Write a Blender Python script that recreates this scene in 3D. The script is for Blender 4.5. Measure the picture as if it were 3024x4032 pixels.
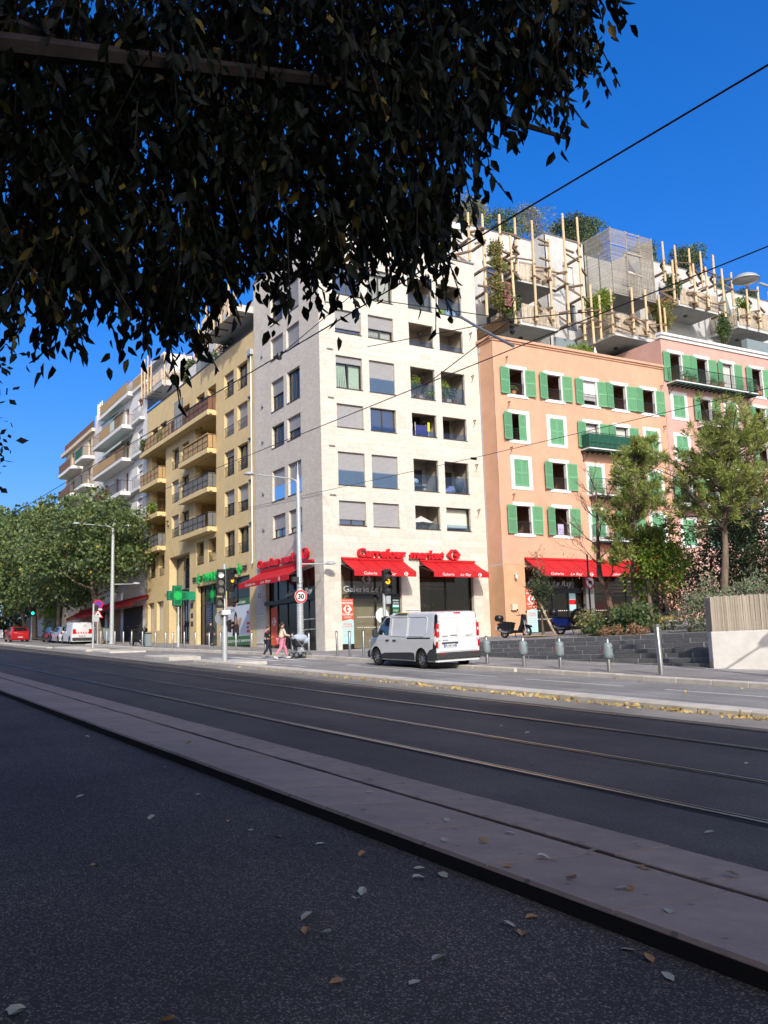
import bpy, bmesh, math, random
import numpy as np
from mathutils import Vector, Matrix, Euler
rad = math.radians
RNG = random.Random(11)
SC = bpy.context.scene
COL = SC.collection
for o in list(bpy.data.objects): bpy.data.objects.remove(o)

# ------------------------------------------------------------------ camera
# world: +x runs down the avenue towards the right, +y across it, z up. The avenue climbs towards -x.
AZ, PITCH, ROLL = rad(-31.25), rad(8.62), rad(-1.76)
CAMZ = 1.70
def cam_axes():
    B = Matrix(((-math.sin(AZ), -math.cos(AZ), 0), (math.cos(AZ), -math.sin(AZ), 0), (0, 0, 1)))
    cp, sp, cr, sr = math.cos(PITCH), math.sin(PITCH), math.cos(ROLL), math.sin(ROLL)
    M = Matrix(((cr, -sr, 0), (sr, cr, 0), (0, 0, 1))) @ Matrix(((1, 0, 0), (0, sp, -cp), (0, cp, sp)))
    return [B @ Vector(M[i]) for i in range(3)]
_r, _d, _f = cam_axes()
cam = bpy.data.cameras.new('camera'); cam.sensor_fit = 'HORIZONTAL'; cam.sensor_width = 36; cam.lens = 36 * 3640 / 3024
cam.clip_start = 0.05; cam.clip_end = 3000
camo = bpy.data.objects.new('camera', cam); COL.objects.link(camo)
camo.matrix_world = Matrix(((_r[0], -_d[0], -_f[0], 0), (_r[1], -_d[1], -_f[1], 0), (_r[2], -_d[2], -_f[2], CAMZ), (0, 0, 0, 1)))
SC.camera = camo

# ------------------------------------------------------------------ sky, sun, exposure
SUN_EL, SUN_AZ = rad(31.0), rad(23.0)          # azimuth measured from +x towards -y
sundir = Vector((math.cos(SUN_EL) * math.cos(SUN_AZ), -math.cos(SUN_EL) * math.sin(SUN_AZ), math.sin(SUN_EL)))
W = bpy.data.worlds.new('World'); SC.world = W; W.use_nodes = True
nt = W.node_tree; bg = nt.nodes['Background']
sky = nt.nodes.new('ShaderNodeTexSky'); sky.sky_type = 'NISHITA'; sky.sun_disc = False
sky.sun_elevation = SUN_EL; sky.sun_rotation = math.atan2(sundir.x, sundir.y)
sky.altitude = 0; sky.air_density = 0.7; sky.dust_density = 4.0; sky.ozone_density = 3.0
hs = nt.nodes.new('ShaderNodeHueSaturation'); hs.inputs['Saturation'].default_value = 1.56; hs.inputs['Value'].default_value = 1.0; hs.inputs['Hue'].default_value = 0.514
gm = nt.nodes.new('ShaderNodeGamma'); gm.inputs[1].default_value = 0.85; nt.links.new(sky.outputs[0], gm.inputs[0]); nt.links.new(gm.outputs[0], hs.inputs['Color']); nt.links.new(hs.outputs[0], bg.inputs[0]); bg.inputs[1].default_value = 0.15
sl = bpy.data.lights.new('sun', 'SUN'); sl.energy = 2.0; sl.angle = rad(0.53); sl.color = (1, 0.93, 0.82)
so = bpy.data.objects.new('sun', sl); COL.objects.link(so); so.rotation_euler = (-sundir).to_track_quat('-Z', 'Y').to_euler(); so.location = (0, 0, 60)
SC.view_settings.view_transform = 'Standard'; SC.view_settings.look = 'None'; SC.view_settings.gamma = 1; SC.view_settings.exposure = 1.17
SC.render.engine = 'CYCLES'
try:
    SC.cycles.max_bounces = 6; SC.cycles.transparent_max_bounces = 16; SC.cycles.diffuse_bounces = 3
except Exception: pass

# ------------------------------------------------------------------ helpers
def zg(x): return -0.0393 * x                    # road surface
YL, XR, XO = 22.88, -44.12, -42.70               # street facade plane, white side face, orange face
TANO = 0.0193
def setp(o, label=None, cat=None, group=None, kind=None):
    if label: o['label'] = label
    if cat: o['category'] = cat
    if group: o['group'] = group
    if kind: o['kind'] = kind
    return o
def empty(name, loc=(0, 0, 0), label=None, cat=None, group=None, rz=0):
    o = bpy.data.objects.new(name, None); COL.objects.link(o); o.location = loc; o.rotation_euler = (0, 0, rz)
    o.empty_display_size = 0.2
    return setp(o, label, cat, group)
def par(o, p, world=False):
    o.parent = p
    if world: o.matrix_parent_inverse = Matrix.Translation(-Vector(p.location))
    return o
def thing(name, base, label, cat, group=None): return empty(name, base, label, cat, group)
def copy_tree(o, parent=None, **kw):
    c = o.copy(); COL.objects.link(c); c.parent = parent
    if parent is not None: c.matrix_parent_inverse = o.matrix_parent_inverse.copy()
    for ch in list(o.children): copy_tree(ch, c)
    return c
def place(o, loc, rz=None, label=None, group=None):
    o.location = loc
    if rz is not None: o.rotation_euler = (0, 0, rz)
    if label: o['label'] = label
    if group: o['group'] = group
    return o
class FF:
    """a facade frame: u along the wall, v = height, w = outward"""
    def __init__(s, O, U, N): s.O, s.U, s.N = Vector(O), Vector(U), Vector(N)
    def P(s, u, v, w=0): return s.O + s.U * u + s.N * w + Vector((0, 0, v))
FL = FF((0, YL, 0), (1, 0, 0), (0, -1, 0))
FR = FF((XR, 0, 0), (0, 1, 0), (1, 0, 0))
FO = FF((XO - 33.94 * TANO, 0, 0), (TANO, 1, 0), (1, -TANO, 0))
class MB:
    def __init__(s): s.v = []; s.f = []
    def add(s, vs, fs):
        b = len(s.v); s.v += [tuple(p) for p in vs]; s.f += [tuple(i + b for i in f) for f in fs]; return s
    def hexa(s, p): return s.add(p, [(0, 3, 2, 1), (4, 5, 6, 7), (0, 1, 5, 4), (1, 2, 6, 5), (2, 3, 7, 6), (3, 0, 4, 7)])
    def box(s, x0, x1, y0, y1, z0, z1):
        return s.hexa([(x0, y0, z0), (x1, y0, z0), (x1, y1, z0), (x0, y1, z0), (x0, y0, z1), (x1, y0, z1), (x1, y1, z1), (x0, y1, z1)])
    def fbox(s, F, u0, u1, v0, v1, w0, w1):
        P = F.P
        return s.hexa([P(u0, v0, w0), P(u1, v0, w0), P(u1, v0, w1), P(u0, v0, w1), P(u0, v1, w0), P(u1, v1, w0), P(u1, v1, w1), P(u0, v1, w1)])
    def fquad(s, F, u0, u1, v0, v1, w=0): return s.add([F.P(u0, v0, w), F.P(u1, v0, w), F.P(u1, v1, w), F.P(u0, v1, w)], [(0, 1, 2, 3)])
    def obox(s, c, sx, sy, sz, M=None):
        c = Vector(c); M = M or Matrix.Identity(3)
        return s.hexa([c + M @ Vector((a * sx / 2, b * sy / 2, d * sz / 2)) for d in (-1, 1) for a, b in ((-1, -1), (1, -1), (1, 1), (-1, 1))])
    def bar(s, a, b, w, h=None, up=(0, 0, 1)):
        a, b = Vector(a), Vector(b); d = (b - a); L = d.length
        if L < 1e-6: return s
        x = d / L; u = Vector(up)
        if abs(x.dot(u)) > 0.98: u = Vector((1, 0, 0)) if abs(x.x) < 0.9 else Vector((0, 1, 0))
        y = u.cross(x).normalized(); z = x.cross(y)
        return s.obox((a + b) / 2, L, w, h or w, Matrix((x, y, z)).transposed())
    def quad(s, *p): return s.add(p, [tuple(range(len(p)))])
    def prism(s, pts, off):
        n = len(pts); off = Vector(off); p = [Vector(q) for q in pts]
        return s.add(p + [q + off for q in p], [tuple(range(n - 1, -1, -1)), tuple(range(n, 2 * n))] + [(i, (i + 1) % n, n + (i + 1) % n, n + i) for i in range(n)])
    def tube(s, pts, rr, n=8, cap=True):
        pts = [Vector(p) for p in pts]; m = len(pts)
        if not hasattr(rr, '__len__'): rr = [rr] * m
        vs = []; prev = None
        for i, p in enumerate(pts):
            t = (pts[min(i + 1, m - 1)] - pts[max(i - 1, 0)]).normalized()
            if prev is None:
                a = Vector((0, 0, 1)) if abs(t.z) < 0.9 else Vector((1, 0, 0)); y = a.cross(t).normalized()
            else: y = (prev - t * prev.dot(t)).normalized()
            prev = y; z = t.cross(y)
            vs += [p + (y * math.cos(2 * math.pi * k / n) + z * math.sin(2 * math.pi * k / n)) * rr[i] for k in range(n)]
        fs = [(i * n + k, i * n + (k + 1) % n, (i + 1) * n + (k + 1) % n, (i + 1) * n + k) for i in range(m - 1) for k in range(n)]
        if cap: fs += [tuple(range(n - 1, -1, -1)), tuple(range((m - 1) * n, m * n))]
        return s.add(vs, fs)
    def lathe(s, prof, c=(0, 0, 0), n=16, axis='z', cap=True):
        c = Vector(c); vs = []
        for r, h in prof:
            for k in range(n):
                a = 2 * math.pi * k / n; p, q = r * math.cos(a), r * math.sin(a)
                vs.append(c + (Vector((p, q, h)) if axis == 'z' else Vector((p, h, q)) if axis == 'y' else Vector((h, p, q))))
        m = len(prof)
        fs = [(i * n + k, i * n + (k + 1) % n, (i + 1) * n + (k + 1) % n, (i + 1) * n + k) for i in range(m - 1) for k in range(n)]
        if cap: fs += [tuple(range(n - 1, -1, -1)), tuple(range((m - 1) * n, m * n))]
        return s.add(vs, fs)
    def ball(s, c, rx, ry=None, rz=None, n=10, m=6, M=None):
        ry = ry or rx; rz = rz or rx; c = Vector(c); vs = []; M = M or Matrix.Identity(3)
        for i in range(m + 1):
            t = math.pi * i / m; st = max(math.sin(t), 0.02)
            for k in range(n):
                a = 2 * math.pi * k / n; vs.append(c + M @ Vector((rx * st * math.cos(a), ry * st * math.sin(a), -rz * math.cos(t))))
        return s.add(vs, [(i * n + k, i * n + (k + 1) % n, (i + 1) * n + (k + 1) % n, (i + 1) * n + k) for i in range(m) for k in range(n)])
    def wall(s, F, u0, u1, v0, v1, ops, d=0.2):
        us = sorted({u0, u1} | {o[i] for o in ops for i in (0, 1)}); vs_ = sorted({v0, v1} | {o[i] for o in ops for i in (2, 3)})
        us = [u for u in us if u0 <= u <= u1]; vs_ = [v for v in vs_ if v0 <= v <= v1]
        for i in range(len(us) - 1):
            for j in range(len(vs_) - 1):
                cu, cv = (us[i] + us[i + 1]) / 2, (vs_[j] + vs_[j + 1]) / 2
                if any(o[0] < cu < o[1] and o[2] < cv < o[3] for o in ops): continue
                s.fquad(F, us[i], us[i + 1], vs_[j], vs_[j + 1])
        for o in ops:
            a, b, c, e = o[:4]; dd = o[4] if len(o) > 4 else d; P = F.P
            if dd <= 0: continue
            s.quad(P(a, c), P(a, e), P(a, e, -dd), P(a, c, -dd)); s.quad(P(b, c), P(b, e), P(b, e, -dd), P(b, c, -dd))
            s.quad(P(a, e), P(b, e), P(b, e, -dd), P(a, e, -dd)); s.quad(P(a, c), P(b, c), P(b, c, -dd), P(a, c, -dd))
        return s
    def niche(s, F, a, b, c, e, d0, d1):
        """inside of a room: from depth d0 to d1 behind the opening"""
        P = F.P
        s.quad(P(a, c, -d1), P(b, c, -d1), P(b, e, -d1), P(a, e, -d1))
        for x in (a, b): s.quad(P(x, c, -d0), P(x, e, -d0), P(x, e, -d1), P(x, c, -d1))
        for y in (c, e): s.quad(P(a, y, -d0), P(b, y, -d0), P(b, y, -d1), P(a, y, -d1))
        return s
    def mesh(s, name):
        me = bpy.data.meshes.new(name); me.from_pydata(s.v, [], s.f); me.update(); return me
    def build(s, name, mat, parent=None, world=True, smooth=False, bevel=0, loc=None):
        return mobj(name, s.mesh(name), mat, parent, world, smooth, bevel, loc)
def mobj(name, me, mat, parent=None, world=True, smooth=False, bevel=0, loc=None):
    if mat is not None and not me.materials: me.materials.append(mat)
    o = bpy.data.objects.new(name, me); COL.objects.link(o)
    if smooth:
        for p in me.polygons: p.use_smooth = True
        if smooth != 2:
            try: me.set_sharp_from_angle(angle=rad(42))
            except Exception: pass
    if bevel:
        m = o.modifiers.new('bevel', 'BEVEL'); m.width = bevel; m.segments = 2; m.limit_method = 'ANGLE'
    if parent is not None: par(o, parent, world)
    if loc is not None: o.location = loc
    return o
def inst(me, name, parent=None, loc=(0, 0, 0), rot=(0, 0, 0), scale=(1, 1, 1), world=True):
    o = bpy.data.objects.new(name, me); COL.objects.link(o)
    o.location = loc; o.rotation_euler = rot; o.scale = scale
    if parent is not None: par(o, parent, world)
    return o

# ------------------------------------------------------------------ materials
def N(nt, t, **kw):
    n = nt.nodes.new(t)
    for k, v in kw.items():
        if k.startswith('i_'): n.inputs[k[2:].replace('_', ' ')].default_value = v
        else: setattr(n, k, v)
    return n
def mat(name, col, rough=0.7, var=0.12, scale=6.0, stain=0.0, sscale=0.6, bump=0.0, bscale=40, rnd=0.0, island=0.0, metal=0.0, spec=0.4,
        col2=None, coat=0.0, trans=0.0, stretch=None, emit=0, sheen=0, dist=0.02, spots=0):
    m = bpy.data.materials.new(name); m.use_nodes = True; nt = m.node_tree; L = nt.links; b = nt.nodes['Principled BSDF']
    b.inputs['Roughness'].default_value = rough; b.inputs['Metallic'].default_value = metal; b.inputs['Specular IOR Level'].default_value = spec
    if coat: b.inputs['Coat Weight'].default_value = coat; b.inputs['Coat Roughness'].default_value = 0.06
    tc = N(nt, 'ShaderNodeTexCoord'); src = tc.outputs['Object']
    if stretch:
        mp = N(nt, 'ShaderNodeMapping'); mp.inputs['Scale'].default_value = stretch; L.new(src, mp.inputs[0]); src = mp.outputs[0]
    no = N(nt, 'ShaderNodeTexNoise', i_Scale=scale, i_Detail=6.0, i_Roughness=0.6); L.new(src, no.inputs['Vector'])
    c = Vector(col) * (1.0 if name in ('kerb_stone',) else 0.79); c2 = Vector(col2) if col2 else c * (1 - 2 * var)
    mx = N(nt, 'ShaderNodeMix', data_type='RGBA'); rp = N(nt, 'ShaderNodeMapRange'); rp.inputs[1].default_value = 0.3; rp.inputs[2].default_value = 0.7
    L.new(no.outputs[0], rp.inputs[0]); L.new(rp.outputs[0], mx.inputs[0])
    mx.inputs[6].default_value = (*[min(1, x * (1 + var)) for x in c], 1); mx.inputs[7].default_value = (*c2, 1)
    out = mx.outputs[2]
    def mul(out, fac_socket, lo, hi):
        r = N(nt, 'ShaderNodeMapRange'); r.inputs[1].default_value = 0; r.inputs[2].default_value = 1; r.inputs[3].default_value = lo; r.inputs[4].default_value = hi
        L.new(fac_socket, r.inputs[0]); h = N(nt, 'ShaderNodeVectorMath', operation='SCALE'); L.new(out, h.inputs[0]); L.new(r.outputs[0], h.inputs['Scale']); return h.outputs[0]
    if stain:
        mp2 = N(nt, 'ShaderNodeMapping'); mp2.inputs['Scale'].default_value = (1, 1, 0.35); L.new(tc.outputs['Object'], mp2.inputs[0])
        n2 = N(nt, 'ShaderNodeTexNoise', i_Scale=sscale, i_Detail=8.0, i_Roughness=0.65); L.new(mp2.outputs[0], n2.inputs['Vector'])
        out = mul(out, n2.outputs[0], 1 + stain, 1 - stain)
    if spots:
        vo = N(nt, 'ShaderNodeTexVoronoi', i_Scale=spots); L.new(tc.outputs['Object'], vo.inputs['Vector']); n3 = N(nt, 'ShaderNodeTexNoise', i_Scale=spots * 3); L.new(tc.outputs['Object'], n3.inputs['Vector'])
        ad = N(nt, 'ShaderNodeMath', operation='MULTIPLY_ADD'); L.new(n3.outputs[0], ad.inputs[0]); ad.inputs[1].default_value = .25; L.new(vo.outputs['Distance'], ad.inputs[2]); rs = N(nt, 'ShaderNodeMapRange'); rs.inputs[1].default_value = .20; rs.inputs[2].default_value = .27; L.new(ad.outputs[0], rs.inputs[0]); out = mul(out, rs.outputs[0], .55, 1.0)
    if rnd:
        oi = N(nt, 'ShaderNodeObjectInfo'); out = mul(out, oi.outputs['Random'], 1 - rnd, 1 + rnd)
    if island:
        ge = N(nt, 'ShaderNodeNewGeometry'); out = mul(out, ge.outputs['Random Per Island'], 1 - island, 1 + island)
    L.new(out, b.inputs['Base Color'])
    if bump:
        nb = N(nt, 'ShaderNodeTexNoise', i_Scale=bscale, i_Detail=4.0); L.new(src, nb.inputs['Vector'])
        bp = N(nt, 'ShaderNodeBump', i_Strength=bump, i_Distance=dist); L.new(nb.outputs[0], bp.inputs['Height']); L.new(bp.outputs[0], b.inputs['Normal'])
    if emit: L.new(out, b.inputs['Emission Color']); b.inputs['Emission Strength'].default_value = emit
    if trans:
        tl = N(nt, 'ShaderNodeBsdfTranslucent'); L.new(out, tl.inputs[0]); ms = N(nt, 'ShaderNodeMixShader'); ms.inputs[0].default_value = trans
        L.new(b.outputs[0], ms.inputs[1]); L.new(tl.outputs[0], ms.inputs[2]); L.new(ms.outputs[0], nt.nodes['Material Output'].inputs[0])
    return m
def glassy(name, tint, fac=0.3, rough=0.02, ior=1.45):
    """thin pane: mostly see-through, fresnel reflections"""
    m = bpy.data.materials.new(name); m.use_nodes = True; nt = m.node_tree; L = nt.links; nt.nodes.remove(nt.nodes['Principled BSDF'])
    t = N(nt, 'ShaderNodeBsdfTransparent'); t.inputs[0].default_value = (*tint, 1); g = N(nt, 'ShaderNodeBsdfGlossy'); g.inputs['Roughness'].default_value = rough
    fr = N(nt, 'ShaderNodeFresnel'); fr.inputs[0].default_value = ior; ad = N(nt, 'ShaderNodeMath', operation='ADD', use_clamp=True); ad.inputs[1].default_value = fac
    L.new(fr.outputs[0], ad.inputs[0]); ms = N(nt, 'ShaderNodeMixShader'); L.new(ad.outputs[0], ms.inputs[0]); L.new(t.outputs[0], ms.inputs[1]); L.new(g.outputs[0], ms.inputs[2])
    L.new(ms.outputs[0], nt.nodes['Material Output'].inputs[0]); return m
MT = {}
def M_(k, *a, **kw): MT[k] = mat(k, *a, **kw); return MT[k]
M_('stone_white', (0.70, 0.665, 0.61), 0.8, 0.05, 3.0, stain=0.10, sscale=0.5, bump=0.25, bscale=25)
M_('stone_block', (0.68, 0.63, 0.55), 0.8, 0.05, 5.0, stain=0.05, bump=0.2, bscale=30, rnd=0.085)
M_('plaster_yellow', (0.72, 0.555, 0.29), 0.9, 0.05, 1.6, stain=0.10, sscale=0.35, bump=0.3, bscale=60)
M_('plaster_orange', (0.64, 0.375, 0.25), 0.9, 0.05, 1.4, stain=0.09, sscale=0.4, bump=0.3, bscale=60)
M_('plaster_orange_low', (0.66, 0.385, 0.225), 0.9, 0.06, 1.4, stain=0.1, sscale=0.5, bump=0.3, bscale=60)
M_('plaster_pink', (0.62, 0.365, 0.31), 0.9, 0.05, 1.4, stain=0.09, sscale=0.4, bump=0.3, bscale=60)
M_('plaster_white', (0.76, 0.75, 0.73), 0.85, 0.04, 2.0, stain=0.08, bump=0.2, bscale=50)
M_('plaster_cream', (0.70, 0.60, 0.46), 0.9, 0.05, 2.0, stain=0.14, bump=0.2, bscale=50)
M_('concrete', (0.56, 0.565, 0.555), 0.85, 0.07, 2.2, stain=0.14, sscale=0.5, bump=0.25, bscale=30)
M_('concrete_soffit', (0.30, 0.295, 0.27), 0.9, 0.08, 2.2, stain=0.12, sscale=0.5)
M_('trim_white', (0.80, 0.79, 0.77), 0.7, 0.03, 5.0, stain=0.04)
M_('shutter_green', (0.155, 0.40, 0.21), 0.55, 0.06, 8.0, rnd=0.05, stain=0.05)
M_('metal_grey', (0.36, 0.38, 0.39), 0.42, 0.06, 9.0, metal=0.6)
M_('lamp_grey', (0.50, 0.54, 0.55), 0.45, 0.05, 4.0, metal=0.25, stain=0.06)
M_('metal_steel', (0.46, 0.47, 0.46), 0.32, 0.08, 14.0, metal=0.85, stretch=(1, 1, 0.2))
M_('metal_dark', (0.022, 0.024, 0.024), 0.45, 0.1, 10.0)
M_('rail_green', (0.02, 0.055, 0.042), 0.5, 0.1, 10.0)
M_('frame_bronze', (0.085, 0.07, 0.06), 0.45, 0.08, 10.0, metal=0.3)
M_('frame_grey', (0.20, 0.20, 0.20), 0.5, 0.06, 10.0)
M_('roller', (0.36, 0.36, 0.365), 0.5, 0.04, 6.0, stain=0.05)
M_('roller_white', (0.74, 0.74, 0.73), 0.5, 0.03, 6.0)
M_('curtain', (0.72, 0.73, 0.70), 0.9, 0.06, 10.0, trans=0.2)
M_('curtain_green', (0.56, 0.68, 0.60), 0.9, 0.06, 10.0)
M_('room', (0.36, 0.22, 0.14), 0.95, 0.08, 3.0)
M_('room_grey', (0.52, 0.45, 0.36), 0.95, 0.06, 3.0)
M_('room_dark', (0.05, 0.045, 0.04), 0.9, 0.1, 3.0)
M_('wood_pole', (0.66, 0.49, 0.29), 0.75, 0.10, 5.0, stretch=(1, 1, 0.15), rnd=0.10, bump=0.2)
M_('wood_brace', (0.20, 0.135, 0.085), 0.85, 0.15, 9.0, rnd=0.22, bump=0.2)
M_('wood_slat', (0.60, 0.50, 0.38), 0.8, 0.12, 6.0, stretch=(1, 1, 0.12), island=0.2)
M_('wood_slat_grey', (0.40, 0.36, 0.30), 0.85, 0.14, 7.0, island=0.22)
M_('wood_warm', (0.50, 0.30, 0.15), 0.8, 0.14, 5.0, stretch=(1, 1, 0.2), island=0.18)
M_('reed', (0.47, 0.31, 0.15), 0.9, 0.15, 30.0, stretch=(1, 1, 0.1), stain=0.1)
M_('reed_dark', (0.20, 0.10, 0.065), 0.9, 0.15, 30.0, stretch=(1, 1, 0.1), stain=0.1)
M_('frost', (0.56, 0.57, 0.52), 0.5, 0.04, 4.0, trans=0.4)
M_('canvas_grey', (0.17, 0.165, 0.16), 0.9, 0.1, 5.0, stain=0.1)
M_('canvas_green', (0.02, 0.13, 0.085), 0.85, 0.08, 5.0)
M_('awning_red', (0.62, 0.012, 0.018), 0.65, 0.05, 5.0, stain=0.07, trans=0.12)
M_('sign_red', (0.72, 0.008, 0.014), 0.35, 0.03, 5.0)
M_('sign_red_dark', (0.30, 0.006, 0.01), 0.5, 0.03, 5.0)
M_('sign_white', (0.82, 0.82, 0.80), 0.5, 0.02, 5.0)
M_('print_orange', (0.80, 0.11, 0.035), 0.5, 0.02, 5.0)
M_('print_cyan', (0.42, 0.72, 0.74), 0.5, 0.02, 5.0)
M_('print_blue', (0.06, 0.08, 0.42), 0.5, 0.02, 5.0)
M_('print_green', (0.045, 0.16, 0.05), 0.5, 0.02, 5.0)
M_('print_pale', (0.62, 0.70, 0.78), 0.4, 0.02, 3.0)
M_('print_cream', (0.66, 0.68, 0.58), 0.5, 0.02, 3.0)
M_('print_skin', (0.55, 0.34, 0.24), 0.5, 0.05, 3.0)
M_('print_hair', (0.06, 0.025, 0.015), 0.5, 0.1, 6.0)
M_('sign_green', (0.01, 0.42, 0.08), 0.4, 0.03, 5.0, emit=0.12)
M_('sign_green_dark', (0.005, 0.13, 0.055), 0.4, 0.05, 5.0)
M_('sign_green_mid', (0.01, 0.28, 0.13), 0.4, 0.03, 5.0)
M_('black', (0.012, 0.012, 0.013), 0.4, 0.05, 5.0)
M_('black_matt', (0.02, 0.02, 0.021), 0.8, 0.1, 8.0)
M_('rubber', (0.018, 0.018, 0.018), 0.85, 0.1, 20.0)
M_('white_car', (0.70, 0.72, 0.74), 0.28, 0.015, 2.0, coat=0.6, stain=0.03)
M_('red_car', (0.42, 0.008, 0.012), 0.25, 0.03, 2.0, coat=0.8)
M_('grey_car', (0.06, 0.062, 0.066), 0.3, 0.05, 2.0, coat=0.7)
M_('blue_paint', (0.012, 0.035, 0.30), 0.25, 0.05, 2.0, coat=0.7)
M_('plastic_dark', (0.04, 0.042, 0.045), 0.6, 0.06, 8.0)
M_('alloy', (0.45, 0.46, 0.47), 0.35, 0.05, 5.0, metal=0.7)
M_('lens_red', (0.55, 0.008, 0.012), 0.15, 0.05, 5.0, coat=0.8)
M_('lens_clear', (0.75, 0.72, 0.70), 0.15, 0.05, 5.0, coat=0.8)
M_('plate_white', (0.70, 0.72, 0.76), 0.5, 0.02, 5.0)
M_('car_glass', (0.012, 0.016, 0.018), 0.05, 0.05, 2.0, spec=0.9, coat=1.0)
M_('amber', (0.95, 0.36, 0.01), 0.3, 0.05, 3.0, emit=1.3)
M_('lamp_green', (0.02, 0.85, 0.45), 0.3, 0.05, 3.0, emit=1.2)
M_('lens_off', (0.045, 0.05, 0.055), 0.12, 0.1, 6.0, spec=0.8)
M_('lens_white', (0.75, 0.75, 0.72), 0.3, 0.05, 3.0, emit=0.25)
M_('bark', (0.21, 0.16, 0.12), 0.95, 0.25, 9.0, stretch=(1, 1, 0.25), bump=0.6, bscale=16)
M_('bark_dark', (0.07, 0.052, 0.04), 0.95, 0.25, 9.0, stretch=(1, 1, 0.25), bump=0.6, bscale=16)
M_('twig', (0.20, 0.12, 0.085), 0.95, 0.2, 9.0)
M_('skin', (0.56, 0.33, 0.23), 0.55, 0.05, 6.0)
M_('hair_dark', (0.022, 0.014, 0.010), 0.6, 0.2, 30.0)
M_('hair_brown', (0.10, 0.055, 0.03), 0.6, 0.2, 30.0)
M_('knit_cream', (0.68, 0.58, 0.45), 0.95, 0.06, 30.0, bump=0.4, bscale=60)
M_('pink_cloth', (0.70, 0.25, 0.33), 0.9, 0.05, 12.0)
M_('navy_cloth', (0.018, 0.022, 0.042), 0.9, 0.1, 12.0)
M_('black_cloth', (0.018, 0.018, 0.02), 0.9, 0.1, 12.0)
M_('red_cloth', (0.52, 0.03, 0.03), 0.9, 0.1, 12.0)
M_('ochre_cloth', (0.42, 0.24, 0.07), 0.9, 0.1, 12.0)
M_('blue_cloth', (0.04, 0.05, 0.20), 0.9, 0.1, 12.0)
M_('pale_blue_cloth', (0.58, 0.66, 0.80), 0.9, 0.08, 8.0, trans=0.25)
M_('plum_cloth', (0.42, 0.10, 0.20), 0.9, 0.1, 12.0)
M_('violet_cloth', (0.24, 0.06, 0.42), 0.9, 0.1, 12.0)
M_('lavender_cloth', (0.50, 0.45, 0.66), 0.9, 0.12, 14.0)
M_('purple_sign', (0.16, 0.03, 0.28), 0.5, 0.03, 5.0)
M_('lime', (0.62, 0.72, 0.02), 0.5, 0.03, 5.0)
M_('terracotta', (0.42, 0.17, 0.09), 0.9, 0.08, 8.0)
M_('yellow_paint', (0.72, 0.56, 0.04), 0.6, 0.03, 5.0)
M_('box_grey', (0.215, 0.27, 0.285), 0.5, 0.04, 6.0)
M_('box_red', (0.65, 0.03, 0.04), 0.5, 0.05, 6.0)
M_('slate_step', (0.15, 0.155, 0.16), 0.7, 0.12, 5.0, stain=0.08, rnd=0.12, bump=0.3, bscale=40)
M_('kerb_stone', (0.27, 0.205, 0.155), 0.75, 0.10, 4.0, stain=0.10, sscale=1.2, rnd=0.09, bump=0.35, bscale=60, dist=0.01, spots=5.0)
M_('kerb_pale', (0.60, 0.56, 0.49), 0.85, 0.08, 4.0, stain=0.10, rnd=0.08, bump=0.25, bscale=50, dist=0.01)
M_('joint', (0.03, 0.028, 0.026), 0.95, 0.1, 30.0)
M_('rail_steel', (0.42, 0.40, 0.385), 0.34, 0.1, 20.0, metal=1.0, stretch=(0.1, 1, 1))
M_('rail_groove', (0.012, 0.011, 0.011), 0.9, 0.1, 20.0)
M_('paint_white', (0.62, 0.62, 0.60), 0.75, 0.14, 9.0, stain=0.12)
M_('white_wall', (0.76, 0.745, 0.71), 0.85, 0.06, 2.0, stain=0.12, sscale=1.2, bump=0.3, bscale=30)
M_('soil', (0.11, 0.07, 0.045), 0.95, 0.2, 12.0)
M_('straw', (0.46, 0.30, 0.14), 0.95, 0.2, 25.0)
GLASS = MT['glass'] = mat('glass', (0.02, 0.035, 0.06), 0.03, 0.05, 2.0, spec=1.0, coat=1.0)
GLASS.node_tree.nodes['Principled BSDF'].inputs['IOR'].default_value = 1.8
MT['glass_clear'] = glassy('glass_clear', (0.88, 0.91, 0.89), 0.02)
MT['glass_shop'] = glassy('glass_shop', (0.66, 0.68, 0.62), 0.015)
MT['glass_rail'] = glassy('glass_rail', (0.70, 0.79, 0.88), 0.04, ior=1.12)

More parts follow.
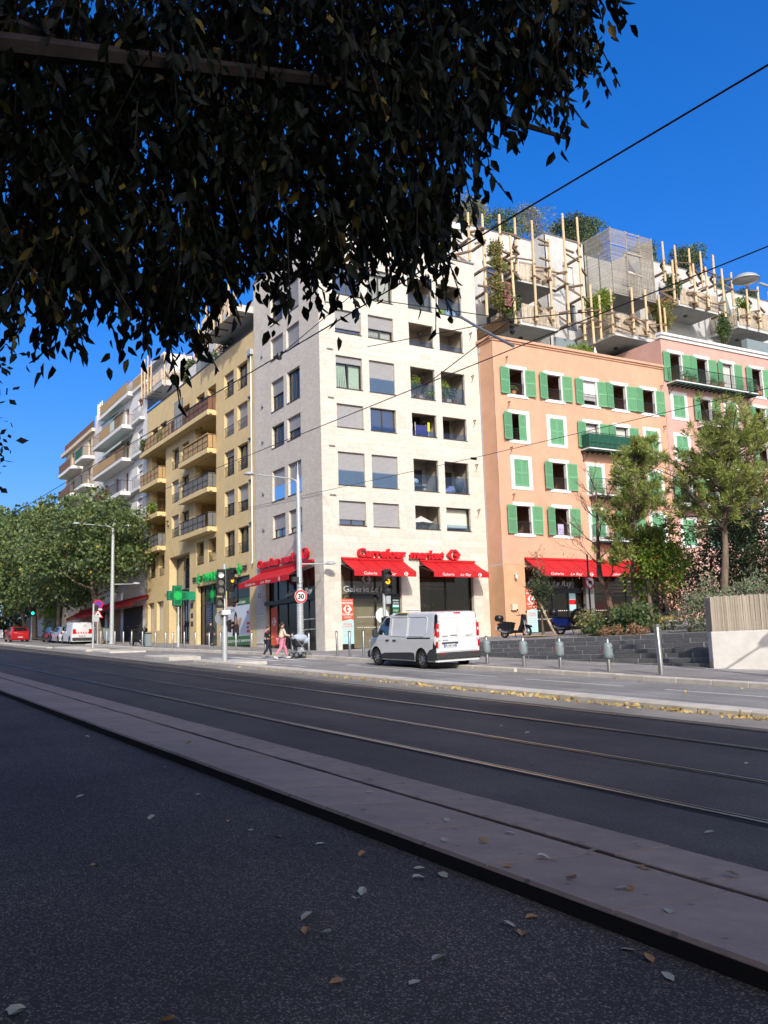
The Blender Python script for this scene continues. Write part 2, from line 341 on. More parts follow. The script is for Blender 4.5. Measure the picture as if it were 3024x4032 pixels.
def asphalt(name, col, chip, speck, tex=1.0, wet=0.0):
    m = bpy.data.materials.new(name); m.use_nodes = True; nt = m.node_tree; L = nt.links; b = nt.nodes['Principled BSDF']
    tc = N(nt, 'ShaderNodeTexCoord')
    vo = N(nt, 'ShaderNodeTexVoronoi', i_Scale=105.0 * tex, feature='F1'); L.new(tc.outputs['Object'], vo.inputs['Vector'])
    no = N(nt, 'ShaderNodeTexNoise', i_Scale=0.55, i_Detail=8.0, i_Roughness=0.6); L.new(tc.outputs['Object'], no.inputs['Vector'])
    n2 = N(nt, 'ShaderNodeTexNoise', i_Scale=160.0 * tex, i_Detail=3.0); L.new(tc.outputs['Object'], n2.inputs['Vector'])
    hv = N(nt, 'ShaderNodeSeparateColor'); L.new(vo.outputs['Color'], hv.inputs[0])
    r1 = N(nt, 'ShaderNodeMapRange'); r1.inputs[1].default_value = 0.72; r1.inputs[2].default_value = 1.0; r1.inputs[3].default_value = 0; r1.inputs[4].default_value = speck
    L.new(hv.outputs[0], r1.inputs[0])
    mx = N(nt, 'ShaderNodeMix', data_type='RGBA'); L.new(r1.outputs[0], mx.inputs[0]); mx.inputs[6].default_value = (*col, 1); mx.inputs[7].default_value = (*chip, 1)
    r2 = N(nt, 'ShaderNodeMapRange'); r2.inputs[1].default_value = 0.3; r2.inputs[2].default_value = 0.7; r2.inputs[3].default_value = 0.72; r2.inputs[4].default_value = 1.3; L.new(no.outputs[0], r2.inputs[0])
    r3 = N(nt, 'ShaderNodeMapRange'); r3.inputs[1].default_value = 0.25; r3.inputs[2].default_value = 0.75; r3.inputs[3].default_value = 0.3; r3.inputs[4].default_value = 1.75; L.new(n2.outputs[0], r3.inputs[0])
    mp = N(nt, 'ShaderNodeMapping'); mp.inputs['Scale'].default_value = (0.035, 1.3, 1); L.new(tc.outputs['Object'], mp.inputs[0]); n4 = N(nt, 'ShaderNodeTexNoise', i_Scale=1.0, i_Detail=3.0); L.new(mp.outputs[0], n4.inputs['Vector'])
    r4 = N(nt, 'ShaderNodeMapRange'); r4.inputs[1].default_value = 0.3; r4.inputs[2].default_value = 0.7; r4.inputs[3].default_value = 0.82; r4.inputs[4].default_value = 1.16; L.new(n4.outputs[0], r4.inputs[0]); m0 = N(nt, 'ShaderNodeMath', operation='MULTIPLY'); L.new(r2.outputs[0], m0.inputs[0]); L.new(r4.outputs[0], m0.inputs[1])
    mm = N(nt, 'ShaderNodeMath', operation='MULTIPLY'); L.new(m0.outputs[0], mm.inputs[0]); L.new(r3.outputs[0], mm.inputs[1])
    sc = N(nt, 'ShaderNodeVectorMath', operation='SCALE'); L.new(mx.outputs[2], sc.inputs[0]); L.new(mm.outputs[0], sc.inputs['Scale']); L.new(sc.outputs[0], b.inputs['Base Color'])
    b.inputs['Roughness'].default_value = 0.82; b.inputs['Specular IOR Level'].default_value = 0.35
    ad = N(nt, 'ShaderNodeMath', operation='ADD'); L.new(vo.outputs['Distance'], ad.inputs[0]); L.new(n2.outputs[0], ad.inputs[1])
    bp = N(nt, 'ShaderNodeBump', i_Strength=0.75, i_Distance=0.008); L.new(ad.outputs[0], bp.inputs['Height']); L.new(bp.outputs[0], b.inputs['Normal'])
    MT[name] = m
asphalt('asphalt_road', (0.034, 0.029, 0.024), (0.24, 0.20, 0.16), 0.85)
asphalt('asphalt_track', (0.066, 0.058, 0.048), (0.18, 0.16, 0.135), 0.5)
asphalt('asphalt_track_sunlit', (0.20, 0.185, 0.165), (0.30, 0.28, 0.25), 0.5)  # track asphalt in a lighter colour that stands for sunlight
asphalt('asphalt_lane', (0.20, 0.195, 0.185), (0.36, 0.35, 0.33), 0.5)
asphalt('pavement', (0.225, 0.215, 0.205), (0.38, 0.36, 0.34), 0.4)

def leafmat(name, c1, c2, trans=0.3, rough=0.5, yellow=None, yfrac=0.0, spec=0.35):
    m = bpy.data.materials.new(name); m.use_nodes = True; nt = m.node_tree; L = nt.links; b = nt.nodes['Principled BSDF']
    ge = N(nt, 'ShaderNodeNewGeometry'); cr = N(nt, 'ShaderNodeValToRGB'); L.new(ge.outputs['Random Per Island'], cr.inputs[0])
    e = cr.color_ramp.elements; e[0].color = (*c1, 1); e[1].color = (*c2, 1); e[1].position = 0.98 - yfrac
    if yellow: n = cr.color_ramp.elements.new(1.0 - yfrac * 0.5); n.color = (*yellow, 1)
    b.inputs['Roughness'].default_value = rough; b.inputs['Specular IOR Level'].default_value = spec; L.new(cr.outputs[0], b.inputs['Base Color'])
    tl = N(nt, 'ShaderNodeBsdfTranslucent'); L.new(cr.outputs[0], tl.inputs[0]); ms = N(nt, 'ShaderNodeMixShader'); ms.inputs[0].default_value = trans
    L.new(b.outputs[0], ms.inputs[1]); L.new(tl.outputs[0], ms.inputs[2]); L.new(ms.outputs[0], nt.nodes['Material Output'].inputs[0]); MT[name] = m
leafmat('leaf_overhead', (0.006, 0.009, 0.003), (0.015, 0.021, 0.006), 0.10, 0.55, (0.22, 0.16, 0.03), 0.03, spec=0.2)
leafmat('leaf_street', (0.055, 0.095, 0.03), (0.15, 0.20, 0.072), 0.28, 0.5, (0.35, 0.27, 0.04), 0.012)
leafmat('leaf_pinehill', (0.06, 0.12, 0.02), (0.13, 0.20, 0.03), 0.2)
leafmat('needle', (0.18, 0.24, 0.05), (0.38, 0.42, 0.12), 0.4, 0.6)
leafmat('leaf_shrub', (0.045, 0.085, 0.03), (0.12, 0.17, 0.06), 0.25)
leafmat('leaf_dark', (0.03, 0.05, 0.022), (0.085, 0.11, 0.05), 0.2)
leafmat('leaf_silver', (0.10, 0.14, 0.075), (0.26, 0.30, 0.18), 0.25)
leafmat('leaf_bright', (0.11, 0.20, 0.025), (0.24, 0.33, 0.05), 0.35, 0.5, (0.45, 0.20, 0.04), 0.06)
leafmat('leaf_olive', (0.12, 0.13, 0.04), (0.26, 0.26, 0.09), 0.3, 0.6, (0.35, 0.24, 0.08), 0.15)
leafmat('leaf_dry', (0.22, 0.12, 0.07), (0.38, 0.24, 0.14), 0.3)
leafmat('leaf_fallen', (0.34, 0.23, 0.08), (0.58, 0.45, 0.19), 0.2, 0.6)
leafmat('leaf_pale', (0.34, 0.34, 0.26), (0.40, 0.42, 0.30), 0.2, 0.6)
leafmat('leaf_tan', (0.30, 0.17, 0.06), (0.36, 0.22, 0.09), 0.2, 0.6)
leafmat('flower_pink', (0.30, 0.17, 0.14), (0.52, 0.30, 0.27), 0.3)
# ------------------------------------------------------------------ the ground
def strip(name, x0, x1, y0, y1, dz, m, nx=40, parent=None, label=None):
    b = MB()
    for i in range(nx):
        a, c = x0 + (x1 - x0) * i / nx, x0 + (x1 - x0) * (i + 1) / nx
        b.quad((a, y0, zg(a) + dz), (c, y0, zg(c) + dz), (c, y1, zg(c) + dz), (a, y1, zg(a) + dz))
    o = b.build(name, MT[m], parent)
    if parent is None: setp(o, label, kind='structure')
    return o
b = MB()
xs = [-1200, -500, -220, -150, -60, 0, 60, 150, 600]
hz = lambda x: zg(max(-170, min(60, x))) - 0.08
for i in range(len(xs) - 1):
    a, c = xs[i], xs[i + 1]; b.quad((a, -700, hz(a)), (c, -700, hz(c)), (c, 900, hz(c)), (a, 900, hz(a)))
setp(b.build('ground', MT['asphalt_lane']), 'ground of the district under and behind the streets', kind='structure')
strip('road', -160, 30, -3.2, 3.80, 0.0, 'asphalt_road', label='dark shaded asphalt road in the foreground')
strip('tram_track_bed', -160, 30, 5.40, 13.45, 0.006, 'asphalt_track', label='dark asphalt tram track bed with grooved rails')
strip('painted_sun_strip', -160, 30, 12.32, 13.45, 0.009, 'asphalt_track_sunlit', label='strip of track asphalt with sunlight put into its paler colour')  # sunlit edge of the track bed, painted as a paler strip
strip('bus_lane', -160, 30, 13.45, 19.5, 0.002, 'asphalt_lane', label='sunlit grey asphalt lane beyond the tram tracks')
for k, y in enumerate((6.72, 8.39, 10.34, 12.0)):
    r = MB(); g = MB(); s = 1 if k % 2 == 0 else -1
    for i in range(60):
        a, c = -150 + 3 * i, -147 + 3 * i
        r.hexa([(x, yy, zg(x) + z) for z in (-0.05, 0.020) for x, yy in ((a, y - 0.026), (c, y - 0.026), (c, y + 0.026), (a, y + 0.026))])
        r.hexa([(x, yy, zg(x) + z) for z in (-0.05, 0.017) for x, yy in ((a, y + s * 0.085 - 0.011), (c, y + s * 0.085 - 0.011), (c, y + s * 0.085 + 0.011), (a, y + s * 0.085 + 0.011))])
        g.quad((a, y - 0.11, zg(a) + 0.010), (c, y - 0.11, zg(c) + 0.010), (c, y + 0.11, zg(c) + 0.010), (a, y + 0.11, zg(a) + 0.010))
    e = setp(r.build('tram_rail', MT['rail_steel']), ['steel tram rail nearest the foreground kerb', 'second tram rail from the foreground kerb', 'third tram rail from the foreground kerb', 'tram rail nearest the sunlit lane'][k], kind='structure')
    g.build('groove', MT['rail_groove'], e, world=False)
# median kerb in the foreground: two rows of stone slabs with a joint between
def slab(p, zt, dz, top=0.0):
    (x0, y0, z0), (x1, y1, z1) = p
med = setp(empty('median_kerb', (-10, 4.5, zg(-10))), 'wide stone kerb of two slab rows beside the tracks', kind='structure')
jb = MB()
for i in range(60):
    a, c = -100 + 1.75 * i, -98.25 + 1.75 * i
    jb.hexa([(x, yy, zg(x) + z) for z in (-0.1, -0.012) for x, yy in ((a, 3.86, ), (c, 3.86), (c, 5.38), (a, 5.38))])
jb.build('joint', MT['joint'], med)
rr = random.Random(3)
def kerb_row(xs, y0, y1, zf, zb, parent, m, name='kerb_stone', gap=0.008, base=-0.12, ch=0.012):
    for i in range(len(xs) - 1):
        a, c = xs[i] + gap / 2, xs[i + 1] - gap / 2; xm = (a + c) / 2; dz = rr.uniform(-0.004, 0.004)
        f = lambda x: zg(x) - zg(xm)
        b = MB(); w = ch
        ring0 = [(a - xm, y0, f(a) + base), (c - xm, y0, f(c) + base), (c - xm, y1, f(c) + base), (a - xm, y1, f(a) + base)]
        ring1 = [(a - xm, y0, f(a) + zf + dz - w), (c - xm, y0, f(c) + zf + dz - w), (c - xm, y1, f(c) + zb + dz - w * .4), (a - xm, y1, f(a) + zb + dz - w * .4)]
        ring2 = [(a - xm + w * .4, y0 + w, f(a) + zf + dz), (c - xm - w * .4, y0 + w, f(c) + zf + dz), (c - xm - w * .4, y1 - w * .4, f(c) + zb + dz), (a - xm + w * .4, y1 - w * .4, f(a) + zb + dz)]
        b.add(ring0 + ring1 + ring2, [(0, 1, 5, 4), (1, 2, 6, 5), (2, 3, 7, 6), (3, 0, 4, 7), (4, 5, 9, 8), (5, 6, 10, 9), (6, 7, 11, 10), (7, 4, 8, 11), (8, 9, 10, 11)])
        o = b.build(name, MT[m]); o.location = (xm, 0, zg(xm)); par(o, parent, True)
near_x = [-60 + 1.21 * i for i in range(36)] + [-16.54, -15.2, -13.95, -12.71, -11.6, -10.6, -9.4, -8.45, -7.4, -6.25, -5.09, -3.95, -2.78, -1.5, -0.3, 0.9, 2.1]
near_x = sorted(set(near_x)); near_x = [x for i, x in enumerate(near_x) if i == 0 or x - near_x[i - 1] > 0.5]
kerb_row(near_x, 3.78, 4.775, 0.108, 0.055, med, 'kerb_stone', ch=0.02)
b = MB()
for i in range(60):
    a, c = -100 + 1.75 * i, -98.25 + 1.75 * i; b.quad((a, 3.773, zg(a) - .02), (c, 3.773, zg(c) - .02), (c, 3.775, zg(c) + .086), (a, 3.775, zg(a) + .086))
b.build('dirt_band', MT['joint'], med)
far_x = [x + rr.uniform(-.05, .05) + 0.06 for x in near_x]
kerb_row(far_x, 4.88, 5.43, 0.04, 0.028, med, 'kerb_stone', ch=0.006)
# kerb between the tracks and the sunlit lane
fk = setp(empty('lane_kerb', (-20, 13.6, zg(-20))), 'pale stone kerb with leaves between tracks and sunlit lane', kind='structure')
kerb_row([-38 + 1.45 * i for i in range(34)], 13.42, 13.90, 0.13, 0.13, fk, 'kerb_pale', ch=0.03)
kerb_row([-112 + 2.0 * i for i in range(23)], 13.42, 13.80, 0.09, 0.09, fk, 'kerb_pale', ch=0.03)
isl = setp(empty('refuge_islands', (-50, 14, zg(-50))), 'low pale stone refuge slabs by the crossing', kind='structure')
for x0, x1, y0, y1, h in ((-45.2, -43.2, 13.5, 14.9, 0.14), (-43.15, -41.0, 13.35, 14.85, 0.17), (-38.2, -34.6, 13.9, 15.3, 0.13), (-67.3, -62.6, 13.75, 15.5, 0.12), (-62.5, -58.2, 13.75, 15.2, 0.13), (-58.0, -54.0, 14.1, 16.2, 0.09), (-45.6, -44.3, 14.95, 15.8, 0.1)):
    kerb_row([x0, (x0 + x1) / 2, x1], y0, y1, h, h, isl, 'kerb_pale', name='refuge_slab', ch=0.04)
dc = setp(empty('drain_cover', (-20.5, 2.3, zg(-20.5))), 'dark iron drain cover in the shaded road', 'drain cover'); MB().hexa([(x, y, zg(x) + z) for z in (-.05, .006) for x, y in ((-21.0, 2.0), (-20.0, 2.0), (-20.0, 2.9), (-21.0, 2.9))]).build('frame', MT['metal_dark'], dc)
for i in range(6): x0 = -20.93 + i * .155; MB().hexa([(x, y, zg(x) + z) for z in (-.02, .014) for x, y in ((x0, 2.06), (x0 + .1, 2.06), (x0 + .1, 2.84), (x0, 2.84))]).build('bar', MT['rail_groove'], dc)
# painted markings on the lane
mk = setp(empty('lane_markings', (-25, 17, zg(-25))), 'white painted lines and crossing on the sunlit lane', kind='structure')
def mark(x0, x1, y0, y1, nm='painted_line'):
    b = MB(); b.quad((x0, y0, zg(x0) + 0.006), (x1, y0, zg(x1) + 0.006), (x1, y1, zg(x1) + 0.006), (x0, y1, zg(x0) + 0.006)); b.build(nm, MT['paint_white'], mk)
for x0, x1 in ((-31.5, -22.2), (-20.9, -17.1), (-15.75, -12.0), (-10.6, -6.9), (-52, -47), (-58, -54.5)): mark(x0, x1, 17.16, 17.30)
for y in (14.75, 15.75, 16.75, 17.75, 18.75): mark(-42.6, -37.2, y, y + 0.5, 'crossing_stripe')
for y in (14.6, 15.1): mark(-46.5, -46.2, y, y + 0.35)
for x0, x1, y0, y1 in ((-34.6, -33.2, 15.4, 15.62), (-33.0, -31.8, 15.55, 15.75), (-32.2, -31.2, 17.55, 17.8)): mark(x0, x1, y0, y1, 'bicycle_mark')
b = MB()
for q in ([(-31.2, 14.75), (-25.5, 14.82), (-25.5, 14.92), (-31.2, 15.0)], [(-32.0, 14.55), (-31.2, 14.55), (-31.2, 15.2)]): b.quad(*[(x, y, zg(x) + 0.006) for x, y in q])
b.build('painted_arrow', MT['paint_white'], mk)
# pavement on the far side
def pave_edge(x):
    if x > -46: return 19.5
    if x < -76: return 19.5
    t = 1.0 if -73 < x < -60 else ((-46 - x) / 14 if x >= -60 else (x + 76) / 3)
    return 19.5 - 1.95 * max(0, min(1, t))
b = MB(); pxs = [-150, -120, -100, -85, -76, -75, -74, -73, -66, -60, -56, -52, -48, -46, -40, -34, -28, -22, -16, -8, 0, 12, 30]
for i in range(len(pxs) - 1):
    a, c = pxs[i], pxs[i + 1]
    b.quad((a, pave_edge(a), zg(a) + 0.12), (c, pave_edge(c), zg(c) + 0.12), (c, 24.3, zg(c) + 0.12), (a, 24.3, zg(a) + 0.12))
setp(b.build('pavement', MT['pavement']), 'grey asphalt pavement in front of the shops', kind='structure')
pk = setp(empty('pavement_kerb', (-30, 19.4, zg(-30))), 'pale stone kerb along the far pavement', kind='structure')
def kerb_line(pts):
    for (xa, ya), (xc, yc) in zip(pts[:-1], pts[1:]):
        n = max(1, int(abs(xc - xa) / 1.1))
        for i in range(n):
            t0, t1 = i / n, (i + 1) / n; x0, x1 = xa + (xc - xa) * t0 + .006, xa + (xc - xa) * t1 - .006; y0, y1 = ya + (yc - ya) * t0, ya + (yc - ya) * t1
            low = -24.4 > x0 or x0 > -19.6
            h = 0.05 if (-19.6 < x0 < -14) else (0.06 if -31 < x0 < -24.4 else 0.135)
            h = 0.132 + rr.uniform(-.004, .004) if not low else h + 0.02
            MB().hexa([(x, y + dy, zg(x) + z) for z in (-0.1, max(h, .126)) for x, y, dy in ((x0, y0, -0.24 if not low else -0.34), (x1, y1, -0.24 if not low else -0.34), (x1, y1, 0.03), (x0, y0, 0.03))]).build('kerb_stone', MT['kerb_pale'], pk, bevel=0.02)
kerb_line([(-76, 19.5), (-73, 17.55), (-60, 17.55), (-46, 19.5)]); kerb_line([(-46, 19.5), (-6, 19.5)])
# steps up to the raised square
st = setp(empty('stone_steps', (-26, 24, zg(-26))), 'dark slate block steps up to the square', kind='structure')
for k in range(7):
    zt = 1.045 + 0.1655 * k; y0 = 24.0 + 0.33 * k; x = -20.12 + (k % 2) * 0.0; end = max(-(zt - 0.10) / 0.0393, -36.0); first = True
    while x > end:
        ln = rr.uniform(0.95, 1.45) * (0.6 if first and k % 2 else 1); first = False; xa = max(x - ln, end - 0.4)
        MB().box(xa + .014, x - .014, y0 + rr.uniform(-.006, .006), y0 + 0.42, zt - 0.155, zt + rr.uniform(-.003, .003)).build('step_block', MT['slate_step'], st, bevel=0.008); x = xa
    j = MB(); j.box(end - .3, -20.13, y0 + 0.010, y0 + 0.44, zt - 0.6, zt - 0.006).build('step_mortar', MT['kerb_pale'], st)
# raised square, ramping down to the pavement by the corner shop
b = MB(); gx = [-44.2, -42, -40, -38, -36.5, -35, -33, -30, -26, -22, -18, -12, -2]; gy = [23.0, 24.0, 25.0, 26.0, 27.0, 28.5, 30, 34, 40, 60]
def plaza_z(x, y):
    p = 2.045 + 0.05 * (max(y, 26.0) - 26)
    if x <= -35: 
        t = max(0, min(1, (y - 23) / 5)); lo = zg(x) + 0.124
        return lo + (p - lo) * t
    return p
for i in range(len(gx) - 1):
    for j in range(len(gy) - 1):
        if gx[i] >= -36.5 and gy[j] < 26: continue
        b.quad(*[(x, y, plaza_z(min(x, -35) if gx[i] < -36.5 else max(x, -34.9), y) if gx[i] != -36.5 else plaza_z(-35.0 if False else -34.9, y)) for x, y in ((gx[i], gy[j]), (gx[i + 1], gy[j]), (gx[i + 1], gy[j + 1]), (gx[i], gy[j + 1]))])
setp(b.build('square', MT['pavement']), 'raised paved square in front of the orange building', kind='structure')
# ------------------------------------------------------------------ building parts
def brickmat(name, axis):
    m = mat(name, (0.70, 0.655, 0.58), 0.8, 0.045, 3.0, stain=0.09, sscale=0.5, bump=0.2, bscale=25); nt = m.node_tree; L = nt.links; b = nt.nodes['Principled BSDF']
    tc = N(nt, 'ShaderNodeTexCoord'); sx = N(nt, 'ShaderNodeSeparateXYZ'); cb = N(nt, 'ShaderNodeCombineXYZ'); L.new(tc.outputs['Object'], sx.inputs[0])
    L.new(sx.outputs[axis], cb.inputs[0]); L.new(sx.outputs[2], cb.inputs[1])
    br = N(nt, 'ShaderNodeTexBrick', i_Scale=1.0); br.inputs['Brick Width'].default_value = 0.34; br.inputs['Row Height'].default_value = 0.10; br.inputs['Mortar Size'].default_value = 0.009
    br.inputs['Color1'].default_value = (1.04, 1.04, 1.04, 1); br.inputs['Color2'].default_value = (0.91, 0.905, 0.89, 1); br.inputs['Mortar'].default_value = (0.80, 0.79, 0.77, 1)
    L.new(cb.outputs[0], br.inputs['Vector'])
    old = b.inputs['Base Color'].links[0].from_socket; mu = N(nt, 'ShaderNodeVectorMath', operation='MULTIPLY'); L.new(old, mu.inputs[0]); L.new(br.outputs['Color'], mu.inputs[1]); L.new(mu.outputs[0], b.inputs['Base Color'])
    MT[name] = m
brickmat('brick_white_side', 1); brickmat('brick_white_street', 0)
def zig_h(F, u0, u1, v0, v1, w, pitch=0.07, d=0.012):
    b = MB(); n = max(1, int(round((v1 - v0) / pitch))); p = (v1 - v0) / n
    for i in range(n):
        z = v0 + i * p
        b.quad(F.P(u0, z, w + d), F.P(u1, z, w + d), F.P(u1, z + p * .8, w), F.P(u0, z + p * .8, w)); b.quad(F.P(u0, z + p * .8, w), F.P(u1, z + p * .8, w), F.P(u1, z + p, w + d), F.P(u0, z + p, w + d))
    return b
def zig_v(F, u0, u1, v0, v1, w, n=9, d=0.04, flare=0.0):
    b = MB()
    for i in range(n):
        a, c = u0 + (u1 - u0) * i / n, u0 + (u1 - u0) * (i + 1) / n; m = (a + c) / 2; s = flare * ((i + .5) / n - .5)
        b.quad(F.P(a, v1, w), F.P(m, v1, w + d), F.P(m + s, v0, w + d), F.P(a + s, v0, w)); b.quad(F.P(m, v1, w + d), F.P(c, v1, w), F.P(c + s, v0, w), F.P(m + s, v0, w + d))
    return b
def frame(F, u0, u1, v0, v1, w0, w1, t=0.05, mull=(), trans=()):
    b = MB(); b.fbox(F, u0, u0 + t, v0, v1, w0, w1).fbox(F, u1 - t, u1, v0, v1, w0, w1).fbox(F, u0 + t, u1 - t, v0, v0 + t, w0, w1 - .002).fbox(F, u0 + t, u1 - t, v1 - t, v1, w0, w1 - .002)
    for m in mull: b.fbox(F, m - t * .6, m + t * .6, v0 + t, v1 - t, w0, w1 - .004)
    for m in trans: b.fbox(F, u0 + t, u1 - t, m - t * .5, m + t * .5, w0, w1 - .006)
    return b
def window(F, B, u0, u1, v0, v1, d=0.18, roll=0.0, cur=None, rail=0.0, fm='frame_bronze', sill=True, mull=True, glass='glass', rollm='roller', name='window'):
    um = (u0 + u1) / 2
    w = frame(F, u0 + .003, u1 - .003, v0 + .003, v1 - .003, -d - 0.05, -d + 0.012, 0.055, (um,) if mull else ())
    if sill: w.fbox(F, u0 - .02, u1 + .02, v0 - .045, v0 - .002, -d, 0.035)
    w = w.build(name, MT[fm], B)
    MB().fquad(F, u0 + .04, u1 - .04, v0 + .04, v1 - .04, -d - 0.03).build('pane', MT['glass_clear' if cur else glass], w, world=False)
    if cur:
        MB().niche(F, u0, u1, v0, v1, d + .06, d + .7).build('room', MT['room_dark'], w, world=False)
        zig_v(F, u0 + .05, um + .02 if cur != 'curtain_green' else u0 + .75, v0 + .06, v1 - (v1 - v0) * roll - .05, -d - .16, 8, .05, .25).build('curtain', MT[cur], w, world=False)
        zig_v(F, um + .08, u1 - .05, v0 + .06, v1 - (v1 - v0) * roll - .05, -d - .16, 7, .05).build('curtain', MT[cur], w, world=False)
    if roll > 0: 
        zig_h(F, u0 + .01, u1 - .01, v1 - (v1 - v0) * roll, v1 - .01, -d + .035).build('roller_shutter', MT[rollm], w, world=False)
        MB().fbox(F, u0 + .01, u1 - .01, v1 - (v1 - v0) * roll - .05, v1 - (v1 - v0) * roll - .002, -d + .02, -d + .05).build('shutter_rail', MT['frame_grey'], w, world=False)
    if rail > 0: MB().fbox(F, u0 + .02, u1 - .02, v0 + .02, v0 + rail, -.09, -.075).build('glass_balustrade', MT['glass_rail'], w, world=False)
    return w
def railing(F, u0, u1, v0, v1, w, step=0.11, m='metal_dark', t=0.016, mid=None):
    b = MB(); b.fbox(F, u0, u1, v1 - .03, v1, w - .018, w + .018).fbox(F, u0, u1, v0 + .05, v0 + .075, w - .012, w + .012)
    n = max(1, int((u1 - u0) / step))
    for i in range(n + 1):
        u = u0 + (u1 - u0) * i / n; b.fbox(F, u - t / 2, u + t / 2, v0, v1 - .03, w - t / 2, w + t / 2)
    if mid: b.fbox(F, u0, u1, mid - .01, mid + .01, w - .01, w + .01)
    return b
def text_mesh(s, size, shear=0.0, bold=0.0, ext=0.0, space=1.0, sx=1.0):
    c = bpy.data.curves.new('t', 'FONT'); c.body = s; c.size = size; c.shear = shear; c.offset = bold; c.extrude = ext; c.space_character = space; c.resolution_u = 3
    o = bpy.data.objects.new('t', c); COL.objects.link(o); me = bpy.data.meshes.new_from_object(o); bpy.data.objects.remove(o); bpy.data.curves.remove(c)
    if sx != 1: me.transform(Matrix.Diagonal((sx, 1, 1, 1)))
    return me
def fmat(F, u, v, w, tilt=0.0):
    U = F.U.normalized(); Nn = F.N.normalized(); Z = Vector((0, 0, 1)); p = F.P(u, v, w)
    return Matrix(((U.x, Z.x, Nn.x, p.x), (U.y, Z.y, Nn.y, p.y), (U.z, Z.z, Nn.z, p.z), (0, 0, 0, 1)))
def text_on(F, s, u, v, w, size, m, parent, name='lettering', width=None, **kw):
    me = text_mesh(s, size, **kw)
    if width:
        xs = [q.co.x for q in me.vertices]
        if xs: me.transform(Matrix.Translation((-min(xs), 0, 0))); me.transform(Matrix.Diagonal((width / max(1e-4, max(xs) - min(xs)), 1, 1, 1)))
    me.transform(fmat(F, u, v, w)); return mobj(name, me, MT[m], parent, parent is not None)
def emblem(F, u, v, w, s, m, parent, ext=0.0, name='emblem', sy=1.0):
    b = MB()
    for poly in ([(-1, 0), (-.33, .8), (-.02, .8), (-.30, .48), (-.42, .2), (-.44, 0), (-.42, -.2), (-.30, -.48), (-.02, -.8), (-.33, -.8)], [(1, 0), (.33, .8), (.08, .8), (-.02, .62), (.12, .5), (.38, .46), (.38, .24), (.16, .22), (.02, .12), (-.02, 0), (.02, -.12), (.16, -.22), (.38, -.24), (.38, -.46), (.12, -.5), (-.02, -.62), (.08, -.8), (.33, -.8)]):
        pts = [F.P(u + x * s, v + y * s * sy, w) for x, y in poly]
        if ext: b.prism(pts, F.N * ext)
        else: b.quad(*pts)
    return b.build(name, MT[m], parent)
def awning(F, u0, u1, vt, vb, w1, label, texts=True, hv=0.29, seams=3, grp='red shop awnings'):
    zf = vb + hv; A = thing('awning', F.P((u0 + u1) / 2, vt, 0), label, 'awning', grp)
    b = MB(); n = seams + 1
    for i in range(n):
        a, c = u0 + (u1 - u0) * i / n, u0 + (u1 - u0) * (i + 1) / n; sg = 0.03
        for t0, t1 in ((0, .5), (.5, 1)):
            f = lambda t: (vt - .06) * (1 - t) + zf * t - sg * math.sin(math.pi * t)
            b.quad(F.P(a, f(t0), .08 + (w1 - .08) * t0), F.P(c, f(t0), .08 + (w1 - .08) * t0), F.P(c, f(t1), .08 + (w1 - .08) * t1), F.P(a, f(t1), .08 + (w1 - .08) * t1))
    cn = b.build('canopy', MT['awning_red'], A)
    for i in range(1, n):
        u = u0 + (u1 - u0) * i / n; sm = MB(); sm.bar(F.P(u, vt - .05, .09), F.P(u, (vt - .05 + zf) / 2 - .022, (w1 + .09) / 2), .012).bar(F.P(u, (vt - .05 + zf) / 2 - .022, (w1 + .09) / 2), F.P(u, zf + .006, w1), .012); sm.build('seam', MT['sign_red_dark'], A)
    MB().fbox(F, u0, u1, vb, zf, w1 - .012, w1 + .012).build('valance', MT['awning_red'], A)
    MB().fbox(F, u0 - .02, u1 + .02, vt - .07, vt + .05, .0, .16).build('cassette', MT['awning_red'], A)
    for u in (u0 + .03, u1 - .03): MB().bar(F.P(u, vt - .35, .02), F.P(u, zf - .03, w1 - .03), .035).bar(F.P(u, vt - .3, .02), F.P(u, vt - .08, .02), .05).build('arm', MT['plastic_dark'], A)
    if texts:
        L = u1 - u0; h = hv * .62
        text_on(F, 'Galerie', u0 + L * .15, vb + hv * .26, w1 + .016, h * 1.25, 'sign_white', A, width=L * .21)
        text_on(F, 'Le Ray', u0 + L * .47, vb + hv * .26, w1 + .016, h * 1.25, 'sign_white', A, width=L * .20, shear=.35)
        emblem(F, u0 + L * .83, vb + hv * .5, w1 + .016, hv * .5, 'sign_white', A)
    return A

# ------------------------------------------------------------------ white corner building
WB = thing('corner_building', (XR, YL, zg(XR)), 'white stone corner apartment building above the supermarket', 'building')
ROOF = 25.66
rowsR = [(8.68, 10.03), (10.92, 12.79), (14.20, 15.54), (16.47, 18.35), (19.72, 21.08), (22.0, 23.9)]
colsR = [(23.9, 25.61), (26.07, 27.79), (28.88, 30.62), (31.07, 32.83)]
colsL = [(-50.65, -48.87), (-48.40, -46.64)]
opsR = [(a, b_, c, e, 0.18) for c, e in rowsR for a, b_ in colsR] + [(23.92, 27.78, 1.2, 6.5, 0.25), (29.0, 32.8, 1.2, 6.55, 0.25)]
opsL = [(a, b_, c - .03, e - .03, 0.18) for c, e in rowsR for a, b_ in colsL] + [(-51.8, -45.2, 1.0, 6.5, 0.25)]
MB().wall(FR, YL, 33.93, 1.2, ROOF, opsR).build('side_wall', MT['brick_white_side'], WB)
MB().wall(FL, -53.28, XR, 1.2, ROOF, opsL).build('street_wall', MT['brick_white_street'], WB)
MB().fbox(FL, -53.28, XR + .06, ROOF, ROOF + .1, -.3, .06).build('coping', MT['frame_grey'], WB)
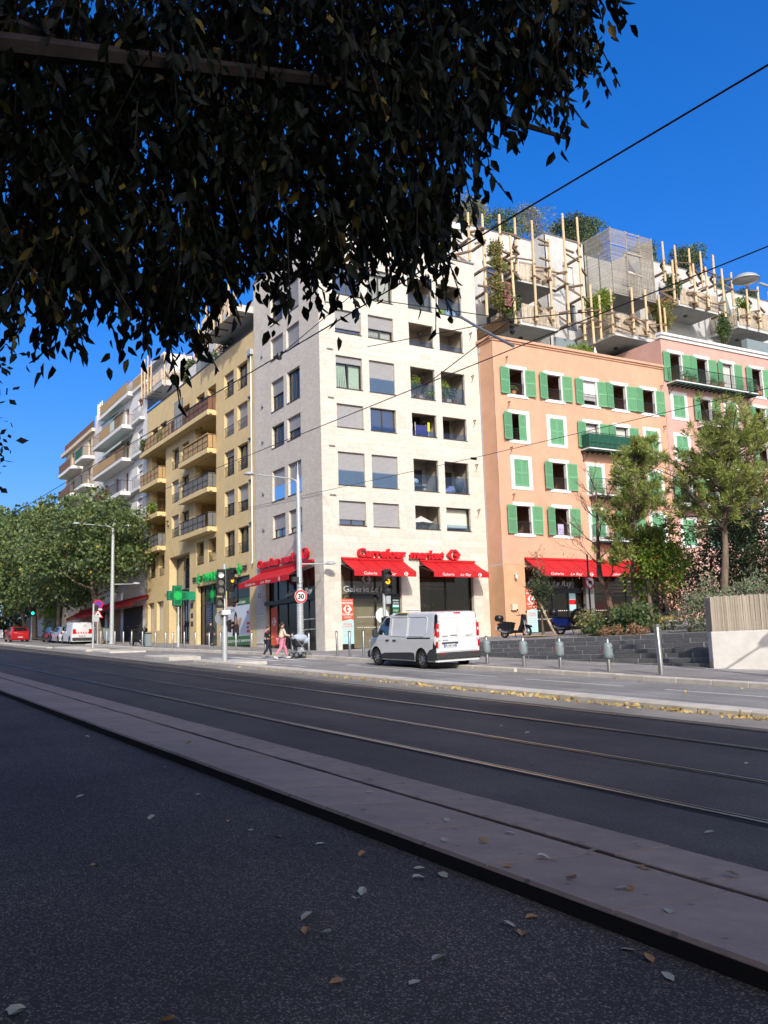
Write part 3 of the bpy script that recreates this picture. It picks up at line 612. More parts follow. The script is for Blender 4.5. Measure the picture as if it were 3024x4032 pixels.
MB().fbox(FR, YL + .35, 33.93, ROOF, ROOF + .1, -.3, .06).build('coping', MT['frame_grey'], WB)
MB().box(-53.2, XR - .05, YL + .05, 33.9, ROOF - .3, ROOF - .05).build('roof', MT['concrete'], WB)
MB().box(-53.27, -53.0, YL + .02, 34, 22.6, ROOF - .31).box(-53, -44.2, 33.85, 33.93, 20, ROOF - .31).build('back_wall', MT['plaster_white'], WB)
# larger stone blocks set proud of the slip bricks
sr = random.Random(5); cnt = 0
def stones(F, u0, u1, v0, v1, h, lo, hi, skip=(), prob=1.0):
    global cnt
    n = max(1, round((v1 - v0) / h)); hh = (v1 - v0) / n
    for j in range(n):
        u = u0 - sr.uniform(0, .3) * (j % 2)
        while u < u1 - .12:
            ln = sr.uniform(lo, hi); a, c = max(u, u0), min(u + ln, u1); u += ln
            if c - a < .15 or sr.random() > prob or any(a < s[1] and c > s[0] and v0 + j * hh < s[3] and v0 + (j + 1) * hh > s[2] for s in skip): continue
            MB().fbox(F, a + .006, c - .006, v0 + j * hh + .006, v0 + (j + 1) * hh - .006, -.02, 0.005 + sr.uniform(0, .006)).build('stone_block', MT['stone_block'], WB); cnt += 1
for v0, v1, hh in ((18.62, 19.55, .31), (13.05, 14.0, .32)): stones(FR, YL + .02, 33.9, v0, v1, hh, .6, 1.1)
stones(FR, YL + .02, 33.9, 6.95, 8.45, .36, .7, 1.3, skip=[(24.6, 32.2, 6.5, 7.65)])
stones(FR, YL + .02, 23.86, 1.6, 6.9, .44, .45, .7); stones(FR, 27.84, 28.96, 1.8, 6.5, .44, .5, .9, skip=[(27.8, 29.05, 3.95, 4.1)]); stones(FR, 32.86, 33.9, 1.9, 6.5, .44, .5, .9)
for v0, v1 in ((8.7, 10.0), (14.2, 15.5), (19.7, 21.0)): stones(FR, YL + .02, 23.85, v0, v1, .33, .4, .55); stones(FR, 27.9, 28.8, v0, v1, .33, .4, .6)
stones(FR, 32.95, 33.9, 8.6, 21.2, .42, .4, .8, prob=.55)
stones(FL, -53.26, -51.86, 1.7, 6.9, .5, .6, .9); stones(FL, -45.14, XR - .02, 1.7, 6.9, .44, .4, .6)
# windows
specR = {(0, 0): dict(roll=.74), (0, 1): dict(roll=1.0), (1, 0): dict(roll=1.0, rail=.85), (1, 1): dict(roll=1.0, rail=.85), (2, 0): dict(roll=1.0), (2, 1): dict(rail=.3),
         (3, 0): dict(roll=.2, cur='curtain_green'), (3, 1): dict(roll=1.0, rail=.85), (4, 0): dict(roll=.78), (4, 1): dict(roll=.55, cur='curtain'), (5, 0): dict(), (5, 1): dict(cur='curtain', roll=.1)}
for (r, c), kw in specR.items(): window(FR, WB, *colsR[c], *rowsR[r], **kw)
specL = {(0, 0): dict(roll=.6), (0, 1): dict(roll=.72), (1, 0): dict(roll=1.0, rail=.85), (1, 1): dict(roll=1.0, rail=.85), (2, 0): dict(cur='curtain'), (2, 1): dict(roll=.55, cur='curtain'), (3, 0): dict(roll=.45, cur='curtain'), (3, 1): dict(cur='curtain_green'),
         (4, 0): dict(roll=.75), (4, 1): dict(roll=.95), (5, 0): dict(cur='curtain', roll=.12), (5, 1): dict(roll=.9)}
for (r, c), kw in specL.items(): window(FL, WB, *colsL[c], rowsR[r][0] - .03, rowsR[r][1] - .03, **kw)
for r, (c, e) in enumerate(rowsR):
    for k in (2, 3):
        u0, u1 = colsR[k]
        lg = MB().niche(FR, 28.7 if k == 2 else 30.86, 30.84 if k == 2 else 33.0, c - .25, e + .25, .2, 1.7).build('loggia', MT['room_grey'], WB)
        # lining between wall and loggia, door at the back
        if r in (1, 2): MB().fbox(FR, u0 + .7, u0 + 1.65, c - .2, c + 1.6, -1.68, -1.64).build('door', MT['room_dark'], lg, world=False)
        MB().fbox(FR, u0 - .01, u1 + .01, c - .05, c - .003, -.2, .03).build('sill', MT['frame_bronze'], lg, world=False)
        MB().fbox(FR, u0 + .02, u1 - .02, c + .02, c + (.95 if r in (1, 3, 5) else .33), -.1, -.085).build('glass_balustrade', MT['glass_rail'], lg, world=False)
        if k == 2 and r in (2, 3, 4): MB().fbox(FR, u1 - .3, u1 - .08, e - .2, e - .08, -1.3, -1.0).build('wall_light', MT['frame_grey'], lg, world=False)
# small overflow vents and weep hooks
for c, e in rowsR[:5]:
    MB().fbox(FR, 23.35, 23.72, e + .24, e + .31, 0, .05).build('vent', MT['frame_grey'], WB)
    MB().fbox(FL, -52.05, -51.85, c + .62, c + .74, 0, .09).build('vent', MT['metal_grey'], WB)
    MB().bar(FR.P(33.35, e - .05, 0), FR.P(33.35, e - .05, .28), .05).bar(FR.P(33.35, e - .05, .28), FR.P(33.2, e - .32, .28), .035).build('hook', MT['wood_brace'], WB)
# drain pipes
dp = MB(); dp.tube([FR.P(33.98, 19.9, .07), FR.P(33.98, 7.3, .07), FR.P(34.05, 7.05, .12)], .055, 8); dp.box(XR + .0, XR + .22, 33.9, 34.2, 19.8, 20.15); dp.build('drain_pipe', MT['lamp_grey'], WB, smooth=True)
dp = MB(); dp.tube([FL.P(-53.62, 21.1, .08), FL.P(-53.62, 7.6, .08), FL.P(-53.55, 7.4, .16)], .055, 8); dp.fbox(FL, -53.95, -53.4, 21.0, 21.35, 0, .22); dp.build('drain_pipe', MT['lamp_grey'], WB, smooth=True)
# ---- ground floor shop, side face
def shop(F, u0, u1, v0, v1, B, verts=(), hor=(), d=.25, depth=5.0, m='glass_shop', name='shop_front', inside='room_grey'):
    f = frame(F, u0 + .004, u1 - .004, v0, v1 - .004, -d - .06, -d + .03, .07, verts, hor).build(name, MT['black'], B)
    MB().fquad(F, u0 + .05, u1 - .05, v0 + .02, v1 - .05, -d - .02).build('pane', MT[m], f, world=False)
    MB().niche(F, u0 - .3, u1 + .3, v0 - .02, v1 + .1, d + .1, depth).build('interior', MT[inside], f, world=False)
    return f
s1 = shop(FR, 23.92, 27.78, 1.9, 6.5, WB, (24.72, 26.2, 27.25), ())
MB().fbox(FR, 24.6, 27.74, 4.66, 4.92, -.3, -.12).build('lintel_beam', MT['black'], s1, world=False)
s2 = shop(FR, 29.0, 32.8, 2.0, 6.55, WB, (30.95,), (), inside='room_grey')
b = MB()
for i in range(5): b.fbox(FR, 24.0, 27.7, 5.15 + i * .22, 5.24 + i * .22, -2.2, -2.0)
for i in range(4): b.fbox(FR, 29.1, 32.7, 5.35 + i * .24, 5.44 + i * .24, -2.4, -2.2)
b.build('ceiling_slats', MT['wood_warm'], s1, world=False)
b = MB()
for i in range(7):
    for u in (24.2, 25.3, 26.4, 27.3): b.fbox(FR, u, u + .9, 2.15 + .36 * i, 2.19 + .36 * i, -3.6, -3.2)
b.build('shelf', MT['trim_white'], s1, world=False)
b = MB()
for i in range(60):
    u = sr.uniform(29.2, 32.5); v = 2.3 + .4 * sr.randrange(6); b.fbox(FR, u, u + sr.uniform(.1, .25), v, v + sr.uniform(.1, .3), -3.4, -3.2)
b.build('stock', MT['wood_slat_grey'], s2, world=False)
b = MB()
for v in (3.05, 3.62):
    for i in range(16): u = 25.0 + i * .135; b.fbox(FR, u, u + .055, v, v + .055, -.235, -.23)
setp(b.build('safety_dots', MT['sign_white'], s1, world=False), kind='stuff')
text_on(FR, 'Galerie', 24.12, 5.02, -.16, .46, 'lamp_grey', s1, width=1.62, bold=.008, ext=.02)
text_on(FR, 'Le Ray', 25.86, 5.02, -.16, .50, 'lamp_grey', s1, width=1.32, shear=.3, ext=.02)
emblem(FR, 25.63, 5.73, -.2, .34, 'lamp_grey', s1)
MB().fbox(FR, 25.05, 25.62, 2.0, 4.05, -1.6, -1.2).build('red_kiosk', MT['sign_red'], s1, world=False)
MB().fbox(FR, 27.28, 27.72, 3.0, 4.6, -.235, -.225).build('notice', MT['print_cyan'], s1, world=False)
MB().fbox(FR, 27.28, 27.72, 3.85, 4.18, -.222, -.218).build('notice', MT['sign_green_dark'], s1, world=False)
MB().fbox(FR, 27.28, 27.72, 4.32, 4.55, -.222, -.218).build('notice', MT['plastic_dark'], s1, world=False)
text_on(FR, 'SERVICES', 27.33, 4.38, -.214, .13, 'sign_white', s1, width=.36); text_on(FR, 'LISSAC', 27.32, 3.95, -.214, .15, 'sign_white', s1, width=.34)
MB().fbox(FR, 28.02, 28.92, 4.0, 4.06, .01, .05).build('stone_ledge', MT['trim_white'], WB)
# ---- ground floor shop, street face
s3 = shop(FL, -51.8, -45.2, 1.9, 6.5, WB, (-50.6, -49.25, -47.9, -46.5), ())
MB().fbox(FL, -51.95, -45.22, 4.68, 4.92, -.3, .05).build('lintel_beam', MT['black'], s3, world=False)
text_on(FL, 'Galerie', -49.6, 5.05, -.16, .46, 'lamp_grey', s3, width=1.75, bold=.008, ext=.02)
text_on(FL, 'Le Ray', -47.5, 5.05, -.16, .5, 'lamp_grey', s3, width=1.6, shear=.3, ext=.02)
emblem(FL, -47.3, 5.85, -.2, .34, 'lamp_grey', s3)
b = MB()
for i in range(5): b.fbox(FL, -51.6, -45.4, 5.1 + i * .24, 5.2 + i * .24, -2.2, -2.0)
b.build('ceiling_slats', MT['wood_warm'], s3, world=False)
b = MB()
for v in (3.05, 3.62):
    for i in range(18): u = -47.8 + i * .135; b.fbox(FL, u, u + .055, v, v + .055, -.235, -.23)
setp(b.build('safety_dots', MT['sign_white'], s3, world=False), kind='stuff')
MB().fbox(FL, -51.6, -50.7, 2.3, 4.55, -.235, -.228).build('poster', MT['print_orange'], s3, world=False)
emblem(FL, -51.15, 3.7, -.222, .3, 'sign_white', s3)
b = MB()
for i in range(7):
    for u in (-50.4, -49.1, -47.7): b.fbox(FL, u, u + 1.1, 2.15 + .36 * i, 2.19 + .36 * i, -3.6, -3.2)
b.build('shelf', MT['trim_white'], s3, world=False)
text_on(FL, '52', -53.02, 5.24, .012, .4, 'plastic_dark', WB, width=.52, name='house_number')
for z in (2.45, 4.1): MB().fbox(FL, -53.15, -52.1, z, z + .06, .0, .05).build('stone_ledge', MT['trim_white'], WB)

awning(FR, 23.95, 27.87, 6.83, 5.76, 1.42, 'red awning over the corner shop door on the sunlit side face')
awning(FR, 29.03, 32.87, 6.83, 5.78, 1.45, 'red awning nearest the drain pipe on the white building')
awning(FL, -52.3, -45.25, 6.81, 5.72, 1.56, 'long red awning on the street face of the white building', seams=5)
def shop_sign(F, u0, u1, v0, h, label):
    S = thing('shop_sign', F.P((u0 + u1) / 2, v0, .1), label, 'sign', 'red supermarket letter signs'); L = u1 - u0
    text_on(F, 'Carrefour', u0, v0 + .1, .16, h * 1.28, 'sign_red', S, width=L * .455, bold=.03, ext=.07)
    text_on(F, 'market', u0 + L * .488, v0 + .1, .16, h * 1.28, 'sign_red', S, width=L * .345, shear=.28, bold=.03, ext=.07)
    emblem(F, u0 + L * .93, v0 + .02 + h * .68, .1, h * .98, 'sign_red', S, ext=.14, sy=.8)
    b = MB()
    for i in range(9): u = u0 + L * (i + .5) / 9; b.fbox(F, u - .03, u + .03, v0 + .2, v0 + .3, 0, .1)
    b.build('bracket', MT['sign_red_dark'], S)
    return S
shop_sign(FR, 24.88, 31.82, 6.84, .5, 'red raised letter sign on the sunlit side face')
shop_sign(FL, -52.6, -45.52, 6.90, .5, 'red raised letter sign on the shaded street face')
# tall welcome panel beside the door
K = thing('banner_panel', FR.P(24.3, 2.0, -.1), 'tall orange and pale blue welcome panel by the shop door', 'banner')
def banner(F, K, u0, u1, v0, v1, w):
    L = u1 - u0; H = v1 - v0
    MB().fbox(F, u0, u1, v0, v1, w - .02, w).build('panel', MT['print_orange'], K)
    b = MB(); b.quad(F.P(u0, v0, w + .004), F.P(u1, v0, w + .004), F.P(u1, v0 + H * .52, w + .004), F.P(u0 + L * .8, v0 + H * .55, w + .004), F.P(u0, v0 + H * .5, w + .004)); b.build('panel_print', MT['print_cyan'], K)
    text_on(F, 'Galerie Le Ray', u0 + L * .1, v0 + H * .955, w + .006, .09, 'sign_white', K, width=L * .8)
    text_on(F, 'BIENVENUE', u0 + L * .05, v0 + H * .885, w + .006, .16, 'sign_white', K, width=L * .9, bold=.004)
    emblem(F, u0 + L * .5, v0 + H * .77, w + .006, L * .38, 'sign_white', K)
    text_on(F, 'Carrefour', u0 + L * .04, v0 + H * .635, w + .006, .17, 'sign_white', K, width=L * .92, bold=.004); text_on(F, 'market', u0 + L * .2, v0 + H * .575, w + .006, .15, 'sign_white', K, width=L * .6, shear=.3)
    text_on(F, 'HORAIRES', u0 + L * .1, v0 + H * .42, w + .008, .14, 'print_orange', K, width=L * .75, bold=.003); text_on(F, "D'OUVERTURE", u0 + L * .06, v0 + H * .365, w + .008, .14, 'print_orange', K, width=L * .85, bold=.003)
    for i, t in enumerate(('DU LUNDI AU SAMEDI', 'DE 8H00 A 20H00', 'LE DIMANCHE', 'DE 8H30 A 12H30')): text_on(F, t, u0 + L * .1, v0 + H * (.315 - .05 * i), w + .008, .09, 'print_orange', K, width=L * .76)
banner(FR, K, 23.97, 24.70, 2.2, 4.63, -.12)
# rooftop block of the corner building, mostly hidden by the leaves
MB().box(-52.5, -46.2, 25.5, 34.5, ROOF, 29.0).build('roof_storey', MT['concrete'], WB)
MB().box(-52.6, -46.1, 25.4, 34.6, 29.0, 29.25).build('roof_slab', MT['plaster_white'], WB)
for u in (27.0, 29.6): window(FF((-46.2, 0, 0), (0, 1, 0), (1, 0, 0)), WB, u, u + 1.5, 26.0, 28.3, d=-.03, sill=False)
# ------------------------------------------------------------------ yellow building
YB = thing('yellow_building', (-65, YL, zg(-65)), 'ochre yellow apartment building with pharmacy below', 'building')
rowsY = [(8.28, 10.0), (10.98, 12.75), (13.73, 15.48), (16.47, 18.22), (19.2, 20.95)]
YR, YLft, YTOP = -53.30, -76.36, 22.62
ops = [(a, b_, c, e, .25) for c, e in rowsY for a, b_ in ((-56.15, -54.4), (-58.5, -56.75))]
ops += [(-69.75, -68.08, c, e, .25) for c, e in ((10.95, 12.68), (13.66, 15.42), (16.3, 17.95))]
bay = [(13.36, 15.72), (10.6, 13.0), (16.12, 18.5)]
ops += [(-67.45, -65.75, c, e, .25) for c, e in ((10.95, 12.68), (13.66, 15.42), (16.3, 17.95))]
ops += [(-65.3, -60.05, c, e, 0) for c, e in bay] + [(-76.0, -71.25, c, e, 0) for c, e in ((16.0, 18.5), (13.28, 15.6), (10.55, 12.92))]
ops += [(-64.1, -62.55, 8.28, 9.95, .3), (-61.7, -60.12, 8.28, 9.95, .3), (-75.15, -73.8, 8.25, 10.0, .3), (-72.9, -71.45, 8.25, 10.0, .3)]
ops += [(a, b_, 19.0 if k < 2 else 19.2, 20.88 - k * .03, .3) for k, (a, b_) in enumerate(((-61.75, -60.06), (-64.1, -62.37), (-67.27, -65.6), (-72.8, -71.1), (-75.1, -73.4)))]
ops += [(-70.25, -65.55, 1.5, 9.47, .6), (-64.1, -60.05, 1.5, 6.78, .35), (-58.6, -54.3, 1.5, 6.82, .2), (-75.75, -74.08, 3.95, 6.26, .3), (-73.36, -71.67, 3.95, 6.25, .3)]
MB().wall(FL, YLft, YR, 1.5, YTOP, ops).build('street_wall', MT['plaster_yellow'], YB)
MB().fbox(FL, YLft, YR - .0, YTOP, YTOP + .07, -.25, .05).build('coping', MT['frame_bronze'], YB)
MB().box(YLft + .02, YR - .02, YL + .3, 34, YTOP - .5, YTOP - .3).box(YLft, YLft + .25, YL + .01, 34, 1.5, YTOP - .02).build('roof', MT['concrete'], YB)
rl = [(.3, 0), (0, 0), (0, 0), (.35, 0), (0, 0)]
for i, (c, e) in enumerate(rowsY):
    for k, (a, b_) in enumerate(((-56.15, -54.4), (-58.5, -56.75))):
        roll = {(3, 0): 1.0, (3, 1): 1.0, (1, 0): .55, (1, 1): .45, (4, 1): .25, (2, 1): .18}.get((i, k), 0)
        w = window(FL, YB, a, b_, c, e, .25, roll=roll, cur=None if roll == 1 else 'curtain', sill=False)
        railing(FL, a + .02, b_ - .02, c + .02, c + .72, -.03, .12, t=.014).build('railing', MT['metal_dark'], w, world=False)
for i, (c, e) in enumerate(((10.95, 12.68), (13.66, 15.42), (16.3, 17.95))):
    for a, b_, r in ((-69.75, -68.08, (1.0, 1.0, 0)[i]), (-67.45, -65.75, 0)):
        w = window(FL, YB, a, b_, c, e, .25, roll=r, cur=None if r else 'curtain', sill=False)
        railing(FL, a + .02, b_ - .02, c + .02, c + .72, -.03, .12, t=.014).build('railing', MT['metal_dark'], w, world=False)
def loggia_y(u0, u1, c, e, post=True, d=2.0):
    lg = MB().niche(FL, u0, u1, c, e, 0, d).build('loggia', MT['plaster_yellow'], YB)
    b = MB(); b.fbox(FL, u1 - 1.9, u1 - .5, c, c + 2.1, -d + .02, -d + .06).fbox(FL, u0 + .6, u0 + 1.9, c, c + 2.1, -d + .02, -d + .06); b.build('window', MT['room_dark'], lg, world=False)
    if post: MB().fbox(FL, u0 + (u1 - u0) * .58, u0 + (u1 - u0) * .58 + .75, c, e, -1.15, -.8).build('post', MT['plaster_yellow'], lg, world=False)
    MB().fbox(FL, u0 + .0 + .004, u0 + .9, c, e, -.5, -.004).build('wing_wall', MT['plaster_yellow'], lg, world=False)
    return lg
for c, e in bay: loggia_y(-65.3, -60.05, c, e)
for c, e in ((16.0, 18.5), (13.28, 15.6), (10.55, 12.92)): loggia_y(-76.0, -71.25, c, e)
for k, (a, b_) in enumerate(((-64.1, -62.55), (-61.7, -60.12))):
    lg = MB().niche(FL, a - .3 if k == 0 else a - .2, b_ + .1, 8.1, 10.05, .3, 1.8).build('loggia', MT['plaster_yellow'], YB)
    if k == 0: zig_v(FL, a + .1, b_ - .5, 8.3, 9.9, -.9, 7, .1).build('curtain', MT['lime'], lg, world=False)
    railing(FL, a + .02, b_ - .02, 8.3, 9.0, -.05, .1, t=.014).build('railing', MT['metal_dark'], lg, world=False)
    if k == 0: MB().fbox(FL, a + .05, b_ - .05, 8.38, 8.9, -.085, -.075).build('reed_screen', MT['reed'], lg, world=False)
for a, b_ in ((-75.15, -73.8), (-72.9, -71.45)):
    lg = MB().niche(FL, a - .2, b_ + .2, 8.1, 10.1, .3, 1.8).build('loggia', MT['plaster_yellow'], YB)
    railing(FL, a + .02, b_ - .02, 8.27, 8.95, -.05, .1, t=.014).build('railing', MT['metal_dark'], lg, world=False)
for k, (a, b_) in enumerate(((-61.75, -60.06), (-64.1, -62.37), (-67.27, -65.6), (-72.8, -71.1), (-75.1, -73.4))):
    MB().niche(FL, a, b_, 19.0, 20.88 - k * .03, .3, 1.2).build('opening', MT['plaster_yellow' if k == 0 else 'room'], YB)
def balcony_y(u0, u1, zb, zt, infill, name='balcony', wf=.68):
    b = MB(); b.fbox(FL, u0, u1, zb, zt, .003, wf); bl = b.build(name, MT['plaster_yellow'], YB, bevel=.015)
    R_ = MB(); n = max(1, int((u1 - u0) / .95))
    for i in range(n + 1): u = u0 + .06 + (u1 - u0 - .12) * i / n; R_.fbox(FL, u - .015, u + .015, zt, zt + 1.0, wf - .07, wf - .04)
    R_.fbox(FL, u0 + .04, u1 - .04, zt + .97, zt + 1.0, wf - .075, wf - .035).fbox(FL, u0 + .04, u1 - .04, zt + .06, zt + .085, wf - .07, wf - .04).fbox(FL, u0 + .04, u1 - .04, zt + .5, zt + .515, wf - .065, wf - .045)
    for u in (u0 + .05, u1 - .05): R_.fbox(FL, u - .015, u + .015, zt + .97, zt + 1.0, .0, wf - .05).fbox(FL, u - .012, u + .012, zt, zt + 1.0, .25, .28)
    R_.build('railing', MT['metal_dark'], bl, world=False)
    for a, c, m in infill:
        MB().fbox(FL, a, c, zt + .08, zt + .96, wf - .09, wf - .078).build('screen', MT[m], bl, world=False)
    if infill: MB().fbox(FL, u1 - .075, u1 - .066, zt + .05, zt + 1.03, .02, wf - .08).build('screen', MT[infill[0][2] if infill[0][2] != 'reed_dark' else 'reed_dark'], bl, world=False)
    MB().fbox(FL, u1 - .3, u1 + .12, zb + .05, zb + .17, wf - .32, wf - .16).build('spout', MT['plaster_yellow'], bl, world=False)
    return bl
balcony_y(-76.3, -60.0, 18.52, 18.87, [(-68.2, -60.1, 'reed_dark'), (-76.1, -68.3, 'reed')])
MB().fbox(FL, -67.3, -65.4, 18.95, 21.1, .6, .62).build('screen', MT['frost'], YB); frame(FL, -67.32, -65.38, 18.95, 21.12, .59, .63, .04).build('screen_frame', MT['frame_bronze'], YB)
balcony_y(-66.2, -60.0, 15.78, 16.14, [(-65.2, -60.1, 'reed')])
balcony_y(-66.2, -60.0, 13.04, 13.38, [(-65.4, -60.1, 'canvas_grey')])
balcony_y(-66.2, -60.0, 10.28, 10.62, [(-65.8, -60.7, 'canvas_grey')])
for z, m in ((15.62, 'reed'), (12.92, None), (10.2, 'canvas_grey')): balcony_y(-76.2, -71.2, z, z + .36, [(-76.1, -71.3, m)] if m else [])
# timber cap on the wooden balcony screen
MB().fbox(FL, -65.2, -60.05, 17.1, 17.2, .55, .68).build('screen_cap', MT['reed'], YB)
# small spouts on the facade
for x in (-53.95,):
    for c, e in rowsY: MB().fbox(FL, x - .12, x + .12, e - .02, e + .09, 0, .13).build('vent', MT['frame_bronze'], YB)
for x, z in ((-70.6, 12.4), (-70.4, 12.0), (-62.9, 18.2), (-67.8, 21.05)): MB().fbox(FL, x - .1, x + .1, z, z + .09, 0, .13).build('vent', MT['frame_bronze'], YB)
# ground floor: tall glazed entrance
g = frame(FL, -70.2, -65.6, 2.5, 9.44, -.68, -.6, .08, (-68.6, -67.0), (6.9,)).build('entrance', MT['frame_grey'], YB)
MB().fquad(FL, -70.2, -65.6, 2.5, 9.44, -.64).build('pane', MT['glass'], g, world=False)
MB().fbox(FL, -69.0, -66.2, 6.5, 6.75, -.58, .25).build('entrance_hood', MT['black'], g, world=False)
b = frame(FL, -69.3, -66.9, 2.6, 6.4, -.58, -.5, .09, (-68.1,)).build('door', MT['black'], g, world=False)
for v in (5.3, 4.6, 4.0): MB().fbox(FL, -65.2, -64.75, v, v + .32, .003, .04).build('name_plate', MT['frame_bronze'], YB)
text_on(FL, '54', -71.35, 6.5, .012, .4, 'frame_bronze', YB, width=.5, name='house_number')
for a, b_ in ((-75.75, -74.08), (-73.36, -71.67)):
    w = MB().fquad(FL, a, b_, 3.95, 6.26, -.3).build('window', MT['plaster_cream'], YB); frame(FL, a, b_, 3.95, 6.26, -.29, -.26, .05).build('frame', MT['frame_grey'], w, world=False)
# pharmacy windows
p1 = shop(FL, -64.1, -60.05, 2.3, 6.78, YB, (-63.3, -61.9), (5.4,), d=.35, depth=3.0, m='glass_clear', name='pharmacy_window', inside='plaster_white')
MB().fbox(FL, -61.85, -60.1, 2.6, 5.35, -.42, -.41).build('notice', MT['print_cream'], p1, world=False)
MB().fbox(FL, -63.2, -62.0, 2.5, 5.3, -.42, -.41).build('notice', MT['print_blue'], p1, world=False)
b = MB(); lr = random.Random(9)
for i in range(17): b.fbox(FL, -63.1, -63.1 + lr.uniform(.5, .95), 2.75 + i * .145, 2.8 + i * .145, -.405, -.40)
b.build('print_lines', MT['sign_white'], p1, world=False)
b = MB()
for i in range(9): b.fbox(FL, -61.0 - lr.uniform(.2, .5), -60.5, 2.9 + i * .22, 2.94 + i * .22, -.405, -.40)
b.build('print_lines', MT['box_grey'], p1, world=False)
p2 = shop(FL, -58.6, -54.3, 2.3, 6.82, YB, (-56.85,), (), d=.2, depth=3.0, name='pharmacy_window')
# big printed window film: woman with raised arms, green bands
f = -.16
MB().fbox(FL, -58.5, -54.4, 2.75, 5.35, f - .01, f).build('poster', MT['print_pale'], p2, world=False)
MB().fbox(FL, -58.5, -54.4, 2.42, 3.02, f + .002, f + .006).build('poster_band', MT['print_green'], p2, world=False)
MB().fbox(FL, -58.5, -56.88, 5.0, 5.45, f + .002, f + .006).build('poster_band', MT['sign_red'], p2, world=False)
MB().fbox(FL, -56.8, -54.4, 4.98, 5.4, f + .002, f + .006).build('poster_band', MT['print_green'], p2, world=False)
text_on(FL, 'BioCatalyst', -56.7, 5.1, f + .012, .26, 'sign_white', p2, width=1.35, bold=.006)
text_on(FL, 'ENTREE PHARMACIE', -58.35, 2.62, f + .012, .24, 'sign_white', p2, width=2.0, bold=.004); text_on(FL, '>>>>>>', -56.2, 2.6, f + .012, .3, 'sign_white', p2, width=1.6, bold=.01)
text_on(FL, 'GENES', -57.95, 4.62, f + .012, .3, 'print_green', p2, width=.75)
b = MB()
def ell(b, F, cu, cv, ru, rv, w, n=18): b.quad(*[F.P(cu + ru * math.cos(2 * math.pi * i / n), cv + rv * math.sin(2 * math.pi * i / n), w) for i in range(n)])
hw = MB(); ell(hw, FL, -57.05, 4.0, .30, .62, f + .010); ell(hw, FL, -57.0, 3.4, .34, .55, f + .0095); hw.build('poster_hair', MT['print_hair'], p2, world=False)
b = MB(); ell(b, FL, -57.02, 4.05, .17, .27, f + .014)
for s in (-1, 1): b.quad(FL.P(-57.05 + s * .2, 3.95, f + .008), FL.P(-57.05 + s * .95, 4.25, f + .008), FL.P(-57.05 + s * 1.0, 3.98, f + .008), FL.P(-57.05 + s * .5, 3.35, f + .008), FL.P(-57.05 + s * .35, 3.6, f + .008))
b.build('poster_figure', MT['print_skin'], p2, world=False)
b = MB(); b.quad(*[FL.P(-57.05 + u, v, f + .0085) for u, v in ((-.55, 3.05), (.6, 3.05), (.55, 3.7), (.25, 3.85), (-.25, 3.85), (-.5, 3.7))]); b.build('poster_top', MT['black_matt'], p2, world=False)
b = MB()
for v, uu in ((4.4, .3), (3.7, .5), (3.45, .35), (3.2, .55)): b.fbox(FL, -55.2, -55.2 + uu, v, v + .16, f + .004, f + .008)
b.build('poster_print', MT['sign_red'], p2, world=False)
# raised pharmacy lettering and crosses
S = thing('pharmacy_sign', FL.P(-59.6, 6.9, .05), 'green PHARMACIE letters with plus signs and bars on yellow wall', 'sign')
text_on(FL, 'PHARMACIE', -62.35, 6.98, .12, .78, 'sign_green', S, width=5.2, bold=.012, ext=.05)
def plus(F, u, v, w, s, t, m, parent, dep=.1): return MB().fbox(F, u - t, u + t, v - s, v + s, w, w + dep).fbox(F, u - s, u - t, v - t, v + t, w, w + dep - .002).fbox(F, u + t, u + s, v - t, v + t, w, w + dep - .002).build('plus_sign', MT[m], parent)
for u in (-63.35, -55.75): plus(FL, u, 7.28, .06, .36, .1, 'sign_green', S)
for u in (-64.35, -62.95, -56.75, -54.95):
    for v in (7.18, 7.36): MB().fbox(FL, u - .32, u + .32, v, v + .09, .04, .12).build('bar', MT['frame_bronze'], S)
# illuminated pharmacy crosses, projecting from the wall
def cross(u, v, w0, label, sc=1.0):
    C = thing('pharmacy_cross', FL.P(u, v, 0), label, 'sign', 'green pharmacy crosses'); FX = FF(FL.P(u, 0, 0), (0, 1, 0), (1, 0, 0)); c0 = -w0
    def cr(s, t, w, d, m, nm):
        return MB().fbox(FX, c0 - t, c0 + t, v - s, v + s, w, w + d).fbox(FX, c0 - s, c0 - t, v - t, v + t, w, w + d - .002).fbox(FX, c0 + t, c0 + s, v - t, v + t, w, w + d - .002).build(nm, MT[m], C)
    cr(.72 * sc, .33 * sc, -.12, .24, 'sign_green_dark', 'housing'); cr(.66 * sc, .28 * sc, .12, .012, 'sign_green_mid', 'rim'); cr(.60 * sc, .22 * sc, .132, .01, 'sign_green_dark', 'face'); cr(.3 * sc, .18 * sc, .142, .012, 'sign_green', 'lit_centre')
    MB().fbox(FX, c0 + .72 * sc, -.0, v - .3 * sc, v + .3 * sc, -.1, .1).build('bracket_box', MT['sign_green_mid'], C)
    return C
cross(-64.4, 6.15, 1.32, 'large projecting green pharmacy cross beside the tall glazed entrance')
c2 = thing('pharmacy_cross', FL.P(-61.9, 6.1, -.3), 'green pharmacy cross inside the left pharmacy window', 'sign', 'green pharmacy crosses')
plus(FL, -61.7, 6.1, -.33, .62, .27, 'sign_green_dark', c2, .02); plus(FL, -61.7, 6.1, -.305, .3, .16, 'sign_green', c2, .02)
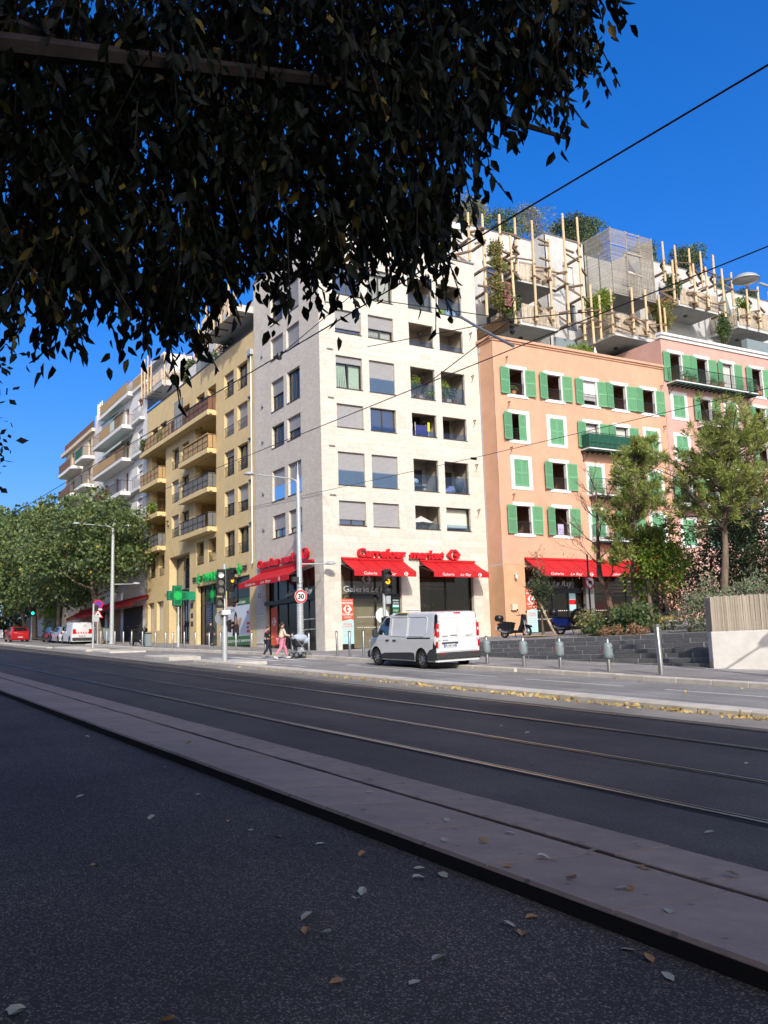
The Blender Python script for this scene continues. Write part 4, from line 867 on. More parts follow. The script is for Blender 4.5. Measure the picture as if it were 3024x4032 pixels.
# roof terrace above, overhanging balcony with timber poles
MB().box(-76.7, -71.9, 22.75, 27.0, 23.95, 24.4).build('terrace_slab', MT['concrete'], YB)
MB().box(-60.0, -53.35, 21.7, 27.0, 23.75, 24.2).build('terrace_slab', MT['concrete'], YB)
MB().box(-74.5, -54.5, 26.8, 33.0, 22.2, 28.5).build('terrace_block', MT['concrete'], YB)
FT = FF((0, 22.72, 0), (1, 0, 0), (0, -1, 0))
def slat_fence(F, u0, u1, v0, v1, w, step=.11, sw=.058, m='wood_slat', parent=None, name='slat_screen', rs=random.Random(1)):
    b = MB(); n = int((u1 - u0) / step)
    for i in range(n): u = u0 + (i + .5) * (u1 - u0) / n; h = v1 + rs.uniform(-.05, .05); b.fbox(F, u - sw / 2, u + sw / 2, v0, h, w - .015, w + .015)
    b.fbox(F, u0, u1, v0 + .12, v0 + .16, w - .03, w - .016).fbox(F, u0, u1, v1 - .3, v1 - .26, w - .03, w - .016)
    return b.build(name, MT[m], parent)
slat_fence(FT, -76.6, -71.95, 24.4, 25.3, 0, parent=YB); slat_fence(FF((-71.95, 0, 0), (0, 1, 0), (1, 0, 0)), 22.75, 26.5, 24.4, 25.3, 0, parent=YB)
slat_fence(FF((0, 21.75, 0), (1, 0, 0), (0, -1, 0)), -59.9, -53.4, 24.2, 25.2, 0, parent=YB)
pr_ = random.Random(4)
def pole(x, y, z0, z1, parent, r=.07):
    b = MB(); dx, dy = pr_.uniform(-.05, .05), pr_.uniform(-.05, .05); b.tube([(x, y, z0), (x + dx, y + dy, z1)], [r, r * .85], 7); return b.build('timber_pole', MT['wood_pole'], parent, smooth=True)
def brace(a, c, parent, w=.09): return MB().bar(a, c, w, w * .8).build('timber_brace', MT['wood_brace'], parent)
for x, z1 in ((-76.75, 27.0), (-75.9, 27.2), (-75.0, 27.3), (-74.2, 27.6)): pole(x, 22.5, 23.9, z1, YB); brace((x, 22.45, 24.9), (x, 23.2, 25.1), YB); brace((x, 22.4, 24.0), (x, 23.4, 23.95), YB)
for y, z1 in ((22.9, 26.7), (24.6, 26.4)): pole(-71.75, y, 23.8, z1, YB); brace((-71.7, y, 25.0), (-71.9, y + .6, 24.4), YB)
for x in (-70.3, -68.9, -67.6, -66.4, -65.2, -64.0, -62.8, -61.6): pole(x, 24.2 + pr_.uniform(-.3, .3), 22.6, 26.8 + pr_.uniform(-.6, .9), YB)
for x in (-59.9, -58.4, -57.0, -55.6, -54.2): pole(x, 21.55, 23.6, 27.0 + pr_.uniform(-.5, .5), YB); brace((x, 21.5, 24.6), (x, 22.3, 24.2), YB); brace((x, 21.5, 23.72), (x, 22.6, 23.7), YB)
for i in range(22):
    x = pr_.uniform(-70.5, -61.5); brace((x, 24.1, 23.2 + pr_.random() * 3), (x + pr_.uniform(-.7, .7), 24.6, 23.2 + pr_.random() * 3), YB)
MB().box(-66.3, -64.6, 23.05, 23.15, 22.6, 23.7).build('terrace_box', MT['plaster_white'], YB); MB().box(-64.5, -61.5, 23.0, 23.03, 22.65, 23.75).build('glass_screen', MT['frost'], YB)
# ------------------------------------------------------------------ apartment blocks further up the street
LB = thing('white_apartment_block', (-85, YL, zg(-85)), 'white apartment block with long balconies left of yellow building', 'building')
ops = []
for z in (15.5, 18.48, 21.54, 24.45): ops += [(-79.15, -77.65, z - 1.2 if z < 24 else z - 1.05, z, .2)]
for z in (13.2, 16.35, 19.36, 22.35): ops += [(-83.2, -82.0, z + .3, z + 2.2, .2), (-86.6, -85.2, z + .1, z + 2.2, .2), (-90.2, -88.9, z + .1, z + 2.2, .2), (-92.8, -91.8, z + .8, z + 2.1, .2)]
MB().wall(FL, -94.35, -76.4, 2.5, 26.6, ops).build('street_wall', MT['plaster_white'], LB)
for o in ops: 
    w = window(FL, LB, *o[:4], .2, fm='trim_white' if o[0] > -80 else 'room', sill=False, roll=.4 if o[0] > -80 else 0, rollm='roller_white' if o[3] < 24 else 'terracotta')
    if o[0] > -80: railing(FL, o[0] - .5, o[1] + .5, o[2] - .9, o[2] + .15, .35, .13, t=.018).build('railing', MT['metal_grey'], w, world=False); MB().fbox(FL, o[0] - .6, o[1] + .6, o[2] - 1.15, o[2] - .9, .003, .45).build('balcony_slab', MT['plaster_white'], w, world=False)
def balc(B, u0, u1, zb, zt, wf, screens, rm='wood_brace', m='plaster_white', rnd=False, sm=None):
    if rnd:
        n = 8; pts = [(u0, .003), (u1, .003), (u1, wf * .55)] + [(u1 - .7 + .7 * math.cos(a), wf * .55 + wf * .45 * math.sin(a)) for a in [math.pi / 2 * i / n for i in range(1, n + 1)]] + [(u0 + .7 - .7 * math.sin(a), wf * .55 + wf * .45 * math.cos(a)) for a in [math.pi / 2 * i / n for i in range(0, n + 1)]]
        pts = [p for i, p in enumerate(pts) if i == 0 or (abs(p[0] - pts[i - 1][0]) + abs(p[1] - pts[i - 1][1])) > 1e-4]
        s = MB().prism([FL.P(u, zb, w) for u, w in pts], (0, 0, zt - zb)).build('balcony', MT[m], B)
        rail = MB()
        for i in range(len(pts) - 1):
            a, c = pts[i], pts[i + 1]
            if i == 0: continue
            rail.bar(FL.P(a[0], zt + .95, a[1] - .03), FL.P(c[0], zt + .95, c[1] - .03), .035)
            L = math.hypot(c[0] - a[0], c[1] - a[1]); k = max(1, int(L / .14))
            for j in range(k): t = j / k; p = FL.P(a[0] + (c[0] - a[0]) * t, zt, a[1] + (c[1] - a[1]) * t - .03); rail.bar(p, p + Vector((0, 0, .95)), .016)
        rail.build('railing', MT['metal_dark'], s, world=False)
    else:
        s = MB().fbox(FL, u0, u1, zb, zt, .003, wf).build('balcony', MT[m], B, bevel=.02)
        r = railing(FL, u0 + .04, u1 - .04, zt, zt + 1.0, wf - .05, .16, t=.02)
        for u in (u0 + .05, u1 - .05): r.fbox(FL, u - .015, u + .015, zt + .96, zt + 1.0, 0, wf - .05)
        for k in range(7): r.fbox(FL, u1 - .06, u1 - .04, zt, zt + 1, k * wf / 7 + .02, k * wf / 7 + .04)
        r.build('railing', MT[rm], s, world=False)
    for a, c, mm in screens: MB().fbox(FL, a, c, zt + .08, zt + .95, wf - .028, wf - .016).build('screen', MT[mm], s, world=False)
    return s
balc(LB, -90.4, -79.9, 22.0, 22.35, 1.22, [(-88.0, -84.2, 'reed'), (-83.9, -82.6, 'curtain_green')]); balc(LB, -90.4, -79.9, 19.05, 19.36, 1.18, [(-90.2, -82.4, 'reed')]); balc(LB, -90.0, -79.9, 16.0, 16.35, 1.3, [(-88.0, -83.5, 'reed_dark')], rm='metal_dark'); balc(LB, -90.0, -79.9, 13.0, 13.35, 1.2, []); balc(LB, -90.0, -79.9, 10.0, 10.35, 1.2, [])
balc(LB, -90.6, -80.45, 25.2, 25.58, .55, [(-90.3, -81.0, 'reed')]); MB().fbox(FL, -80.4, -76.4, 25.35, 25.6, -.0 + .003, .2).build('cornice', MT['plaster_white'], LB); MB().fbox(FL, -80.4, -76.4, 25.6, 26.55, .1, .14).build('screen', MT['reed'], LB)
MB().fbox(FL, -94.3, -76.45, 26.6, 28.1, -4, -2.0).fbox(FL, -94.3, -76.45, 28.1, 28.3, -4.2, -1.4).build('attic', MT['plaster_white'], LB)
# striped green blinds let down over the balconies
for u0, u1, z in ((-88.6, -80.6, 21.7), (-87.5, -83.5, 24.75)):
    A = thing('balcony_blind', FL.P((u0 + u1) / 2, z, 0), 'long pale green blind let down over the white block balcony' if z < 23 else 'short dark green blind under the top white balcony', 'awning')
    MB().quad(FL.P(u0, z, .1), FL.P(u1, z, .1), FL.P(u1, z - .75, 1.1), FL.P(u0, z - .75, 1.1)).fbox(FL, u0, u1, z - .92, z - .75, 1.1, 1.12).build('canopy', MT['curtain_green' if z < 23 else 'sign_green_dark'], A); MB().bar(FL.P(u1 - .1, z, .05), FL.P(u1 - .1, z - .75, 1.1), .04).build('arm', MT['metal_grey'], A)
# street level of the white block: shops behind the trees
for u0, u1, m in ((-94.0, -89.5, 'room_dark'), (-88.5, -84.0, 'room'), (-83.0, -77.2, 'room_dark')): MB().fbox(FL, u0, u1, 3.0, 6.2, .003, .03).build('shop_front', MT[m], LB)
CB = thing('cream_apartment_block', (-101, YL, zg(-101)), 'cream apartment block with rounded balconies at street end', 'building')
ops = []
for z in (10.4, 13.4, 16.4, 19.3, 22.5): ops += [(-97.3, -96.2, z + .1, z + 2.2, .2), (-101.0, -99.8, z + .1, z + 2.2, .2), (-104.8, -103.5, z + .1, z + 2.2, .2)]
MB().wall(FL, -107.9, -94.4, 3, 25.4, ops).build('street_wall', MT['plaster_cream'], CB); MB().box(-107.9, -107.6, YL + .01, 36, 3, 25.4).box(-107.8, -94.5, YL + .1, 36, 25.1, 25.3).build('end_wall', MT['plaster_cream'], CB)
for o in ops: window(FL, CB, *o[:4], .2, fm='wood_brace', sill=False)
MB().fbox(FL, -109.0, -94.4, 25.05, 25.4, .003, .35).build('cornice', MT['plaster_cream'], CB); MB().fbox(FL, -108.0, -94.5, 25.4, 26.25, .1, .13).build('parapet_screen', MT['reed_dark'], CB)
MB().fbox(FL, -107.5, -95, 25.4, 27.4, -5, -3).build('attic', MT['plaster_cream'], CB)
for z in (22.2, 19.25, 16.3, 13.3, 10.3):
    balc(CB, -98.8, -94.5, z, z + .3, 1.15, [(-98.0, -95.4, 'canvas_green' if z > 21 else 'canvas_grey')], rnd=True, m='plaster_white'); balc(CB, -106.6, -99.6, z - .1, z + .22, 1.15, [(-105.9, -100.4, 'reed_dark')], rnd=True, m='plaster_white')
# white trellis on the roof edge
tr = thing('roof_trellis', FL.P(-91.5, 25.6, .3), 'white lattice trellis on the roof edge of the white block', 'trellis')
for u in (-92.3, -91.4, -90.6): MB().fbox(FL, u - .04, u + .04, 25.5, 27.3, .25, .33).build('post', MT['trim_white'], tr)
b = MB()
for i in range(10): b.bar(FL.P(-92.3 + i * .17, 25.6, .3), FL.P(-91.6 + i * .17 if i < 6 else -90.6, 27.2 if i < 6 else 27.2 - (i - 5) * .3, .3), .025).bar(FL.P(-90.6 - i * .17, 25.6, .31), FL.P(-91.3 - i * .17 if i < 6 else -92.3, 27.2 if i < 6 else 27.2 - (i - 5) * .3, .31), .025)
b.build('lattice', MT['trim_white'], tr)
# ------------------------------------------------------------------ orange and pink buildings
def shutter_mesh(wd, ht):
    b = MB(); t = .055; d = .035
    b.box(0, t, 0, d, 0, ht).box(wd - t, wd, 0, d, 0, ht)
    for z in (0, ht * .47, ht - .09): b.box(t, wd - t, .001, d - .001, z, z + .09)
    for z0, z1 in ((.09, ht * .47), (ht * .47 + .09, ht - .09)):
        n = int((z1 - z0) / .055)
        for i in range(n):
            z = z0 + (i + .5) * (z1 - z0) / n; b.hexa([(t, .004, z - .028), (wd - t, .004, z - .028), (wd - t, .014, z - .03), (t, .014, z - .03), (t, .022, z + .022), (wd - t, .022, z + .022), (wd - t, .031, z + .02), (t, .031, z + .02)])
    me = b.mesh('shutter'); me.materials.append(MT['shutter_green']); return me
SH = {}
def shutter(F, B, u, v, wd, ht, ang=0.0, left=True, w=.03):
    """hinge at (u,v); ang = opening angle from flat against the wall"""
    k = (round(wd, 2), round(ht, 2)); me = SH.setdefault(k, None) or shutter_mesh(*k); SH[k] = me
    U = F.U.normalized(); Nn = F.N.normalized(); a = ang
    X = (U * math.cos(a) + Nn * math.sin(a)) if not left else (-U * math.cos(a) + Nn * math.sin(a)); Y = (Nn * math.cos(a) - U * math.sin(a)) if not left else (Nn * math.cos(a) + U * math.sin(a)); p = F.P(u, v, w)
    o = bpy.data.objects.new('shutter', me); COL.objects.link(o)
    o.matrix_world = Matrix(((X.x, Y.x, 0, p.x), (X.y, Y.y, 0, p.y), (0, 0, 1, p.z), (0, 0, 0, 1)))
    o.parent = B; o.matrix_parent_inverse = Matrix.Translation(-Vector(B.location))
    return o
orr = random.Random(21)
def nice_window(F, B, uR, zt, zb, kind, door=False, item=None):
    """white surround, room and louvred shutters; uR = right edge of the surround, zt/zb = top/bottom of the surround"""
    uL = uR - 1.62; o0, o1 = uL + .26, uR - .26; v0, v1 = zb + .2, zt - .22
    s = MB()
    if kind in ('closed', 'half'):
        s.fbox(F, uL, o0, zb, zt, .002, .03).fbox(F, o1, uR, zb, zt, .002, .03).fbox(F, o0, o1, zb, v0, .002, .03).fbox(F, o0, o1, v1, zt, .002, .03)
    else:
        s.fbox(F, uL, uR, v1, zt, .002, .03).fbox(F, uL, uR, zb, v0, .002, .045).fbox(F, o0 - .08, o0, v0, v1, .002, .02).fbox(F, o1, o1 + .1, v0, v1, .002, .02)
    w = s.build('window', MT['trim_white'], B)
    r = MB().niche(F, o0, o1, v0, v1, .003, .22).build('reveal', MT['trim_white'], w, world=False)
    bm = r.data; bm.clear_geometry(); q = MB(); P = F.P
    for x in (o0, o1): q.quad(P(x, v0, 0), P(x, v1, 0), P(x, v1, -.2), P(x, v0, -.2))
    for y in (v0, v1): q.quad(P(o0, y, 0), P(o1, y, 0), P(o1, y, -.2), P(o0, y, -.2))
    bm.from_pydata([tuple(x) for x in q.v], [], q.f)
    MB().niche(F, o0 - .3, o1 + .5, v0 - .1, v1 + .2, .21, 2.4).build('room', MT['room'], w, world=False)
    wd = (o1 - o0) * .66; ht = v1 - v0 + .06
    def rot(ch): return ch
    if kind == 'closed':
        h = (o1 - o0) / 2 - .004
        shutter(F, B, o0 + .002, v0 - .0 + .01, h, v1 - v0 - .02, math.pi - .0, True, .02); shutter(F, B, o1 - .002, v0 + .01, h, v1 - v0 - .02, math.pi, False, .02)
    elif kind == 'half':
        h = (o1 - o0) / 2
        shutter(F, B, o0 - .02, v0 - .03, wd, ht, .25, True); shutter(F, B, o1 - .002, v0 + .01, h, v1 - v0 - .02, math.pi, False, .02)
    else:
        shutter(F, B, o0 - .05, v0 - .03, wd, ht, orr.uniform(.12, .3), True); shutter(F, B, o1 + .10, v0 - .03, wd, ht, orr.uniform(.08, .2), False)
        if kind == 'blind': zig_h(F, o0, o1, v0 + .35, v1, -.18, .05).build('roller_blind', MT['roller_white'], w, world=False)
        elif kind == 'curtain': zig_v(F, o0, o1, v0, v1 - .03, -.3, 9, .06).build('curtain', MT['curtain'], w, world=False)
        else: MB().quad(F.P(o0 + .01, v0, -.22), F.P(o0 + .2, v0, -.75), F.P(o0 + .2, v1, -.75), F.P(o0 + .01, v1, -.22)).build('casement', MT['frame_bronze'], w, world=False)
    if kind not in ('closed',) and not door:
        rb = railing(F, o0 + .01, o1 - .01, v0 + .02, v0 + .72, -.03, .1, t=.014); rb.fbox(F, o0, o1, v0 + .5, v0 + .515, -.04, -.02); rb.build('railing', MT['metal_dark'], w, world=False)
    return w
OB = thing('orange_building', (XO, 40, 2.5), 'orange plaster building with green louvred shutters', 'building')
FS = FF((0, 33.94, 0), (1, 0, 0), (0, -1, 0))
uO = [36.52, 39.5, 42.47, 45.07, 47.75]; zO = [(18.88, 16.84), (16.05, 13.99), (13.22, 11.13), (10.36, 8.27)]
kinds = {(0, 0): 'open', (0, 1): 'open', (0, 2): 'blind', (0, 3): 'open', (0, 4): 'open', (1, 0): 'half', (1, 1): 'closed', (1, 2): 'curtain', (1, 3): 'curtain', (1, 4): 'closed',
         (2, 0): 'closed', (2, 1): 'open', (2, 2): 'closed', (2, 3): 'closed', (2, 4): 'closed', (3, 0): 'open', (3, 1): 'open', (3, 2): 'closed', (3, 3): 'open', (3, 4): 'closed'}
ops = []
for (r, c), k in kinds.items():
    u = uO[c]; ops.append((u - 1.36, u - .26, zO[r][1] + .2, zO[r][0] - .22, 0))
UW1 = 48.45
MB().wall(FO, 33.96, UW1, 6.62, 20.30, ops).build('side_wall', MT['plaster_orange'], OB)
gf = [(35.55, 40.35, 1.9, 6.45, .4), (40.7, 46.9, 1.9, 6.45, .4)]
MB().wall(FO, 33.96, UW1, 1.9, 6.60, gf).build('ground_wall', MT['plaster_orange_low'], OB)
MB().wall(FS, XR + .01, XO, 6.62, 20.30, []).build('return_wall', MT['plaster_orange'], OB); MB().wall(FS, XR + .01, XO, 1.6, 6.6, []).build('return_wall', MT['plaster_orange_low'], OB)
MB().fbox(FO, 33.92, UW1, 6.6, 6.625, -.02, .012).build('string_course', MT['plaster_orange'], OB)
b = MB(); b.fbox(FO, 33.9, UW1, 20.30, 20.42, -.3, .07).fbox(FO, 33.85, UW1, 20.42, 20.58, -.3, .16); b.fbox(FS, XR + .02, XO + .0, 20.30, 20.42, -.2, .07).fbox(FS, XR + .02, XO + .0, 20.42, 20.58, -.2, .16); b.build('cornice', MT['plaster_orange'], OB)
MB().box(XR - 6, XO - .1, 34.0, UW1, 20.1, 20.28).build('roof', MT['concrete'], OB)
for (r, c), k in kinds.items(): nice_window(FO, OB, uO[c], *zO[r], k)
for r in range(4):
    for u in (34.95, 48.1):
        z = zO[r][0] + .45 if u < 40 else zO[r][0] + .2; MB().bar(FO.P(u, z, 0), FO.P(u, z, .25), .05).bar(FO.P(u, z, .25), FO.P(u - .15, z - .26, .25), .035).build('hook', MT['wood_brace'], OB)
def iron_balcony(F, B, u0, u1, zs, screen=None, hh=1.02, wf=.85, brackets=2, scroll=False):
    s = MB(); s.fbox(F, u0, u1, zs - .06, zs, .003, wf).build('x', MT['trim_white']) if False else None
    sl = MB().fbox(F, u0, u1, zs - .07, zs, .003, wf).build('balcony', MT['trim_white'], B)
    b = MB(); b.fbox(F, u0, u1, zs - .17, zs - .072, wf - .07, wf - .005)
    n = int((u1 - u0) / .45)
    for i in range(n + 1): u = u0 + .03 + (u1 - u0 - .06) * i / n; b.fbox(F, u - .03, u + .03, zs - .19, zs - .075, .01, wf - .08)
    b.build('joist', MT['rail_green'], sl, world=False)
    r = railing(F, u0 + .02, u1 - .02, zs, zs + hh, wf - .04, .105, t=.018, mid=zs + .35)
    for u in (u0 + .03, u1 - .03):
        r.fbox(F, u - .015, u + .015, zs + hh - .03, zs + hh, 0, wf - .06)
        for k in range(6): w = .06 + k * (wf - .12) / 6; r.fbox(F, u - .008, u + .008, zs, zs + hh - .03, w, w + .016)
    r.build('railing', MT['rail_green'], sl, world=False)
    if screen:
        MB().fbox(F, u0 + .05, u1 - .05, zs + .04, zs + hh - .08, wf - .075, wf - .065).fbox(F, u0 + .05, u0 + .06, zs + .04, zs + hh - .08, .05, wf - .08).build('screen', MT[screen], sl, world=False)
    for i in range(brackets):
        u = u0 + .15 + (u1 - u0 - .3) * i / max(1, brackets - 1)
        MB().bar(F.P(u, zs - .2, wf - .12), F.P(u, zs - .75, .02), .035).bar(F.P(u, zs - .2, .03), F.P(u, zs - .8, .03), .035).bar(F.P(u, zs - .75, .03), F.P(u + .0, zs - .62, .14), .02).build('bracket', MT['rail_green'], sl, world=False)
    return sl
iron_balcony(FO, OB, 40.55, 46.0, 14.02, 'canvas_green', 1.0, .85, 3); iron_balcony(FO, OB, 41.0, 45.8, 11.1, None, 1.0, .8, 3); iron_balcony(FO, OB, 41.0, 46.2, 8.2, None, 1.0, .8, 3)
# ground floor shop fronts
s4 = shop(FO, 35.55, 40.35, 2.3, 6.45, OB, (36.4, 37.9, 39.1, 39.8), (), d=.4)
MB().fbox(FO, 36.4, 40.3, 4.95, 5.25, -.45, -.28).build('lintel_beam', MT['black'], s4, world=False)
s5 = shop(FO, 40.7, 46.9, 2.4, 6.45, OB, (42.4, 44.0, 45.4), (4.9,), d=.4)
MB().fbox(FO, 40.2, 40.85, 1.9, 6.5, -.2, .06).build('pier', MT['frame_grey'], OB)
text_on(FO, 'Galerie', 36.0, 5.36, -.3, .46, 'lamp_grey', s4, width=1.7, bold=.008, ext=.02); text_on(FO, 'Le Ray', 37.9, 5.36, -.3, .5, 'lamp_grey', s4, width=1.5, shear=.3, ext=.02)
for s, u0, u1 in ((s4, 36.5, 40.2), (s5, 40.9, 46.8)):
    b = MB()
    for v in (3.35, 3.85):
        n = int((u1 - u0) / .15)
        for i in range(n): u = u0 + i * .15; b.fbox(FO, u, u + .06, v, v + .06, -.385, -.38)
    setp(b.build('safety_dots', MT['sign_white'], s, world=False), kind='stuff')
    b = MB()
    for i in range(5): b.fbox(FO, u0, u1, 4.95 + i * .22, 5.06 + i * .22, -2.4, -2.2)
    b.build('ceiling_slats', MT['wood_warm'], s, world=False)
for v0, v1, m in ((3.9, 5.0, 'print_cyan'), (4.25, 4.55, 'sign_red'), ): MB().fbox(FO, 39.2, 39.72, v0, v1, -.385 if m == 'print_cyan' else -.378, -.38 if m == 'print_cyan' else -.372).build('notice', MT[m], s4, world=False)
MB().fbox(FO, 42.6, 46.6, 2.5, 4.6, -3.2, -3.0).build('red_partition', MT['sign_red_dark'], s5, world=False)
MB().fbox(FO, 37.0, 38.4, 4.2, 4.75, -3.2, -3.0).build('hanging_sign', MT['yellow_paint'], s4, world=False)
K2 = thing('banner_panel', FO.P(35.9, 2.5, 0), 'tall orange and pale blue welcome panel on the orange building', 'banner'); banner(FO, K2, 35.5, 36.28, 2.6, 5.14, .06)
awning(FO, 35.58, 40.22, 6.98, 5.80, 1.5, 'red awning over the door of the orange building'); awning(FO, 40.28, 45.0, 6.94, 5.84, 1.5, 'red awning behind the pine trunk on the orange building')
MB().fbox(FO, 34.35, 34.75, 3.9, 4.25, .003, .2).build('meter_box', MT['plaster_cream'], OB)
ca = MB(); ca.bar(FO.P(34.75, 6.0, 0), FO.P(34.75, 6.0, .2), .06).lathe([(.07, -.1), (.09, 0), (.06, .1)], FO.P(34.75, 5.85, .22), 8); ca.build('camera_dome', MT['trim_white'], OB)

PB = thing('pink_building', (XO, 55, 2.6), 'pink plaster building with green shutters behind the pines', 'building')
uP = [50.62, 53.27, 55.95, 59.1, 62.3, 65.3]; zP = [(21.83, 19.35), (18.86, 16.85), (15.95, 13.92), (13.05, 10.9), (10.15, 8.0)]
kP = {(0, 0): 'open', (0, 1): 'open', (0, 2): 'curtain', (0, 3): 'open', (0, 4): 'open', (1, 0): 'closed', (1, 1): 'open', (1, 2): 'closed', (1, 3): 'open', (1, 4): 'open', (2, 0): 'closed', (2, 1): 'closed', (2, 2): 'closed', (2, 3): 'open', (2, 4): 'closed',
      (3, 0): 'open', (3, 1): 'open', (3, 2): 'curtain', (3, 3): 'closed', (3, 4): 'closed', (4, 0): 'closed', (4, 1): 'closed', (4, 2): 'open', (4, 3): 'closed', (4, 4): 'closed'}
ops = []
for (r, c), k in kP.items():
    u = uP[c]; ops.append((u - 1.36, u - .26, zP[r][1] + .2, zP[r][0] - .22, 0))
MB().wall(FO, 48.47, 66.0, 1.9, 22.55, ops).build('side_wall', MT['plaster_pink'], PB)
FP = FF((0, 48.47, 0), (1, 0, 0), (0, -1, 0)); MB().wall(FP, XO - 5, XO + .28, 20.3, 22.55, []).build('return_wall', MT['plaster_pink'], PB)
b = MB(); b.fbox(FO, 48.4, 66, 22.55, 22.78, -.3, .10).fbox(FO, 48.35, 66, 22.78, 22.95, -.3, .22); b.build('cornice', MT['trim_white'], PB)
MB().box(XO - 6, XO, 48.6, 67, 22.2, 22.5).build('roof', MT['concrete'], PB)
for (r, c), k in kP.items(): nice_window(FO, PB, uP[c], *zP[r], k, door=(r == 0 and c < 3) or (r == 1 and c == 1))
iron_balcony(FO, PB, 48.75, 57.1, 19.38, None, 1.02, .9, 4); iron_balcony(FO, PB, 51.4, 54.5, 16.55, None, 1.02, .9, 2); iron_balcony(FO, PB, 51.2, 56.9, 13.6, None, 1.02, .9, 3); iron_balcony(FO, PB, 48.9, 56.9, 10.75, None, 1.02, .9, 4)
for r in range(3):
    z = zP[r][0] - .5
# ------------------------------------------------------------------ concrete upper storeys with timber scaffold balconies
UB = thing('concrete_upper_building', (-48, 50, 20.3), 'concrete upper storeys with timber pole balconies behind the facades', 'building')
XA, XB, XF = -48.5, -47.06, -44.45; RT = 30.9
FA = FF((XA, 0, 0), (0, 1, 0), (1, 0, 0)); FB = FF((XB, 0, 0), (0, 1, 0), (1, 0, 0)); FX = FF((XF, 0, 0), (0, 1, 0), (1, 0, 0))
wa = [(34.9, 35.7, 26.6, 28.35, .15), (34.9, 35.75, 23.7, 25.55, .15), (38.4, 40.4, 25.9, 28.2, .15), (38.2, 40.6, 22.9, 25.2, .15)]
wb = [(44.2, 45.2, 27.0, 28.85, .15), (44.3, 45.2, 24.0, 25.95, .15)]
wc = [(56.0, 57.6, 26.9, 29.0, .15), (54.0, 55.4, 26.9, 29.0, .15)]
MB().wall(FA, 33.0, 42.6, 20.2, RT, wa).build('wall', MT['concrete'], UB); MB().wall(FB, 42.59, 46.4, 20.2, RT, wb).build('wall', MT['concrete'], UB); MB().wall(FB, 50.6, 60.9, 20.2, RT + .12, wc).build('wall', MT['concrete'], UB)
MB().wall(FA, 46.4, 50.7, 20.2, RT, [(47.2, 49.6, 23.6, 25.7, .15)]).build('wall', MT['concrete'], UB); MB().wall(FA, 60.9, 76, 20.2, RT + .1, [(64.0, 66, 27, 29, .15)]).build('wall', MT['concrete'], UB)
for y in (42.59, 46.4, 50.6, 60.9): MB().box(XA, XB, y - .1 if y in (46.4, 60.9) else y, y if y in (46.4, 60.9) else y + .1, 20.2, RT - .002).build('wall', MT['concrete'], UB)
MB().box(-56, XA - .02, 33, 76, RT - .3, RT - .06).build('roof', MT['concrete'], UB)
b = MB(); b.fbox(FA, 33, 42.6, RT, RT + .06, -.3, .04).fbox(FB, 42.6, 46.4, RT, RT + .06, -.3, .04).fbox(FB, 50.6, 60.9, RT + .12, RT + .18, -.3, .04).fbox(FA, 60.9, 76, RT + .1, RT + .16, -.3, .04); b.build('coping', MT['frame_grey'], UB)
for F, o, roll in [(FA, wa[0], .6), (FA, wa[1], .55), (FA, wa[2], 0), (FA, wa[3], 0), (FB, wb[0], .85), (FB, wb[1], 0), (FB, wc[0], 0), (FB, wc[1], 0), (FA, (47.2, 49.6, 23.6, 25.7), 0)]:
    w = window(F, UB, *o[:4], .15, roll=roll, rollm='roller_white', fm='frame_grey', sill=False)
    if o[1] - o[0] < 1.1: railing(F, o[0] + .02, o[1] - .02, o[2] + .02, o[2] + .55, .03, .1, t=.016).build('railing', MT['metal_grey'], w, world=False)
def tbalcony(y0, y1, zb, zt, fh=1.0, back=XA, board=True):
    s = MB().box(back - .2, XF, y0, y1, zb, zt); s = s.build('balcony_slab', MT['concrete'], UB)
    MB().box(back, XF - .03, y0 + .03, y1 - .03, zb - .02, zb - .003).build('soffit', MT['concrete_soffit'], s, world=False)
    MB().lathe([(.16, -.1), (.16, 0)], ((back + XF) / 2, (y0 + y1) / 2, zb - .02), 10).build('soffit_light', MT['plastic_dark'], s, world=False)
    slat_fence(FX, y0 + .1, y1, zt - .25, zt + fh, .05, .11, .06, parent=UB)
    slat_fence(FF((0, y0, 0), (1, 0, 0), (0, -1, 0)), back + 1.0, XF, zt - .25, zt + fh, .05, .11, .06, parent=UB)
    if board:
        for k in range(4): MB().box(back + .3, XF - .1, y0 - .75, y0 - .7, zb + .05 + k * .17, zb + .2 + k * .17).build('plank', MT['wood_warm'], UB)
        MB().box(back + .3, XF - .1, y0 - .72, y0, zb - .02, zb + .03).build('deck', MT['wood_brace'], UB)
    return s
tbalcony(37.8, 41.1, 22.5, 22.95); tbalcony(37.8, 41.1, 25.45, 25.85, board=False); tbalcony(46.3, 50.4, 23.1, 23.62, 1.1, board=False); tbalcony(53.1, 57.4, 26.45, 26.86, 1.0, XB); tbalcony(59.65, 64.5, 25.8, 26.3, 1.1, board=False)
